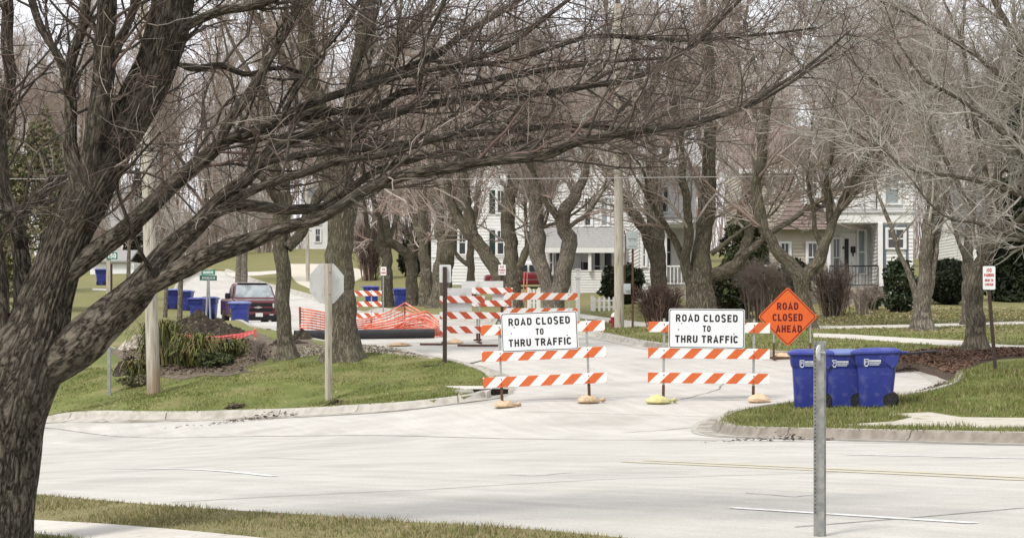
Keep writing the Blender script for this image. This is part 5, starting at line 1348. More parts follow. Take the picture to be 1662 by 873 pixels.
# ------------------------------------------------------------------ houses
M_side_w = mat('white_clapboard', (.72, .72, .71), (.66, .66, .65), scale=1.5, rough=.7)
M_side_b = mat('beige_clapboard', (.50, .46, .38), (.46, .42, .35), scale=1.5, rough=.8)
M_trimw = mat('white_trim', (.76, .76, .75), (.70, .70, .69), scale=3, rough=.6)
M_glass = mat('window_glass', (.030, .036, .040), (.055, .062, .066), scale=.8, rough=.08, spec=.6)
M_curt = mat('window_curtain', (.30, .36, .36), (.20, .25, .26), scale=3, rough=.6, stretch=(6, 1, .4))
M_roofb = mat('brown_shingle_roof', (.19, .145, .125), (.26, .205, .18), scale=9, rough=.95, bump=.5, bscale=14)
M_roofg = mat('grey_shingle_roof', (.30, .295, .29), (.38, .37, .36), scale=9, rough=.95, bump=.5, bscale=14)
M_found = mat('pale_foundation', (.46, .47, .48), (.54, .55, .55), scale=3, rough=.9, bump=.2)
M_stone = mat('tan_porch_base', (.33, .29, .23), (.42, .38, .31), scale=3, rough=.95, bump=.3, c3=(.22, .19, .15), s3=5)
M_shut = mat('dark_green_shutter', (.012, .030, .026), (.02, .042, .036), scale=5, rough=.6)
M_bluegrey = mat('blue_grey_trim', (.13, .155, .185), rough=.6)
M_iron = mat('black_iron', (.02, .02, .02), rough=.5)
M_dark = mat('dark_porch_interior', (.05, .05, .048), (.08, .078, .072), scale=1, rough=.9)
def siding(mb, a, b, z0, z1, h=.15, d=.032, out=None):
    """lapped boards on the wall from a to b (x,y), facing out"""
    a, b = Vector((a[0], a[1], 0)), Vector((b[0], b[1], 0)); t = (b - a).normalized(); n = Vector((t.y, -t.x, 0)) if out is None else Vector((*out, 0))
    k = max(1, int(round((z1 - z0) / h))); hh = (z1 - z0) / k
    for i in range(k):
        zb, zt = z0 + i * hh, z0 + (i + 1) * hh
        A, B = a + n * d, b + n * d
        mb.quad(A + Vector((0, 0, zb)), B + Vector((0, 0, zb)), b + Vector((0, 0, zt)), a + Vector((0, 0, zt)))
        mb.quad(a + Vector((0, 0, zb)), b + Vector((0, 0, zb)), B + Vector((0, 0, zb)), A + Vector((0, 0, zb)))
def gable(mb, x0, x1, y, z0, z1, h=.15, d=.018, cut=0.0):
    k = int(round((z1 - z0) / h)); xm = (x0 + x1) / 2; hw = (x1 - x0) / 2
    for i in range(k):
        zb, zt = z0 + (z1 - z0) * i / k, z0 + (z1 - z0) * (i + 1) / k
        wb, wt = hw * (1 - i / k), hw * (1 - (i + 1) / k)
        mb.quad((xm - wb, y - d, zb), (xm + wb, y - d, zb), (xm + wt, y, zt), (xm - wt, y, zt))
        mb.quad((xm - wb, y, zb), (xm + wb, y, zb), (xm + wb, y - d, zb), (xm - wb, y - d, zb))
def window(t, x0, x1, z0, z1, y, frame=M_trimw, fw=.1, glass=M_glass, shutters=None, mull=True, name='window'):
    y = y - .036
    mb = MB()
    for (a, b, c, d) in ((x0 - fw, x1 + fw, z1, z1 + fw), (x0 - fw, x1 + fw, z0 - fw * .8, z0), (x0 - fw, x0, z0, z1), (x1, x1 + fw, z0, z1)):
        mb.box(((a + b) / 2, y - .035, (c + d) / 2), (b - a, .07, d - c))
    w = mb.build(name, [frame], t)
    mb = MB(); mb.box(((x0 + x1) / 2, y - .004, (z0 + z1) / 2), (x1 - x0, .012, z1 - z0)); mb.build('pane', [glass], w)
    mb = MB(); zm = (z0 + z1) / 2
    mb.box(((x0 + x1) / 2, y - .02, zm), (x1 - x0, .03, .05))
    if mull: mb.box(((x0 + x1) / 2, y - .018, (zm + z1) / 2), (.03, .02, z1 - zm))
    for xx in (x0 + .02, x1 - .02): mb.box((xx, y - .017, zm), (.04, .024, z1 - z0))
    mb.build('sash', [M_trimw], w)
    if shutters:
        for s, xx in ((-1, x0 - fw - .2), (1, x1 + fw + .2)):
            mb = MB(); mb.box((xx, y - .03, zm), (.36, .04, z1 - z0 + .1))
            for k in range(9): mb.box((xx, y - .055, z0 + (z1 - z0) * (k + .5) / 9), (.28, .015, .04))
            mb.build('shutter', [shutters], t)
    return w
def roof_slab(t, pts, th, m, name='roof'):
    """pts: four corners of the upper face, given counter-clockwise from above"""
    a, b, c, d = [Vector(p) for p in pts]; n = (b - a).cross(c - a).normalized()
    if n.z < 0: n = -n
    mb = MB(); up = [a, b, c, d]; lo = [p - n * th for p in up]
    mb.add(up + lo, [(0, 1, 2, 3), (7, 6, 5, 4), (0, 4, 5, 1), (1, 5, 6, 2), (2, 6, 7, 3), (3, 7, 4, 0)])
    # shingle courses
    L_ = (d - a).length; k = max(2, int(L_ / .28))
    for i in range(k):
        p0, p1 = a + (d - a) * (i / k), b + (c - b) * (i / k); q0, q1 = a + (d - a) * ((i + 1) / k), b + (c - b) * ((i + 1) / k)
        mb.quad(p0 + n * .022, p1 + n * .022, q1 + n * .004, q0 + n * .004)
        mb.quad(p0, p1, p1 + n * .022, p0 + n * .022)
    return mb.build(name, [m], t)
def rail_bal(t, x0, x1, y, z0, z1, m, step=.14, w=.03):
    mb = MB(); mb.box(((x0 + x1) / 2, y, z1), (x1 - x0, .06, .06)); mb.box(((x0 + x1) / 2, y, z0 + .05), (x1 - x0, .05, .05))
    o = mb.build('railing', [m], t)
    mb = MB(); n = int((x1 - x0) / step)
    for i in range(n + 1): mb.box((x0 + (x1 - x0) * i / n, y, (z0 + z1) / 2), (w, w, z1 - z0 - .06))
    mb.build('baluster', [m], o)

# ---- house behind the orange sign: white porch, brown sloping roof (local origin at ground under px 1390)
ZB = 90.0; k = ZB / F
b = onl(1390, ZB, .05)
def hx(px): return (px - 1390) * k
def hz(py): return EYE - (py - HY) * k - b.z
t = thing('house', 'white house with a recessed porch and brown sloping roof behind the orange diamond sign', 'house', b)
zf = hz(465); zt = hz(362)
# foundation and main walls: right wing at y=0, porch recess 1.6 m deep
mb = MB(); mb.box((hx(1453), 3.0, (zf) / 2 - .2), (hx(1482) - hx(1424), 6, zf + .4)); mb.build('foundation', [M_found], t)
mb = MB(); mb.box((hx(1382), 1.0, zf / 2 - .2), (hx(1424) - hx(1341) - .02, 2.6, zf + .3), bev=.03); mb.build('porch_base', [M_stone], t)
mb = MB(); siding(mb, (hx(1424), 0), (hx(1482), 0), zf, hz(262)); siding(mb, (hx(1482), 0), (hx(1482), 8), zf, hz(262)); siding(mb, (hx(1330), 1.7), (hx(1424), 1.7), zf, zt)
siding(mb, (hx(1424), 1.7), (hx(1424), 0.0), zf, zt, out=(-1, 0)); 
siding(mb, (hx(1345), .25), (hx(1345), 1.7), zf, zt)
mb.build('wall', [M_side_w], t)
mb = MB(); siding(mb, (hx(1250), .25), (hx(1345), .25), -.4, zt); mb.build('side_wall', [M_side_b], t)
window(t, hx(1268), hx(1282), hz(440), hz(395), .24, fw=.09); window(t, hx(1312), hx(1328), hz(440), hz(395), .24, fw=.09)
mb = MB(); nb = 22
for i in range(nb):
    z0_, z1_ = hz(346) + (hz(262) - hz(346)) * i / nb, hz(346) + (hz(262) - hz(346)) * (i + 1) / nb
    xa, xb = hx(1346 + 46 * i / nb), hx(1346 + 46 * (i + 1) / nb)
    mb.quad((xa, .33, z0_), (hx(1424), .33, z0_), (hx(1424), .35, z1_), (xb, .35, z1_)); mb.quad((xa, .35, z0_), (hx(1424), .35, z0_), (hx(1424), .33, z0_), (xa, .33, z0_))
o = mb.build('upper_wall', [M_side_w], t)
mb = MB(); a_, b2_ = Vector((hx(1344), .28, hz(347))), Vector((hx(1394), .28, hz(258))); d_ = (b2_ - a_); mb.box((a_ + b2_) / 2, (d_.length, .12, .16), rot=Matrix.Rotation(-math.atan2(d_.z, d_.x), 3, 'Y')); mb.build('rake_board', [M_trimw], t)
mb = MB(); mb.box((hx(1382), .9, zt + .03), (hx(1424) - hx(1341), 1.75, .06)); mb.build('porch_ceiling', [M_trimw], t)
mb = MB(); mb.box((hx(1413), -.06, (zt + hz(347)) / 2), (hx(1482) - hx(1344), .14, hz(347) - zt), bev=.01); mb.build('fascia', [M_trimw], t)
mb = MB(); mb.box((hx(1414), -.02, hz(346) + .03), (hx(1486) - hx(1342), .35, .06)); mb.build('gutter', [M_found], t)
roof_slab(t, [(hx(1338), -.15, hz(345)), (hx(1486), -.15, hz(345)), (hx(1486), .3, hz(338)), (hx(1338), .3, hz(338))], .05, M_roofg, 'porch_roof')
mb = MB(); mb.box((hx(1428), -.08, (zf + zt) / 2), (.2, .2, zt - zf), bev=.02); mb.build('column', [M_trimw], t)
mb = MB(); mb.box((hx(1345), -.02, (zf + zt) / 2), (.14, .14, zt - zf), bev=.02); mb.build('column', [M_trimw], t)
# door with a long dark light, letter box, side windows
mb = MB(); mb.box((hx(1391), 1.68, (zf + hz(375)) / 2), (1.0, .06, hz(375) - zf)); d = mb.build('door', [M_trimw], t)
mb = MB(); mb.box((hx(1384), 1.64, (hz(442) + hz(385)) / 2), (.17, .03, hz(385) - hz(442))); mb.build('door_light', [M_iron], d)
mb = MB(); mb.box((hx(1394.5), 1.62, hz(403)), (.2, .1, .26), bev=.03); mb.box((hx(1394.5), 1.63, hz(410)), (.06, .05, .2)); mb.build('letter_box', [M_iron], t)
mb = MB(); mb.cyl((hx(1378), 1.6, hz(402)), (hx(1378), 1.6, hz(398)), .05, n=8); mb.build('porch_lamp', [M_iron], t)
window(t, hx(1361), hx(1373), hz(447), hz(386), 1.67, fw=.09, mull=True)
window(t, hx(1403), hx(1415), hz(442), hz(372), 1.67, fw=.07, glass=M_curt, mull=False)
window(t, hx(1440), hx(1467), hz(402), hz(373), -.01, frame=M_trimw, fw=.09)
mb = MB(); mb.box((hx(1434.5), -.03, hz(403)), (.16, .05, hz(366) - hz(440))); mb.box((hx(1472), -.03, hz(403)), (.1, .05, hz(366) - hz(440))); mb.box((hx(1453), -.025, hz(368)), (1.0, .05, .14)); mb.box((hx(1446), -.03, hz(440)), (.8, .05, .22)); mb.build('window_surround', [M_bluegrey], t)
window(t, hx(1436), hx(1459), hz(330), hz(285), -.01, fw=.09, glass=M_curt)
rail_bal(t, hx(1345), hx(1424), -.22, zf, hz(432), M_iron, step=.13, w=.018)
# long brown roof sweeping down to the left, with a white-trimmed dormer
rm_ = MB(); nr, prev = 16, None     # roof plane that flares outwards towards its eave
for i in range(nr + 1):
    q = i / nr; y_ = -.4 + 4.6 * q; z_ = hz(374) + (hz(240) - hz(374)) * q ** 1.22; xl, xr = hx(1246 + 86 * q ** .9), hx(1346 + 70 * q)
    row = [Vector((xl, y_, z_)), Vector((xr, y_, z_))]
    if prev:
        up_ = Vector((0, -.02, .03)); rm_.quad(prev[0] + up_, prev[1] + up_, row[1], row[0]); rm_.quad(prev[0] - up_ * 3, prev[0] + up_, row[0], row[0] - up_ * 3); rm_.quad(row[0] + up_, row[1] + up_, row[1] - up_, row[0] - up_)
    prev = row
rm_.build('roof', [M_roofb], t)
roof_slab(t, [(hx(1380), -.2, hz(262)), (hx(1490), -.2, hz(262)), (hx(1490), 4.4, hz(190)), (hx(1380), 4.4, hz(190))], .12, M_roofb)
roof_slab(t, [(hx(1302), .5, hz(264)), (hx(1345), .5, hz(264)), (hx(1345), 3.6, hz(236)), (hx(1302), 3.6, hz(236))], .10, M_roofb, 'dormer_roof')
mb = MB(); siding(mb, (hx(1309), .8), (hx(1338), .8), hz(330), hz(262)); siding(mb, (hx(1309), 3.5), (hx(1309), .8), hz(330), hz(262)); siding(mb, (hx(1338), .8), (hx(1338), 3.5), hz(330), hz(262)); dm = mb.build('dormer', [M_side_w], t)
window(t, hx(1317), hx(1331), hz(316), hz(274), .79, fw=.12)
mb = MB(); mb.box((hx(1414), 5.2, (zf + hz(266)) / 2), (hx(1480) - hx(1352), 6.9, hz(266) - zf - .1)); mb.build('inner_wall', [M_side_w], t)

# ---- beige neighbour behind its left shoulder
ZN = 104.0; bN = onl(1262, ZN, .0); kN = ZN / F
t = thing('house', 'beige clapboard house standing behind the white one, between the bare trunks', 'house', bN)
def nx(px): return (px - 1262) * kN
def nz(py): return EYE - (py - HY) * kN - bN.z
mb = MB(); siding(mb, (nx(1205), 0), (nx(1325), 0), -.3, nz(277), .16); siding(mb, (nx(1205), 8), (nx(1205), 0), -.3, nz(277), .16); mb.build('wall', [M_side_b], t)
roof_slab(t, [(nx(1198), -.4, nz(277)), (nx(1332), -.4, nz(277)), (nx(1332), 5, nz(190)), (nx(1198), 5, nz(190))], .12, M_roofb)
mb = MB(); mb.box((nx(1265), -.42, nz(279)), (nx(1332) - nx(1198), .08, .2)); mb.build('fascia', [M_trimw], t)
window(t, nx(1232), nx(1250), nz(430), nz(382), -.01, fw=.09); window(t, nx(1286), nx(1302), nz(350), nz(306), -.01, fw=.09)

# ---- white house with the wide front porch (centre)
ZA = 108.0; bA = onl(960, ZA, .05); kA = ZA / F
def ax(px): return (px - 960) * kA
def az(py): return EYE - (py - HY) * kA - bA.z
t = thing('house', 'white two-storey house with a grey-roofed front porch, behind the twisted maple and the timber pole', 'house', bA)
f1 = az(441)
mb = MB(); siding(mb, (ax(884), 2.4), (ax(1034), 2.4), -.3, az(285), .16); siding(mb, (ax(1034), 2.4), (ax(1034), 9), -.3, az(285), .16); siding(mb, (ax(884), 9), (ax(884), 2.4), -.3, az(285), .16); gable(mb, ax(884), ax(1034), 2.4, az(285), az(180), .16); mb.build('wall', [M_side_w], t)
mb = MB(); siding(mb, (ax(919), 0), (ax(976), 0), -.3, f1, .13); siding(mb, (ax(919), 2.4), (ax(919), 0), -.3, f1, .13); mb.box((ax(947), 0.02, f1 + .04), (ax(978) - ax(917), .12, .08)); mb.build('porch_wall', [M_side_w], t)
mb = MB(); mb.box((ax(945), 1.2, f1 - .1), (ax(1012) - ax(878), 2.3, .15)); mb.build('porch_floor', [M_found], t)
roof_slab(t, [(ax(874), -.4, az(402)), (ax(1016), -.4, az(402)), (ax(1010), 2.5, az(364)), (ax(880), 2.5, az(364))], .1, M_roofg, 'porch_roof')
mb = MB(); mb.box((ax(945), -.3, az(406)), (ax(1012) - ax(876), .2, .28)); mb.build('porch_beam', [M_trimw], t)
for px in (880, 919, 957, 1010):
    mb = MB(); mb.box((ax(px), -.2, (f1 + az(408)) / 2), (.16, .16, az(408) - f1), bev=.02); mb.build('column', [M_trimw], t)
for x0, x1, gl in ((951, 962, M_glass), (979, 990, M_curt)): window(t, ax(x0), ax(x1), az(362), az(318), 2.39, fw=.1, glass=gl)
for x0, x1 in ((893, 899), (903, 911), (967, 978), (983, 997)): window(t, ax(x0), ax(x1), az(440) if x0 < 950 else az(452), az(408), 2.39, fw=.08, mull=False)
mb = MB(); mb.box((ax(930), 2.36, (f1 + az(412)) / 2), (.9, .06, az(412) - f1)); mb.build('door', [M_trimw], t)
for s in (-1, 1):
    e = ax(959) + s * (ax(1034) - ax(884)) * .54
    roof_slab(t, [(e, 1.9, az(289)), (e, 9.2, az(289)), (ax(959), 9.2, az(172)), (ax(959), 1.9, az(172))], .14, M_roofg)
mb = MB(); mb.box((ax(948), .4, f1 + .12), (.5, .4, .06)); mb.box((ax(945), .6, f1 + .3), (.06, .4, .4)); mb.box((ax(952), .5, f1 + .28), (.3, .05, .4)); o = mb.build('porch_chair', [M_iron]); o.location = bA; props(o, 'dark chair on the porch of the white house behind the maple', 'chair')
mb = MB(); mb.tube([(ax(924), -.08, az(402)), (ax(924), -.08, .0)], .05, 8); mb.build('downpipe', [M_trimw], t)

# ---- second white house with railing (right of the pole)
ZC = 96.0; bC = onl(1085, ZC, .05); kC = ZC / F
def cx_(px): return (px - 1085) * kC
def cz(py): return EYE - (py - HY) * kC - bC.z
t = thing('house', 'white house corner with a balustered porch behind the dark leaning tree', 'house', bC)
pz = cz(462)
mb = MB(); siding(mb, (cx_(1038), 0), (cx_(1062), 0), -.3, cz(272), .16); siding(mb, (cx_(1038), 8), (cx_(1038), 0), -.3, cz(272), .16); siding(mb, (cx_(1062), 2), (cx_(1135), 2), -.3, cz(272), .16); siding(mb, (cx_(1062), 0), (cx_(1062), 2), -.3, cz(272), .16); mb.build('wall', [M_side_w], t)
mb = MB(); mb.box((cx_(1098), 1.0, pz / 2 - .15), (cx_(1135) - cx_(1063), 1.9, pz + .2)); mb.build('porch_base', [M_stone], t)
rail_bal(t, cx_(1064), cx_(1130), .02, pz, cz(432), M_trimw, step=.15, w=.04)
for px in (1080, 1130):
    mb = MB(); mb.box((cx_(px), .1, (pz + cz(368)) / 2), (.15, .15, cz(368) - pz), bev=.02); mb.build('column', [M_trimw], t)
mb = MB(); mb.box((cx_(1098), .9, cz(364)), (cx_(1140) - cx_(1060), 2.3, .22)); mb.build('porch_beam', [M_trimw], t)
roof_slab(t, [(cx_(1060), -.4, cz(362)), (cx_(1140), -.4, cz(362)), (cx_(1140), 2, cz(350)), (cx_(1060), 2, cz(350))], .08, M_roofg, 'porch_roof')
window(t, cx_(1044), cx_(1056), cz(350), cz(300), -.01, fw=.08, shutters=None); window(t, cx_(1043), cx_(1048), cz(432), cz(395), -.01, fw=.07, mull=False)
window(t, cx_(1078), cx_(1095), cz(430), cz(384), 1.99, fw=.09); window(t, cx_(1072), cx_(1090), cz(340), cz(300), 1.99, fw=.09)
roof_slab(t, [(cx_(1030), -.4, cz(272)), (cx_(1142), -.4, cz(272)), (cx_(1142), 5, cz(190)), (cx_(1030), 5, cz(190))], .12, M_roofg)
mb = MB(); mb.box((cx_(1088), 5.05, (-.3 + cz(272)) / 2), (cx_(1133) - cx_(1040), 6, cz(272))); mb.build('inner_wall', [M_side_w], t)

# ---- white house with dark shutters (centre left, far)
ZD = 140.0; bD = onl(770, ZD, .05); kD = ZD / F
def dx(px): return (px - 770) * kD
def dz_(py): return EYE - (py - HY) * kD - bD.z
t = thing('house', 'far white clapboard house with dark green shutters, behind the lawn and the low-limbed yard tree', 'house', bD)
mb = MB(); siding(mb, (dx(700), 0), (dx(880), 0), -.3, dz_(330), .2); siding(mb, (dx(700), 8), (dx(700), 0), -.3, dz_(330), .2); gable(mb, dx(700), dx(880), 0, dz_(330), dz_(240), .2); mb.build('wall', [M_side_w], t)
window(t, dx(807), dx(818), dz_(412), dz_(375), -.01, fw=.12, shutters=M_shut); window(t, dx(745), dx(756), dz_(412), dz_(375), -.01, fw=.12, shutters=M_shut)
window(t, dx(807), dx(818), dz_(345), dz_(310), -.01, fw=.12, shutters=M_shut); window(t, dx(855), dx(865), dz_(412), dz_(375), -.01, fw=.12)
mb = MB(); mb.box((dx(790), -.03, dz_(416)), (dx(880) - dx(700), .08, .16)); mb.build('water_table', [M_trimw], t)
for s in (-1, 1):
    e = dx(790) + s * (dx(880) - dx(700)) * .54
    roof_slab(t, [(e, -.5, dz_(333)), (e, 8.2, dz_(333)), (dx(790), 8.2, dz_(232)), (dx(790), -.5, dz_(232))], .14, M_roofg)
# ---- far white house up the hill, and pale houses at the far left
def simple_house(label, px, Z, x0, x1, ytop, yr, wm, rm, wins, depth=8):
    b_ = onl(px, Z, .0); kk = Z / F
    X = lambda p: (p - px) * kk
    Zz = lambda q: EYE - (q - HY) * kk - b_.z
    t_ = thing('house', label, 'house', b_)
    mb = MB(); siding(mb, (X(x0), 0), (X(x1), 0), -.5, Zz(ytop), .2); siding(mb, (X(x1), 0), (X(x1), depth), -.5, Zz(ytop), .2); siding(mb, (X(x0), depth), (X(x0), 0), -.5, Zz(ytop), .2); mb.build('wall', [wm], t_)
    roof_slab(t_, [(X(x0) - .5, -.5, Zz(ytop)), (X(x1) + .5, -.5, Zz(ytop)), (X(x1) + .5, depth / 2, Zz(yr)), (X(x0) - .5, depth / 2, Zz(yr))], .15, rm)
    roof_slab(t_, [(X(x1) + .5, depth + .5, Zz(ytop)), (X(x0) - .5, depth + .5, Zz(ytop)), (X(x0) - .5, depth / 2, Zz(yr)), (X(x1) + .5, depth / 2, Zz(yr))], .15, rm)
    for s in (x0, x1):
        mb = MB(); mb.add([(X(s), 0, Zz(ytop)), (X(s), depth, Zz(ytop)), (X(s), depth / 2, Zz(yr) - .1)], [(0, 1, 2)]); mb.build('gable_end', [wm], t_)
    for a, c, d, e in wins: window(t_, X(a), X(c), Zz(d), Zz(e), -.01, fw=.12)
    return t_
simple_house('far white house up the slope, seen between the slim tree and the thick trunk', 515, 205, 495, 580, 345, 300, M_side_w, M_roofg, [(512, 520, 392, 372), (540, 548, 392, 372), (512, 520, 364, 350)])
simple_house('far pale house glimpsed through the trees behind the leaning timber pole', 215, 190, 175, 245, 372, 330, mat('pale_grey_siding', (.52, .52, .50), (.47, .47, .46), scale=1, rough=.8), M_roofg, [(200, 207, 410, 390), (225, 232, 410, 390)])
simple_house('dark-roofed far house hidden in the trees at the right edge', 1640, 150, 1560, 1760, 380, 300, M_side_w, mat('dark_roof', (.10, .10, .10), (.14, .14, .135), scale=6, rough=.9), [(1650, 1662, 430, 400), (1600, 1612, 430, 400)])
# white garage at the far left, its doorway rounded off by the tree limb in front
bG = onl(196, 160, .0); kk = 160 / F
t = thing('garage', 'white far garage wall beneath the green 150 sign', 'garage', bG)
X = lambda p: (p - 196) * kk; Zz = lambda q: EYE - (q - HY) * kk - bG.z
mb = MB(); siding(mb, (X(150), 0), (X(208), 0), -.5, Zz(424), .25); siding(mb, (X(208), 0), (X(208), 6), -.5, Zz(424), .25); mb.build('wall', [M_trimw], t)
roof_slab(t, [(X(146), -.4, Zz(424)), (X(212), -.4, Zz(424)), (X(212), 3, Zz(404)), (X(146), 3, Zz(404))], .12, M_roofg)
mb = MB(); mb.box((X(182), -.04, Zz(452)), (3.2, .06, 2.2)); d = mb.build('garage_door', [M_signw], t)
# ------------------------------------------------------------------ vehicles
M_paint = mat('dark_red_car_paint', (.085, .004, .008), (.10, .006, .010), scale=2, rough=.25, spec=.6)
M_paint.node_tree.nodes['Principled BSDF'].inputs['Coat Weight'].default_value = .6
M_maroon = mat('maroon_car_paint', (.13, .006, .015), (.15, .008, .018), scale=2, rough=.3, spec=.6)
M_cwhite = mat('white_car_roof', (.62, .62, .62), (.56, .56, .57), scale=2, rough=.35)
M_cglass = mat('windscreen_reflections', (.25, .29, .31), (.36, .40, .41), scale=2, rough=.12, spec=.7, c3=(.07, .08, .085), s3=1.8, lo3=.50, hi3=.75)  # reflections painted into the glass colour as pale and dark tones
M_dglass = mat('dark_car_glass', (.03, .035, .04), rough=.1, spec=.7)
M_plast = mat('black_bumper_plastic', (.012, .012, .013), rough=.5)
M_chrome = mat('chrome_trim', (.55, .56, .57), rough=.2, metal=.9)
M_lamp = mat('headlamp_lens', (.35, .36, .37), (.5, .5, .5), scale=20, rough=.15, spec=.7)
M_plate = mat('licence_plate', (.66, .66, .64), rough=.5)
def wheel(t, x, y, r, w, side):
    mb = MB(); pr = [(.55, -.5), (.9, -.52), (1, -.35), (1, .35), (.9, .52), (.55, .5)]
    mb.loft([[(x + w * yy, y + r * k * math.cos(a), r + r * k * math.sin(a)) for a in np.linspace(0, 2 * math.pi, 22, endpoint=False)] for k, yy in pr])
    o = mb.build('wheel', [M_tyre], t, smooth=True)
    mb = MB()
    for k in range(6):
        a = k * math.pi / 3; mb.box((x + side * w * .48, y + r * .3 * math.cos(a), r + r * .3 * math.sin(a)), (.02, r * .5, .07), rot=Matrix.Rotation(a, 3, 'X'))
    mb.cyl((x - .02, y, r), (x + side * w * .52, y, r), r * .18, n=10); mb.build('rim', [M_chrome], o)
# pickup: front faces -y (towards us), x is its width
bt = onl(419, 94, 0.02); t = thing('pickup_truck', 'dark red pickup truck parked facing us with a pale windscreen, behind the slim knobbly tree', 'truck', bt, math.radians(14))
mb = MB()
def sec(y, hw, z0, z1, r=.12): return [(p[0], y, (z0 + z1) / 2 + p[1]) for p in rrect(hw, (z1 - z0) / 2, r, 4)]
mb.loft([sec(-.02, .90, .48, 1.08, .1), sec(.06, .97, .42, 1.16, .12), sec(.5, .99, .42, 1.20, .12), sec(1.25, 1.0, .42, 1.24, .12), sec(1.3, 1.0, .42, 1.26), sec(3.0, 1.0, .42, 1.28), sec(3.1, 1.0, .45, 1.28), sec(5.5, .99, .5, 1.28), sec(5.6, .95, .55, 1.25)])
body = mb.build('body', [M_paint], t, smooth=True)
mb = MB(); mb.loft([sec(1.15, .90, 1.2, 1.26, .02), sec(1.25, .92, 1.2, 1.32, .04), sec(1.85, .80, 1.2, 1.86, .12), sec(2.1, .80, 1.2, 1.93, .14), sec(3.0, .80, 1.2, 1.93, .14), sec(3.3, .84, 1.2, 1.75, .1), sec(3.35, .88, 1.2, 1.3, .04)])
cab = mb.build('cab', [M_paint], t, smooth=True)
mb = MB(); mb.quad((-.84, 1.20, 1.30), (.84, 1.20, 1.30), (.72, 1.765, 1.84), (-.72, 1.765, 1.84)); mb.build('windscreen', [M_cglass], cab)
mb = MB(); mb.box((0, 2.4, 1.935), (1.3, 1.3, .02), bev=.01); mb.build('pale_roof', [M_cwhite], cab)  # thin pale slab on top of the cab
for s in (-1, 1):
    mb = MB(); mb.quad((s * .935, 1.5, 1.32), (s * .90, 2.9, 1.32), (s * .83, 2.85, 1.78), (s * .83, 1.9, 1.78)); mb.build('side_window', [M_dglass], cab)
    mb = MB(); mb.box((s * 1.14, 1.42, 1.36), (.24, .12, .24), bev=.05); mb.box((s * 1.0, 1.44, 1.28), (.16, .06, .05)); mb.build('mirror', [M_plast], t, smooth=True)
    mb = MB(); mb.box((s * .78, -.03, .93), (.34, .1, .20), bev=.03); mb.build('headlight', [M_lamp], t, smooth=True)
    mb = MB(); mb.box((s * .55, -.165, .56), (.18, .03, .1), bev=.01); mb.build('fog_lamp', [M_lamp], t)
    for y in (1.0, 4.5): wheel(t, s * .88, y, .39, .26, s)
mb = MB(); mb.box((0, -.035, .96), (1.22, .06, .15), bev=.02); mb.box((0, -.035, .74), (1.22, .06, .18), bev=.02); g = mb.build('grille', [M_plast], t)
mb = MB(); mb.box((0, -.045, .85), (1.26, .08, .075), bev=.02); mb.build('grille_bar', [M_paint], g)
mb = MB(); mb.prism([(-.16, .02), (-.06, .02), (-.05, .05), (.07, .05), (.08, .02), (.16, .02), (.14, -.025), (.06, -.025), (.05, -.05), (-.07, -.05), (-.08, -.025), (-.18, -.025)], -.10, -.085); o = mb.build('emblem', [M_chrome], g); o.location = (0, 0, .85)
mb = MB(); mb.box((0, -.08, .60), (1.92, .2, .13), bev=.03); mb.build('bumper', [M_paint], t, smooth=True)
mb = MB(); mb.box((0, -.05, .42), (1.88, .22, .26), bev=.03); mb.build('bumper_lower', [M_plast], t, smooth=True)
mb = MB(); mb.box((0, -.17, .20), (1.3, .04, .05), bev=.01); mb.build('valance_strip', [M_chrome], t)
mb = MB(); mb.box((.02, -.20, .53), (.31, .02, .16), bev=.005); mb.build('licence_plate', [M_plate], t)
mb = MB(); mb.box((0, 1.3, 1.245), (1.5, .12, .03)); mb.build('cowl', [M_plast], t)
# red and white van side-on in the driveway, nose to the left
bv = onl(850, 136, .02); t = thing('van', 'dark red van with a white upper body, parked side-on in the drive behind the maples', 'van', bv, math.radians(4))
def vs(x, hw, z0, z1, r=.12): return [(x, p[0], (z0 + z1) / 2 + p[1]) for p in rrect(hw, (z1 - z0) / 2, r, 4)]
mb = MB(); mb.loft([vs(-2.45, .7, .40, .80, .1), vs(-2.35, .82, .34, .92), vs(-1.4, .9, .32, 1.02), vs(-1.3, .92, .32, 1.05), vs(2.3, .92, .36, 1.05), vs(2.45, .88, .42, 1.02)]); mb.build('body', [M_maroon], t, smooth=True)
mb = MB(); mb.loft([vs(-1.45, .80, .98, 1.06, .02), vs(-.7, .76, .98, 1.62, .1), vs(-.4, .76, .98, 1.72, .12), vs(1.9, .76, .98, 1.74, .12), vs(2.35, .8, .98, 1.3, .06)]); c = mb.build('cabin', [M_cwhite], t, smooth=True)
for x0, x1 in ((-.75, .15), (.28, 1.15), (1.28, 1.95)):
    mb = MB(); mb.quad((x0 - (.2 if x0 < 0 else 0), -.835, 1.12), (x1, -.835, 1.12), (x1, -.79, 1.52), (x0, -.79, 1.52)); mb.build('side_window', [M_dglass], c)
for x in (-1.5, 1.6):
    for s in (-1, 1):
        mb = MB(); mb.loft([[(x + .34 * k_ * math.cos(a), s * .82 + yy, .34 + .34 * k_ * math.sin(a)) for a in np.linspace(0, 2 * math.pi, 18, endpoint=False)] for k_, yy in ((.5, -.1), (1, -.09), (1, .09), (.5, .1))]); w_ = mb.build('wheel', [M_tyre], t, smooth=True)
        mb = MB(); mb.cyl((x, s * .82, .34), (x, s * .93, .34), .17, n=12); mb.build('rim', [M_chrome], w_)
mb = MB(); mb.box((-2.42, -.55, .72), (.1, .26, .14), bev=.02); mb.box((-2.42, .55, .72), (.1, .26, .14), bev=.02); mb.build('headlight', [M_lamp], t)
mb = MB(); mb.box((0, -.935, .62), (4.3, .02, .05)); mb.build('trim_strip', [M_chrome], t)
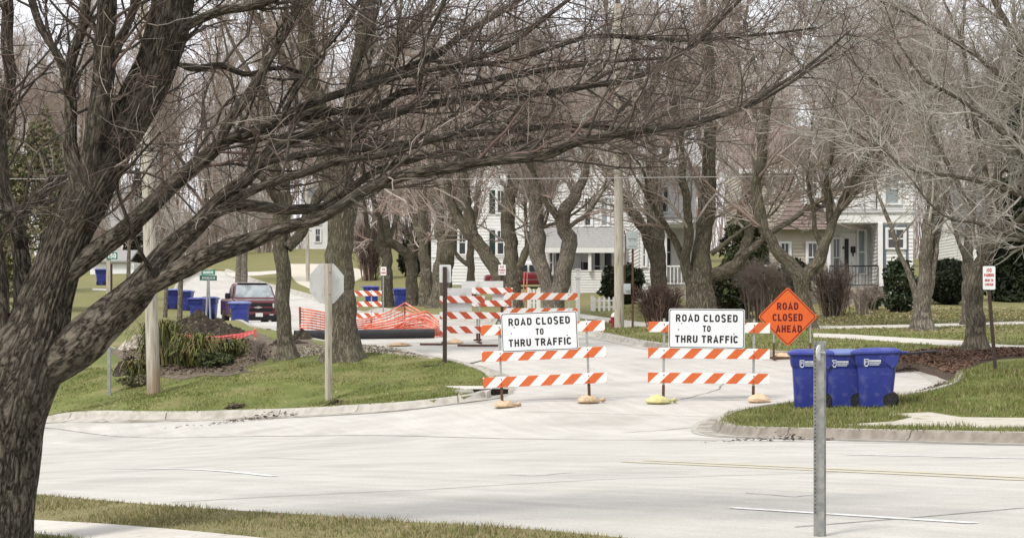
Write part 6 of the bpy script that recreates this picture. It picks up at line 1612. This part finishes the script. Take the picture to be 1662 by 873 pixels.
mb = MB(); mb.box((-2.45, 0, .42), (.14, 1.6, .16), bev=.03); mb.box((2.47, 0, .45), (.14, 1.6, .16), bev=.03); mb.build('bumper', [M_chrome], t)

# ------------------------------------------------------------------ works: pipe, netting, dirt, stakes and tape
M_pipe = mat('black_plastic_pipe', (.012, .012, .013), (.022, .022, .024), scale=5, rough=.35, spec=.5)
a, b = G(478, 552), G(704, 549)
t = thing('drain_pipe', 'long black corrugated drain pipe lying on the road in front of the orange netting', 'pipe', (a + b) / 2)
d = (b - a); n = 150; rr = .15
pts = [Vector((-d.x / 2 + d.x * q, -d.y / 2 + d.y * q, -d.z / 2 + d.z * q + rr + .01)) for q in np.linspace(0, 1, n)]
mb = MB(); mb.tube(pts, [rr * (1 + .014 * (1 if (i // 1) % 2 else -1)) for i in range(n)], 18, caps=False); mb.build('pipe_wall', [M_pipe], t, smooth=True)
mb = MB(); mb.tube([pts[-3], pts[-2]], rr * .9, 18); mb.build('dark_bore', [M_knot], t)
M_net = mat('orange_plastic_netting', (.66, .12, .06), (.72, .21, .14), scale=4, rough=.5, c3=(.78, .44, .37), s3=2.0, lo3=.45, hi3=.7)
def netting(label, top, bot, Z0, Z1, rows, cols, sag=.1, seed=1, stakes=()):
    rng = random.Random(seed)
    tp, bt_ = np.array(top, float), np.array(bot, float)
    n = cols; u = np.linspace(0, 1, n)
    def samp(p):
        d = np.r_[0, np.cumsum(np.hypot(*np.diff(p[:, :2], axis=0).T))]; d /= d[-1]
        return np.c_[np.interp(u, d, p[:, 0]), np.interp(u, d, p[:, 1])]
    A, B = samp(tp), samp(bt_)
    zz = Z0 + (Z1 - Z0) * u
    org = onl(float(A[:, 0].mean()), (Z0 + Z1) / 2, 0)
    t = thing('safety_netting', label, 'netting', org, 0, 'orange safety netting round the works')
    mb = MB(); grid = {}
    for r in range(rows):
        f = r / (rows - 1); pts = []
        for i in range(n):
            wob = math.sin(i * .37 + seed + f * 3) * .22 + math.sin(i * .9 + seed * 2 + f * 5) * .07 + rng.uniform(-.02, .02)
            P = W(A[i, 0] * (1 - f) + B[i, 0] * f, A[i, 1] * (1 - f) + B[i, 1] * f, zz[i] + wob + sag * math.sin(f * 3.1)) - org
            g = T(P.x + org.x, P.y + org.y) + .02 - org.z
            P.z = max(P.z, g); pts.append(P); grid[r, i] = P
        mb.tube(pts, .024 if 0 < r < rows - 1 else .028, 4, caps=False)
    mb.build('strand', [M_net], t)
    mb = MB()
    for i in range(0, n, 2): mb.tube([grid[r, i] for r in range(rows)], .008, 3, caps=False)
    mb.build('cross_strand', [M_net], t)
    for (sx_, sy0, sy1, sz) in stakes:
        P0 = onl(sx_, sz, -.1) - org; P1 = W(sx_, sy0, sz) - org
        mb = MB(); mb.cyl(P0, P1, .03, n=6); mb.build('stake', [M_rust], t)
    return t
netting('orange safety netting panel left of the thick trunk, hung on brown stakes', [(485, 500), (505, 503), (530, 508)], [(487, 541), (505, 541), (530, 545)], 73, 73, 10, 14, seed=2, stakes=((487, 498, 540, 73), (529, 505, 545, 73)))
netting('orange safety netting stretched and drooping behind the black pipe, right of the thick trunk', [(574, 520), (600, 516), (630, 507), (656, 492)], [(574, 547), (600, 546), (630, 545), (656, 544)], 74, 76, 9, 26, seed=5, stakes=((657, 489, 545, 76),))
netting('orange safety netting sloping down to the rear barricades by the end of the black pipe', [(657, 491), (685, 508), (700, 518), (719, 533)], [(657, 544), (685, 546), (700, 547), (719, 548)], 76, 71, 9, 20, seed=9)
netting('slack loop of orange safety netting collapsed over the black pipe', [(590, 528), (630, 522), (665, 512), (692, 505), (712, 522)], [(590, 545), (630, 546), (665, 544), (692, 543), (712, 545)], 71.5, 71, 7, 24, seed=13)
netting('crumpled heap of orange safety netting by the end of the black pipe', [(640, 531), (660, 520), (685, 516), (705, 524), (718, 536)], [(640, 546), (660, 546), (685, 545), (705, 546), (718, 548)], 70.6, 70.4, 8, 26, sag=.25, seed=21)
def mound(name, label, px0, px1, py, Z, hgt, dep, m, seed, kind=None, cat='dirt heap', n=46, lump=.35):
    k = Z / F; c = onl((px0 + px1) / 2, Z); wx = (px1 - px0) / 2 * k
    bm = bmesh.new(); bmesh.ops.create_grid(bm, x_segments=n, y_segments=n, size=1)
    for v in bm.verts:
        x, y = v.co.x, v.co.y; r = math.hypot(x, y)
        base = max(0, 1 - r ** 1.7) ** .8
        q = vnoise((x * 2 + seed, y * 2, 0), 1.2) * lump + vnoise((x * 6, y * 6 + seed, 2), 1.3) * lump * .5 + vnoise((x * 15, y * 15 + seed, 2), 1.3) * lump * .25
        zz = hgt * base * (1 + q * 1.2) + (hgt * .12 * vnoise((x * 11, y * 11, seed)) if base > 0 else 0) - .06
        v.co = Vector((x * wx, y * dep, zz + T(c.x + x * wx, c.y + y * dep) + LAWN - c.z))
    me = bpy.data.meshes.new(name); bm.to_mesh(me); bm.free(); me.materials.append(m)
    o = link(name, me); o.location = c; props(o, label, cat, kind=kind)
    return o
M_dirt = mat('dark_dug_earth', (.020, .016, .012), (.065, .052, .038), scale=5, rough=1, bump=.9, bscale=16, c3=(.19, .155, .105), s3=11, lo3=.58, hi3=.70)
mound('dirt_mound', 'round heap of dark dug earth under the thin street sign legs', 262, 384, 540, 69, .66, 1.2, M_dirt, 3)
mound('dirt_mound', 'low spill of dark earth right of the street sign legs, behind the red tape', 335, 405, 545, 68, .38, .8, M_dirt, 8)
mound('dirt_mound', 'dark earth heap beside the wooden survey stake, right of the long leaves', 318, 425, 585, 62.5, .45, 1.0, M_dirt, 12)
mound('dirt_mound', 'dark earth heap under the low limb, left of the long leaves', 182, 232, 576, 60, .42, .7, M_dirt, 15)
mound('dirt_mound', 'small dark heap of earth between the slim tree and the orange netting', 470, 512, 556, 66, .30, .6, M_dirt, 18)
mound('dirt_mound', 'low dark spill of earth in front of the slim knobbly tree', 425, 505, 566, 63, .16, .7, M_dirt, 27, lump=.6)
mound('rubble_heap', 'pale broken concrete rubble lying by the earth heap behind the timber pole', 190, 262, 560, 66, .35, .7, mat('pale_rubble', (.38, .34, .27), (.55, .52, .46), scale=5, rough=1, bump=.8, c3=(.16, .12, .09), s3=7), 22, cat='rubble', lump=.6)
# debris of leaves washed against the kerb
def debris(label, px, py, wpx, n, seed, off=.02, spread=.22):
    n = int(n * 3.0); spread *= .75
    rng = random.Random(seed); c = G(px, py); k = c.y / F; mb = MB()
    for i in range(n):
        x = rng.gauss(0, wpx * k * .32); y = rng.gauss(0, spread); s = rng.uniform(.012, .05)
        q = Vector((x, y, T(c.x + x, c.y + y) - c.z + off + abs(rng.gauss(0, .055)) * math.exp(-(x / (wpx * k * .3)) ** 2)))
        a = rng.uniform(0, 6.28); e = Vector((math.cos(a), math.sin(a), rng.uniform(-.4, .4))) * s; f = Vector((-math.sin(a), math.cos(a), rng.uniform(-.5, .5))) * s * rng.uniform(.15, .6)
        mb.quad(q - e - f, q + e - f, q + e + f, q - e + f)
    o = mb.build('leaf_debris', [mat('washed_leaf_litter', (.05, .036, .026), (.13, .10, .07), scale=30, rough=1)]); o.location = c; props(o, label, 'leaf debris', kind='stuff')
debris('dark leaf litter washed against the kerb at the far left', 105, 678, 52, 420, 1)
debris('leaf litter on the kerb below the leaves and the timber pole', 382, 670, 60, 380, 2, off=.10)
debris('twiggy litter at the foot of the stop sign kerb', 543, 666, 50, 420, 3, off=.10)
debris('scattered litter along the gutter left of the storm drain', 440, 678, 200, 120, 4, spread=.3)
debris('leaf litter in the gutter of the right corner', 1470, 602, 60, 200, 5, spread=.3)
debris('leaf litter by the curved kerb under the mulch bed', 1530, 634, 50, 200, 6, off=.05)
debris('dry scraps on the road by the right corner kerb', 1260, 716, 160, 40, 7)
# survey stakes and red tape
M_stk = mat('raw_wood_stake', (.50, .36, .24), (.58, .46, .33), scale=12, rough=.9); M_tape = mat('red_tape', (.55, .05, .05), (.62, .16, .14), scale=9, rough=.5)
b = onl(414, 60); h = W(413, 530, 60).z - b.z
t = thing('survey_stake', 'slim wooden survey stake with a pink flagged top, left of the slim knobbly tree', 'stake', b)
mb = MB(); mb.box((0, 0, h / 2 - .1), (.06, .035, h + .2)); mb.build('stake', [M_stk], t); mb = MB(); mb.box((0, -.02, h - .18), (.07, .02, .22)); mb.build('flag', [M_tape], t)
mb = MB(); rng = random.Random(3)
for s in range(3):
    pts = []
    for q in np.linspace(0, 1, 22):
        px = 285 + (412 - 285) * q; py = 541 + 12 * math.sin(math.pi * q) ** 1.0 * (.6 + .3 * s) - (4 * q) + rng.uniform(-.5, .5) + s * 1.2
        pts.append(W(px, py, 60.6 + .3 * s))
    for p, q in zip(pts[:-1], pts[1:]): mb.quad(p - Vector((0, 0, .025)), q - Vector((0, .01, .025)), q + Vector((0, .01, .025)), p + Vector((0, 0, .025)))
o = mb.build('barrier_tape', [M_tape]); props(o, 'sagging red barrier tape strung before the earth heap', 'tape')
# thin orange-red stakes beside the van
for px, nm in ((848, 'left of two thin red marker rods in front of the van'), (853, 'right of two thin red marker rods in front of the van')):
    b = onl(px, 92); h = W(px + 3, 441, 92).z - b.z; mb = MB(); mb.cyl((0, 0, -.1), (.08, 0, h), .022, n=6); o = mb.build('marker_rod', [M_net]); o.location = b; props(o, nm, 'marker rod')
# a fallen branch on the lawn tip
mb = MB(); a = G(688, 596, LAWN)
mb.tube([(0, 0, .03), (.3, .1, .05), (.7, .1, .03)], [.02, .015, .008], 6); mb.tube([(.3, .1, .05), (.45, -.1, .16), (.5, -.15, .2)], [.012, .008, .004], 5); mb.tube([(.7, .4, .02), (1.2, .5, .10), (1.75, .6, .26), (1.8, .6, .2)], [.014, .014, .01, .004], 5)
o = mb.build('fallen_branch', TW['dark'][:1]); o.location = a; props(o, 'small fallen branch lying on the left lawn near the brown post', 'branch')
# black edging by the mulch bed
a, b_ = G(1465, 580, .15), G(1560, 572, .15); mb = MB(); mb.tube([(0, 0, .05), ((b_ - a).x * .5, (b_ - a).y * .5, (b_ - a).z * .5 + .06), tuple(b_ - a)], [.06, .05, .03], 8); o = mb.build('garden_edging', [M_pipe], smooth=True); o.location = a; props(o, 'black plastic edging strip lying along the mulch bed', 'garden edging')

# ------------------------------------------------------------------ picket fence and white lamp post
def picket_fence(label, px0, px1, Z, ytop, rz=0):
    b = onl(px0, Z); t = thing('picket_fence', label, 'fence', b, rz, 'white picket fences'); L_ = (px1 - px0) / F * Z; h = W(px0, ytop, Z).z - b.z
    mb = MB(); mb.box((L_ / 2, .03, h * .3), (L_, .03, .07)); mb.box((L_ / 2, .03, h * .72), (L_, .03, .07)); mb.build('rail', [M_trimw], t)
    n = max(3, int(L_ / .17)); me = None
    for i in range(n):
        if me is None:
            mb = MB(); mb.prism([(-.045, 0), (.045, 0), (.045, h * .9), (0, h), (-.045, h * .9)], -.012, .012); o = mb.build('picket', [M_trimw], t); me = o.data
        else: o = link('picket', me, t)
        o.location = (L_ * (i + .5) / n, 0, 0)
    for x in (0, L_):
        mb = MB(); mb.box((x, .03, h * .52), (.11, .11, h * 1.04), bev=.01); mb.build('fence_post', [M_trimw], t)
picket_fence('white picket fence section left of the timber pole, before the dark bush', 961, 1000, 88, 481)
picket_fence('short white picket fence piece behind the striped rail, between the two maples', 858, 875, 92, 468)
b = onl(938, 84); h = W(937, 438, 84).z - b.z
t = thing('lamp_post', 'slim white garden post with a small cap, right end of the rear striped rail', 'post', b)
mb = MB(); mb.box((0, 0, h / 2), (.16, .16, h), bev=.01); mb.build('post', [M_trimw], t)
mb = MB(); mb.box((0, 0, h * .86), (.23, .23, .09), bev=.01); mb.box((0, 0, h + .02), (.24, .24, .05), bev=.01); mb.build('cap', [M_trimw], t)

# ------------------------------------------------------------------ shrubs
def leaf_shrub(name, label, px, Z, wpx, hpx, m, seed, n=5000, leaf=.10, dep=None, stems=True, cone=0.0, cat='shrub', base=None, lump=.35, group=None, twigm=None):
    """crown of many small leaves around a lumpy volume; a few stems below"""
    rng = np.random.default_rng(seed); k = Z / F; b = onl(px, Z) if base is None else base
    w, h = wpx * k / 2, hpx * k; d = dep or w
    t = thing(name, label, cat, b, 0, group)
    v = rng.normal(size=(n, 3)); v /= np.linalg.norm(v, axis=1)[:, None]
    lum = np.array([vnoise(q, 1.6) + .6 * vnoise(q, 3.7) for q in v + seed])
    r = (rng.uniform(.45, 1.0, n) ** .5) * (1 + lump * lum)
    p = v * r[:, None]; zz = p[:, 2] * .5 + .5
    tp = np.clip(1 - cone * np.clip(zz, 0, 1), .08, 1)
    P = np.c_[p[:, 0] * w * tp, p[:, 1] * d * tp, np.maximum(zz, .02) * h]
    a = unit(rng.normal(size=(n, 3)) + v * .6); c = unit(np.cross(a, rng.normal(size=(n, 3))))
    s = leaf * rng.uniform(.6, 1.3, n)[:, None]
    V = np.stack([P - a * s, P + c * s * .45, P + a * s, P - c * s * .45], 1).reshape(-1, 3)
    me = np_mesh('foliage', V, np.arange(n * 4).reshape(n, 4), m if isinstance(m, list) else [m], smooth=False, midx=(rng.integers(0, len(m), n) if isinstance(m, list) else None))
    link('foliage', me, t)
    if stems:
        mb = MB()
        for i in range(7):
            a_ = rng.uniform(0, 6.28); e = rng.uniform(.3, .8)
            mb.tube([(0.1 * math.cos(a_), .1 * math.sin(a_), -.1), (w * .3 * e * math.cos(a_), d * .3 * e * math.sin(a_), h * .35), (w * .6 * e * math.cos(a_), d * .6 * e * math.sin(a_), h * .75)], [.035, .025, .01], 5, caps=False)
        mb.build('stem', [twigm or TW['dark'][0]], t)
    return t
def twig_shrub(label, px, Z, wpx, hpx, mats, seed, n=60, r=.012, name='bare_shrub', arch=.0, probs=(.45, .4, .15), group=None):
    rng = np.random.default_rng(seed); k = Z / F; b = onl(px, Z); w, h = wpx * k / 2, hpx * k
    t = thing(name, label, 'shrub', b, 0, group)
    a = rng.uniform(0, 6.28, n); e = rng.uniform(.1, 1, n) ** .6; hh = h * rng.uniform(.7, 1.05, n)
    f = np.linspace(0, 1, 7)
    P = np.stack([np.cos(a)[:, None] * (w * .55 * rng.uniform(0, 1, n)[:, None] + e[:, None] * w * .6 * f[None] ** (1.0 + arch)), np.sin(a)[:, None] * (w * .45 * rng.uniform(0, 1, n)[:, None] + e[:, None] * w * .45 * f[None]), hh[:, None] * (np.sin(f * (math.pi / 2 + arch * .6)) if arch else f)[None]], -1)
    P += np.cumsum(rng.normal(0, .02 * h, P.shape), 1) * .5
    P[:, 0, 2] = -.05
    R = r * np.linspace(1.3, .5, 7)[None] * rng.uniform(.7, 1.3, n)[:, None]
    C, CR = grow(rng, P, R, 8, h * .38, (18, 50), .15, 1, K=4, up=.05, jit=.15, rr=.7, rmin=r * .5, rtip=.5)
    D, DR = grow(rng, C, CR, 4, h * .17, (20, 55), .1, 1, K=3, up=.05, jit=.15, rr=.8, rmin=r * .4, rtip=.6)
    C[:, :, 2] = np.maximum(C[:, :, 2], .03); D[:, :, 2] = np.maximum(D[:, :, 2], .03)
    o = twig_object('stem', [(P, R, 4), (C, CR, 3), (D, DR, 3)], mats, rng, t, probs)
    return t
M_ev = mat('evergreen_needles', (.016, .028, .012), (.04, .055, .022), scale=3, rough=.8)
M_ev2 = mat('evergreen_needles_light', (.05, .065, .022), (.085, .095, .035), scale=3, rough=.8)
M_holly = mat('holly_leaf', (.012, .024, .008), (.04, .062, .022), scale=6, rough=.35, spec=.5)
M_yew = mat('dark_yew', (.010, .016, .008), (.024, .032, .014), scale=3, rough=.8)
M_olive = mat('brownish_evergreen', (.13, .115, .065), (.20, .175, .11), scale=2, rough=.9)
M_brleaf = mat('withered_dark_leaf', (.035, .026, .019), (.075, .056, .042), scale=4, rough=.9)
leaf_shrub('evergreen_shrub', 'dense dark green bush on the white porch, behind the straight timber pole', 1010, 92, 70, 62, [M_yew, M_ev], 41, 6500, .10, cat='shrub')
leaf_shrub('holly_bush', 'glossy dark green holly by the porch corner of the white house', 1460, 84, 56, 84, [M_holly, M_ev], 42, 1800, .12, lump=.6)
leaf_shrub('evergreen_shrub', 'large dark evergreen bush left of the orange sign', 1192, 82, 70, 95, [M_ev, M_ev2, M_yew], 43, 8000, .10)
leaf_shrub('evergreen_shrub', 'rounded dark green bush in front of the beige house', 1285, 90, 60, 75, [M_yew, M_ev], 44, 4500, .10)
leaf_shrub('cedar_tree', 'tall dark cedar behind the multi-stemmed tree', 1212, 99, 95, 165, [M_ev, M_olive, M_ev2], 45, 4200, .13, cone=.6, cat='tree', lump=.4)
leaf_shrub('hedge', 'clipped very dark hedge right of the shaggy-barked tree', 1540, 92, 80, 74, [M_yew], 46, 9000, .10, dep=1.2, lump=.12, stems=False, cat='hedge')
leaf_shrub('pine_tree', 'dark pine with drooping boughs behind the no parking sign', 1640, 96, 130, 190, [M_yew, M_ev], 47, 15000, .16, cone=.5, cat='tree', lump=.5)
leaf_shrub('pine_tree', 'tall dark pine at the right edge behind the pale twigs', 1700, 112, 190, 420, [M_yew, M_ev], 48, 22000, .20, cone=.6, cat='tree', lump=.5)
leaf_shrub('evergreen_shrub', 'dark low shrub on the foundation of the white house porch', 1418, 86, 26, 36, [M_brleaf, M_ev], 49, 700, .09)
twig_shrub('brown-leaved tangled shrub right behind the orange diamond sign', 1352, 80, 70, 76, [TW['grey'][1], M_brleaf, TW['grey'][0]], 50, 80, .013)
twig_shrub('low arching bare shrub below the porch of the white house', 1400, 82, 90, 42, TW['grey'], 51, 40, .012, arch=.6)
M_redtw = [mat('reddish_twig', (.10, .062, .05), (.15, .10, .08), scale=2, rough=.9), mat('reddish_twig_dark', (.06, .04, .033), (.09, .065, .052), scale=2, rough=.9), TW['grey'][1]]
twig_shrub('dense reddish bare bush at the foot of the dark leaning tree', 1072, 80, 78, 62, M_redtw, 52, 95, .015)
twig_shrub('rounded reddish bare bush right of the stout multi-stemmed tree', 1178, 82, 66, 60, M_redtw, 53, 80, .015)
twig_shrub('fountain of pale bare stems left of the orange diamond sign', 1235, 76, 100, 85, TW['grey'], 54, 80, .015, arch=.5)
twig_shrub('brownish bare bush on the far lawn between the street trees', 600, 150, 44, 85, M_redtw, 55, 70, .026)
twig_shrub('dark tangled brush beyond the far lawn, behind the blue carts', 690, 158, 80, 80, [TW['dark'][0], M_redtw[1], TW['grey'][1]], 56, 80, .028)
leaf_shrub('evergreen_shrub', 'dark far bush between the straight trunk and its neighbour', 668, 152, 40, 60, [M_yew, M_ev], 57, 2500, .18)
leaf_shrub('evergreen_shrub', 'small dark far bush on the slope left of the shuttered house', 710, 150, 26, 26, [M_brleaf, M_yew], 58, 900, .15)
leaf_shrub('conifer_tree', 'brownish green conifer behind the left stems of the near tree', 55, 110, 190, 300, [M_olive, M_olive, M_ev2], 59, 7500, .16, cone=.5, cat='tree', lump=.5)
leaf_shrub('conifer_tree', 'taller brownish conifer at the far left edge behind the near tree', -40, 125, 200, 430, [M_olive, M_olive, M_ev2], 60, 8000, .17, cone=.5, cat='tree', lump=.5)
leaf_shrub('conifer_tree', 'dark far conifer behind the leaning timber pole', 222, 172, 40, 130, [M_brleaf, M_yew], 62, 4500, .24, cone=.5, cat='tree', lump=.5)
# clump of long strap leaves and low juniper in the bed
def strap_clump(label, px, Z, wpx, hpx, mats, seed, n=260, lw=.03):
    rng = np.random.default_rng(seed); k = Z / F; b = onl(px, Z); w, h = wpx * k / 2, hpx * k
    t = thing('strap_leaf_plant', label, 'plant', b, 0, 'clumps of long strap leaves in the bed'); mb = MB(); mbs = MB()
    for i in range(n):
        a = rng.uniform(0, 6.28); e = rng.uniform(.45, 1.25); hh = h * rng.uniform(.45, 1.0); x0 = rng.normal(0, w * .25); y0 = rng.normal(0, w * .2)
        bend = rng.uniform(2.1, 2.75); side = Vector((-math.sin(a), math.cos(a), 0)) * lw * rng.uniform(.6, 1.4); pts = []
        for q in np.linspace(0, 1, 7):
            r = e * w * q ** 1.2; z = hh * math.sin(q * bend)
            pts.append((Vector((x0 + r * math.cos(a), y0 + r * math.sin(a) * .8, max(z, .02))), 1 - .8 * q))
        mb.mi = int(rng.integers(0, len(mats)))
        for (p, s0), (q_, s1) in zip(pts[:-1], pts[1:]): mb.quad(p - side * s0, p + side * s0, q_ + side * s1, q_ - side * s1)
    mb.build('leaf', mats, t)
    return t
M_sl = [mat('strap_leaf_lime', (.10, .115, .025), (.17, .18, .05), scale=4, rough=.6), mat('strap_leaf_olive', (.085, .095, .020), (.15, .155, .045), scale=4, rough=.6), mat('strap_leaf_dry', (.16, .125, .055), (.22, .175, .085), scale=4, rough=.8), mat('strap_leaf_dark', (.025, .036, .012), (.05, .06, .02), scale=4, rough=.6)]
strap_clump('tall tousled clump of long green leaves behind the leaning timber pole', 262, 60, 100, 78, M_sl, 71, 420)
strap_clump('lower clump of long leaves right of the leaning timber pole', 318, 58.5, 90, 56, M_sl, 72, 320)
strap_clump('sprawling clump of long leaves at the right end of the bed', 372, 59.5, 80, 34, M_sl, 77, 160)
strap_clump('small clump of long leaves at the left end of the bed', 226, 58, 60, 36, M_sl, 73, 170)
leaf_shrub('juniper', 'low dark green juniper at the right end of the leaf bed', 350, 57.5, 56, 24, [M_ev2, M_ev, M_ev2], 74, 1900, .055, lump=.6)
leaf_shrub('juniper', 'small dull green juniper at the left end of the leaf bed', 222, 57, 50, 18, [M_ev2, M_olive], 75, 800, .05, lump=.6)
twig_shrub('small wiry bare shrub on the lawn below the survey stake', 418, 57.5, 34, 32, TW['grey'], 76, 26, .007)
for i_, (px_, Z_, w_, h_) in enumerate(((150, 176, 60, 70), (255, 182, 70, 85), (312, 178, 60, 75), (362, 186, 70, 80), (430, 190, 60, 70), (572, 186, 60, 60))):
    twig_shrub(('low', 'tall', 'loose', 'wide', 'thin', 'small')[i_] + ' pale bare bush at the wood edge ' + ('above the far left bin', 'behind the leaning timber pole', 'beyond the young pale tree', 'beyond the far end of the street', 'left of the far white house', 'right of the far white house')[i_], px_, Z_, w_, h_, TW['far'], 300 + i_, 44, .03, group='bushes at the edge of the wood')
# young staked street trees on the left verge
def sapling(label, px, Z, rpx, top, seed):
    rng = np.random.default_rng(seed); b = onl(px, Z); t = thing('young_tree', label, 'tree', b, 0); k = Z / F; h = W(px, top, Z).z - b.z
    P = np.c_[np.linspace(0, .15, 12), np.zeros(12), np.linspace(-.1, h, 12)]; R = np.linspace(rpx * k, rpx * k * .5, 12)
    limb_mesh('trunk', P, R, 10, M_bark_p, t, (0, 0, 0), ridge=.08, seed=seed)
    B, BR = grow(rng, P[None], R[None], 24, h * .55, (28, 65), .42, 1, K=7, up=.06, jit=.14, rr=.5, rmin=.015, rtip=.35)
    C, CR = grow(rng, B, BR, 8, h * .22, (22, 55), .15, 1, K=4, up=.06, jit=.15, rr=.6, rmin=.010, rtip=.5)
    D, DR = grow(rng, C, CR, 4, h * .10, (22, 55), .15, 1, K=3, up=.06, jit=.15, rr=.7, rmin=.008, rtip=.5)
    twig_object('crown', [(B, BR, 5), (C, CR, 3), (D, DR, 3)], TW['white'], rng, t, (.4, .5, .1))
sapling('young pale-stemmed tree between the far blue carts on the left verge', 291, 98, 5, 360, 81)
sapling('second young pale tree just left of its taller neighbour by the far carts', 268, 106, 4, 380, 82)
sapling('young bare tree by the far left cart below the green 150 sign', 207, 120, 4, 330, 83)
for px, Z, nm in ((387, 150, 'left of a pair of far bare trunks on the lawn up the hill'), (396, 148, 'right of a pair of far bare trunks on the lawn up the hill')):
    sapling(nm, px, Z, 5.5, 300, px)
# ------------------------------------------------------------------ grass blades and leaf litter on the lawns (uncountable)
rngG = np.random.default_rng(99)
M_blade = [mat('grass_blade_green', (.105, .142, .026), (.165, .198, .05), scale=2, rough=.8), mat('grass_blade_olive', (.13, .135, .045), (.18, .17, .065), scale=2, rough=.9), mat('grass_blade_straw', (.27, .225, .12), (.36, .30, .18), scale=2, rough=.9)]
def grass(name, label, poly_px, n, h, w, off, probs, only=None):
    poly = np.array(gp(*poly_px, off=off)); lo, hi = poly.min(0), poly.max(0)
    P = rngG.uniform(lo, hi, (int(n * 3), 2)); P = P[inside(poly, P)][:n]
    r = region_of(P); P = P[np.isin(r, [names.index(q) for q in (only or ['lawn'])])]
    n = len(P); z = Tn(P) + off - .015
    nz_ = np.array([vnoise((x * .9, y * .9, 7)) + .5 * vnoise((x * 3, y * 3, 3)) for x, y in P]); kp = nz_ > -.42 - .3 * rngG.random(n); P, z, nz_ = P[kp], z[kp], nz_[kp]; n = len(P)
    a = rngG.uniform(0, 6.28, n); hh = h * rngG.uniform(.4, 1.25, n) * np.clip(1 + nz_ * .9, .45, 1.9); ww = w * rngG.uniform(.6, 1.3, n); ln = rngG.normal(0, .45, (n, 2)) * hh[:, None]
    B = np.c_[P, z]; s = np.c_[np.cos(a) * ww, np.sin(a) * ww, np.zeros(n)]
    V = np.stack([B - s, B + s, B + np.c_[ln, hh]], 1).reshape(-1, 3)
    me = np_mesh(name, V, np.arange(n * 3).reshape(n, 3), M_blade, smooth=False, midx=rngG.choice(3, n, p=probs))
    props(link(name, me), label, 'grass', kind='stuff')
grass('grass', 'patchy dry grass strip between the near sidewalk and the road', [(-60, 792), (60, 801), (560, 839.5), (1060, 876), (1060, 960), (420, 880), (300, 866), (60, 850), (-60, 842)], 60000, .04, .0050, LAWN, (.16, .38, .46))
grass('grass', 'green grass in the bottom left corner beside the tree', [(-60, 866), (60, 866), (120, 873), (300, 930), (-60, 930)], 9000, .06, .005, LAWN, (.6, .3, .1))
grass('grass', 'grass of the left corner lawn around the stop sign', [(-220, 712), (20, 700), (300, 690), (540, 685), (690, 672), (800, 655), (840, 622), (770, 590), (640, 568), (420, 585), (190, 595), (40, 600), (-220, 606)], 125000, .05, .011, LAWN, (.62, .28, .10))
grass('grass', 'long grass on the narrow corner under the blue bins', [(1140, 705), (1340, 715), (1500, 705), (1900, 700), (1900, 592), (1720, 585), (1640, 585), (1600, 592), (1552, 606), (1500, 640), (1285, 655), (1180, 670)], 95000, .085, .009, LAWN, (.52, .32, .16))
grass('grass', 'grass of the right lawn behind the side street kerb', [(970, 547), (1050, 562), (1260, 577), (1430, 578), (1662, 562), (1800, 600), (1800, 505), (1300, 500), (960, 500)], 80000, .065, .018, LAWN, (.42, .34, .24))
def litter(label, poly_px, n, s0, off, c1, c2, nm, only=None):
    poly = np.array(gp(*poly_px, off=off)); lo, hi = poly.min(0), poly.max(0)
    P = rngG.uniform(lo, hi, (int(n * 3), 2)); P = P[inside(poly, P)][:n]
    if only: P = P[np.isin(region_of(P), [names.index(q) for q in only])]
    n = len(P); z = Tn(P) + off + rngG.uniform(.01, .04, n); B = np.c_[P, z]
    e = unit(rngG.normal(size=(n, 3)) * [1, 1, .35]) * (s0 * rngG.uniform(.5, 1.4, n))[:, None]; f = unit(np.cross(e, rngG.normal(size=(n, 3)) * [.4, .4, 1])) * (s0 * .5 * rngG.uniform(.5, 1.3, n))[:, None]
    V = np.stack([B - e, B - f, B + e, B + f], 1).reshape(-1, 3)
    me = np_mesh('leaf_litter', V, np.arange(n * 4).reshape(n, 4), [mat(nm, c1, c2, scale=20, rough=.9)], smooth=False)
    props(link('leaf_litter', me), label, 'leaf litter', kind='stuff')
litter('pale dry leaves scattered over the right lawn before the white house', [(1040, 535), (1662, 540), (1700, 500), (1040, 494)], 6500, .055, LAWN, (.30, .235, .14), (.42, .34, .22), 'dry_pale_leaf', ['lawn'])
litter('pale dry leaves scattered over the left corner lawn', [(60, 684), (540, 669), (790, 640), (760, 596), (190, 600)], 500, .035, LAWN, (.30, .235, .14), (.42, .34, .22), 'dry_pale_leaf', ['lawn'])
litter('coarse bark chips of the mulch bed by the no parking sign', [(1430, 592), (1425, 580), (1520, 566), (1700, 566), (1700, 585), (1560, 606), (1549, 614)], 9000, .05, .17, (.07, .038, .026), (.20, .125, .085), 'bark_chip', ['mulch_bed'])
litter('wood chips and dead leaves in the leaf bed', [(200, 612), (440, 606), (440, 560), (200, 560)], 3500, .05, .15, (.055, .042, .03), (.20, .155, .105), 'bed_chip', ['soil_bed'])
litter('gravel and clods on the dug verge', [(395, 585), (560, 576), (700, 582), (600, 560), (420, 558)], 3500, .05, .12, (.12, .095, .065), (.42, .37, .29), 'clod', ['gravel_walk'])
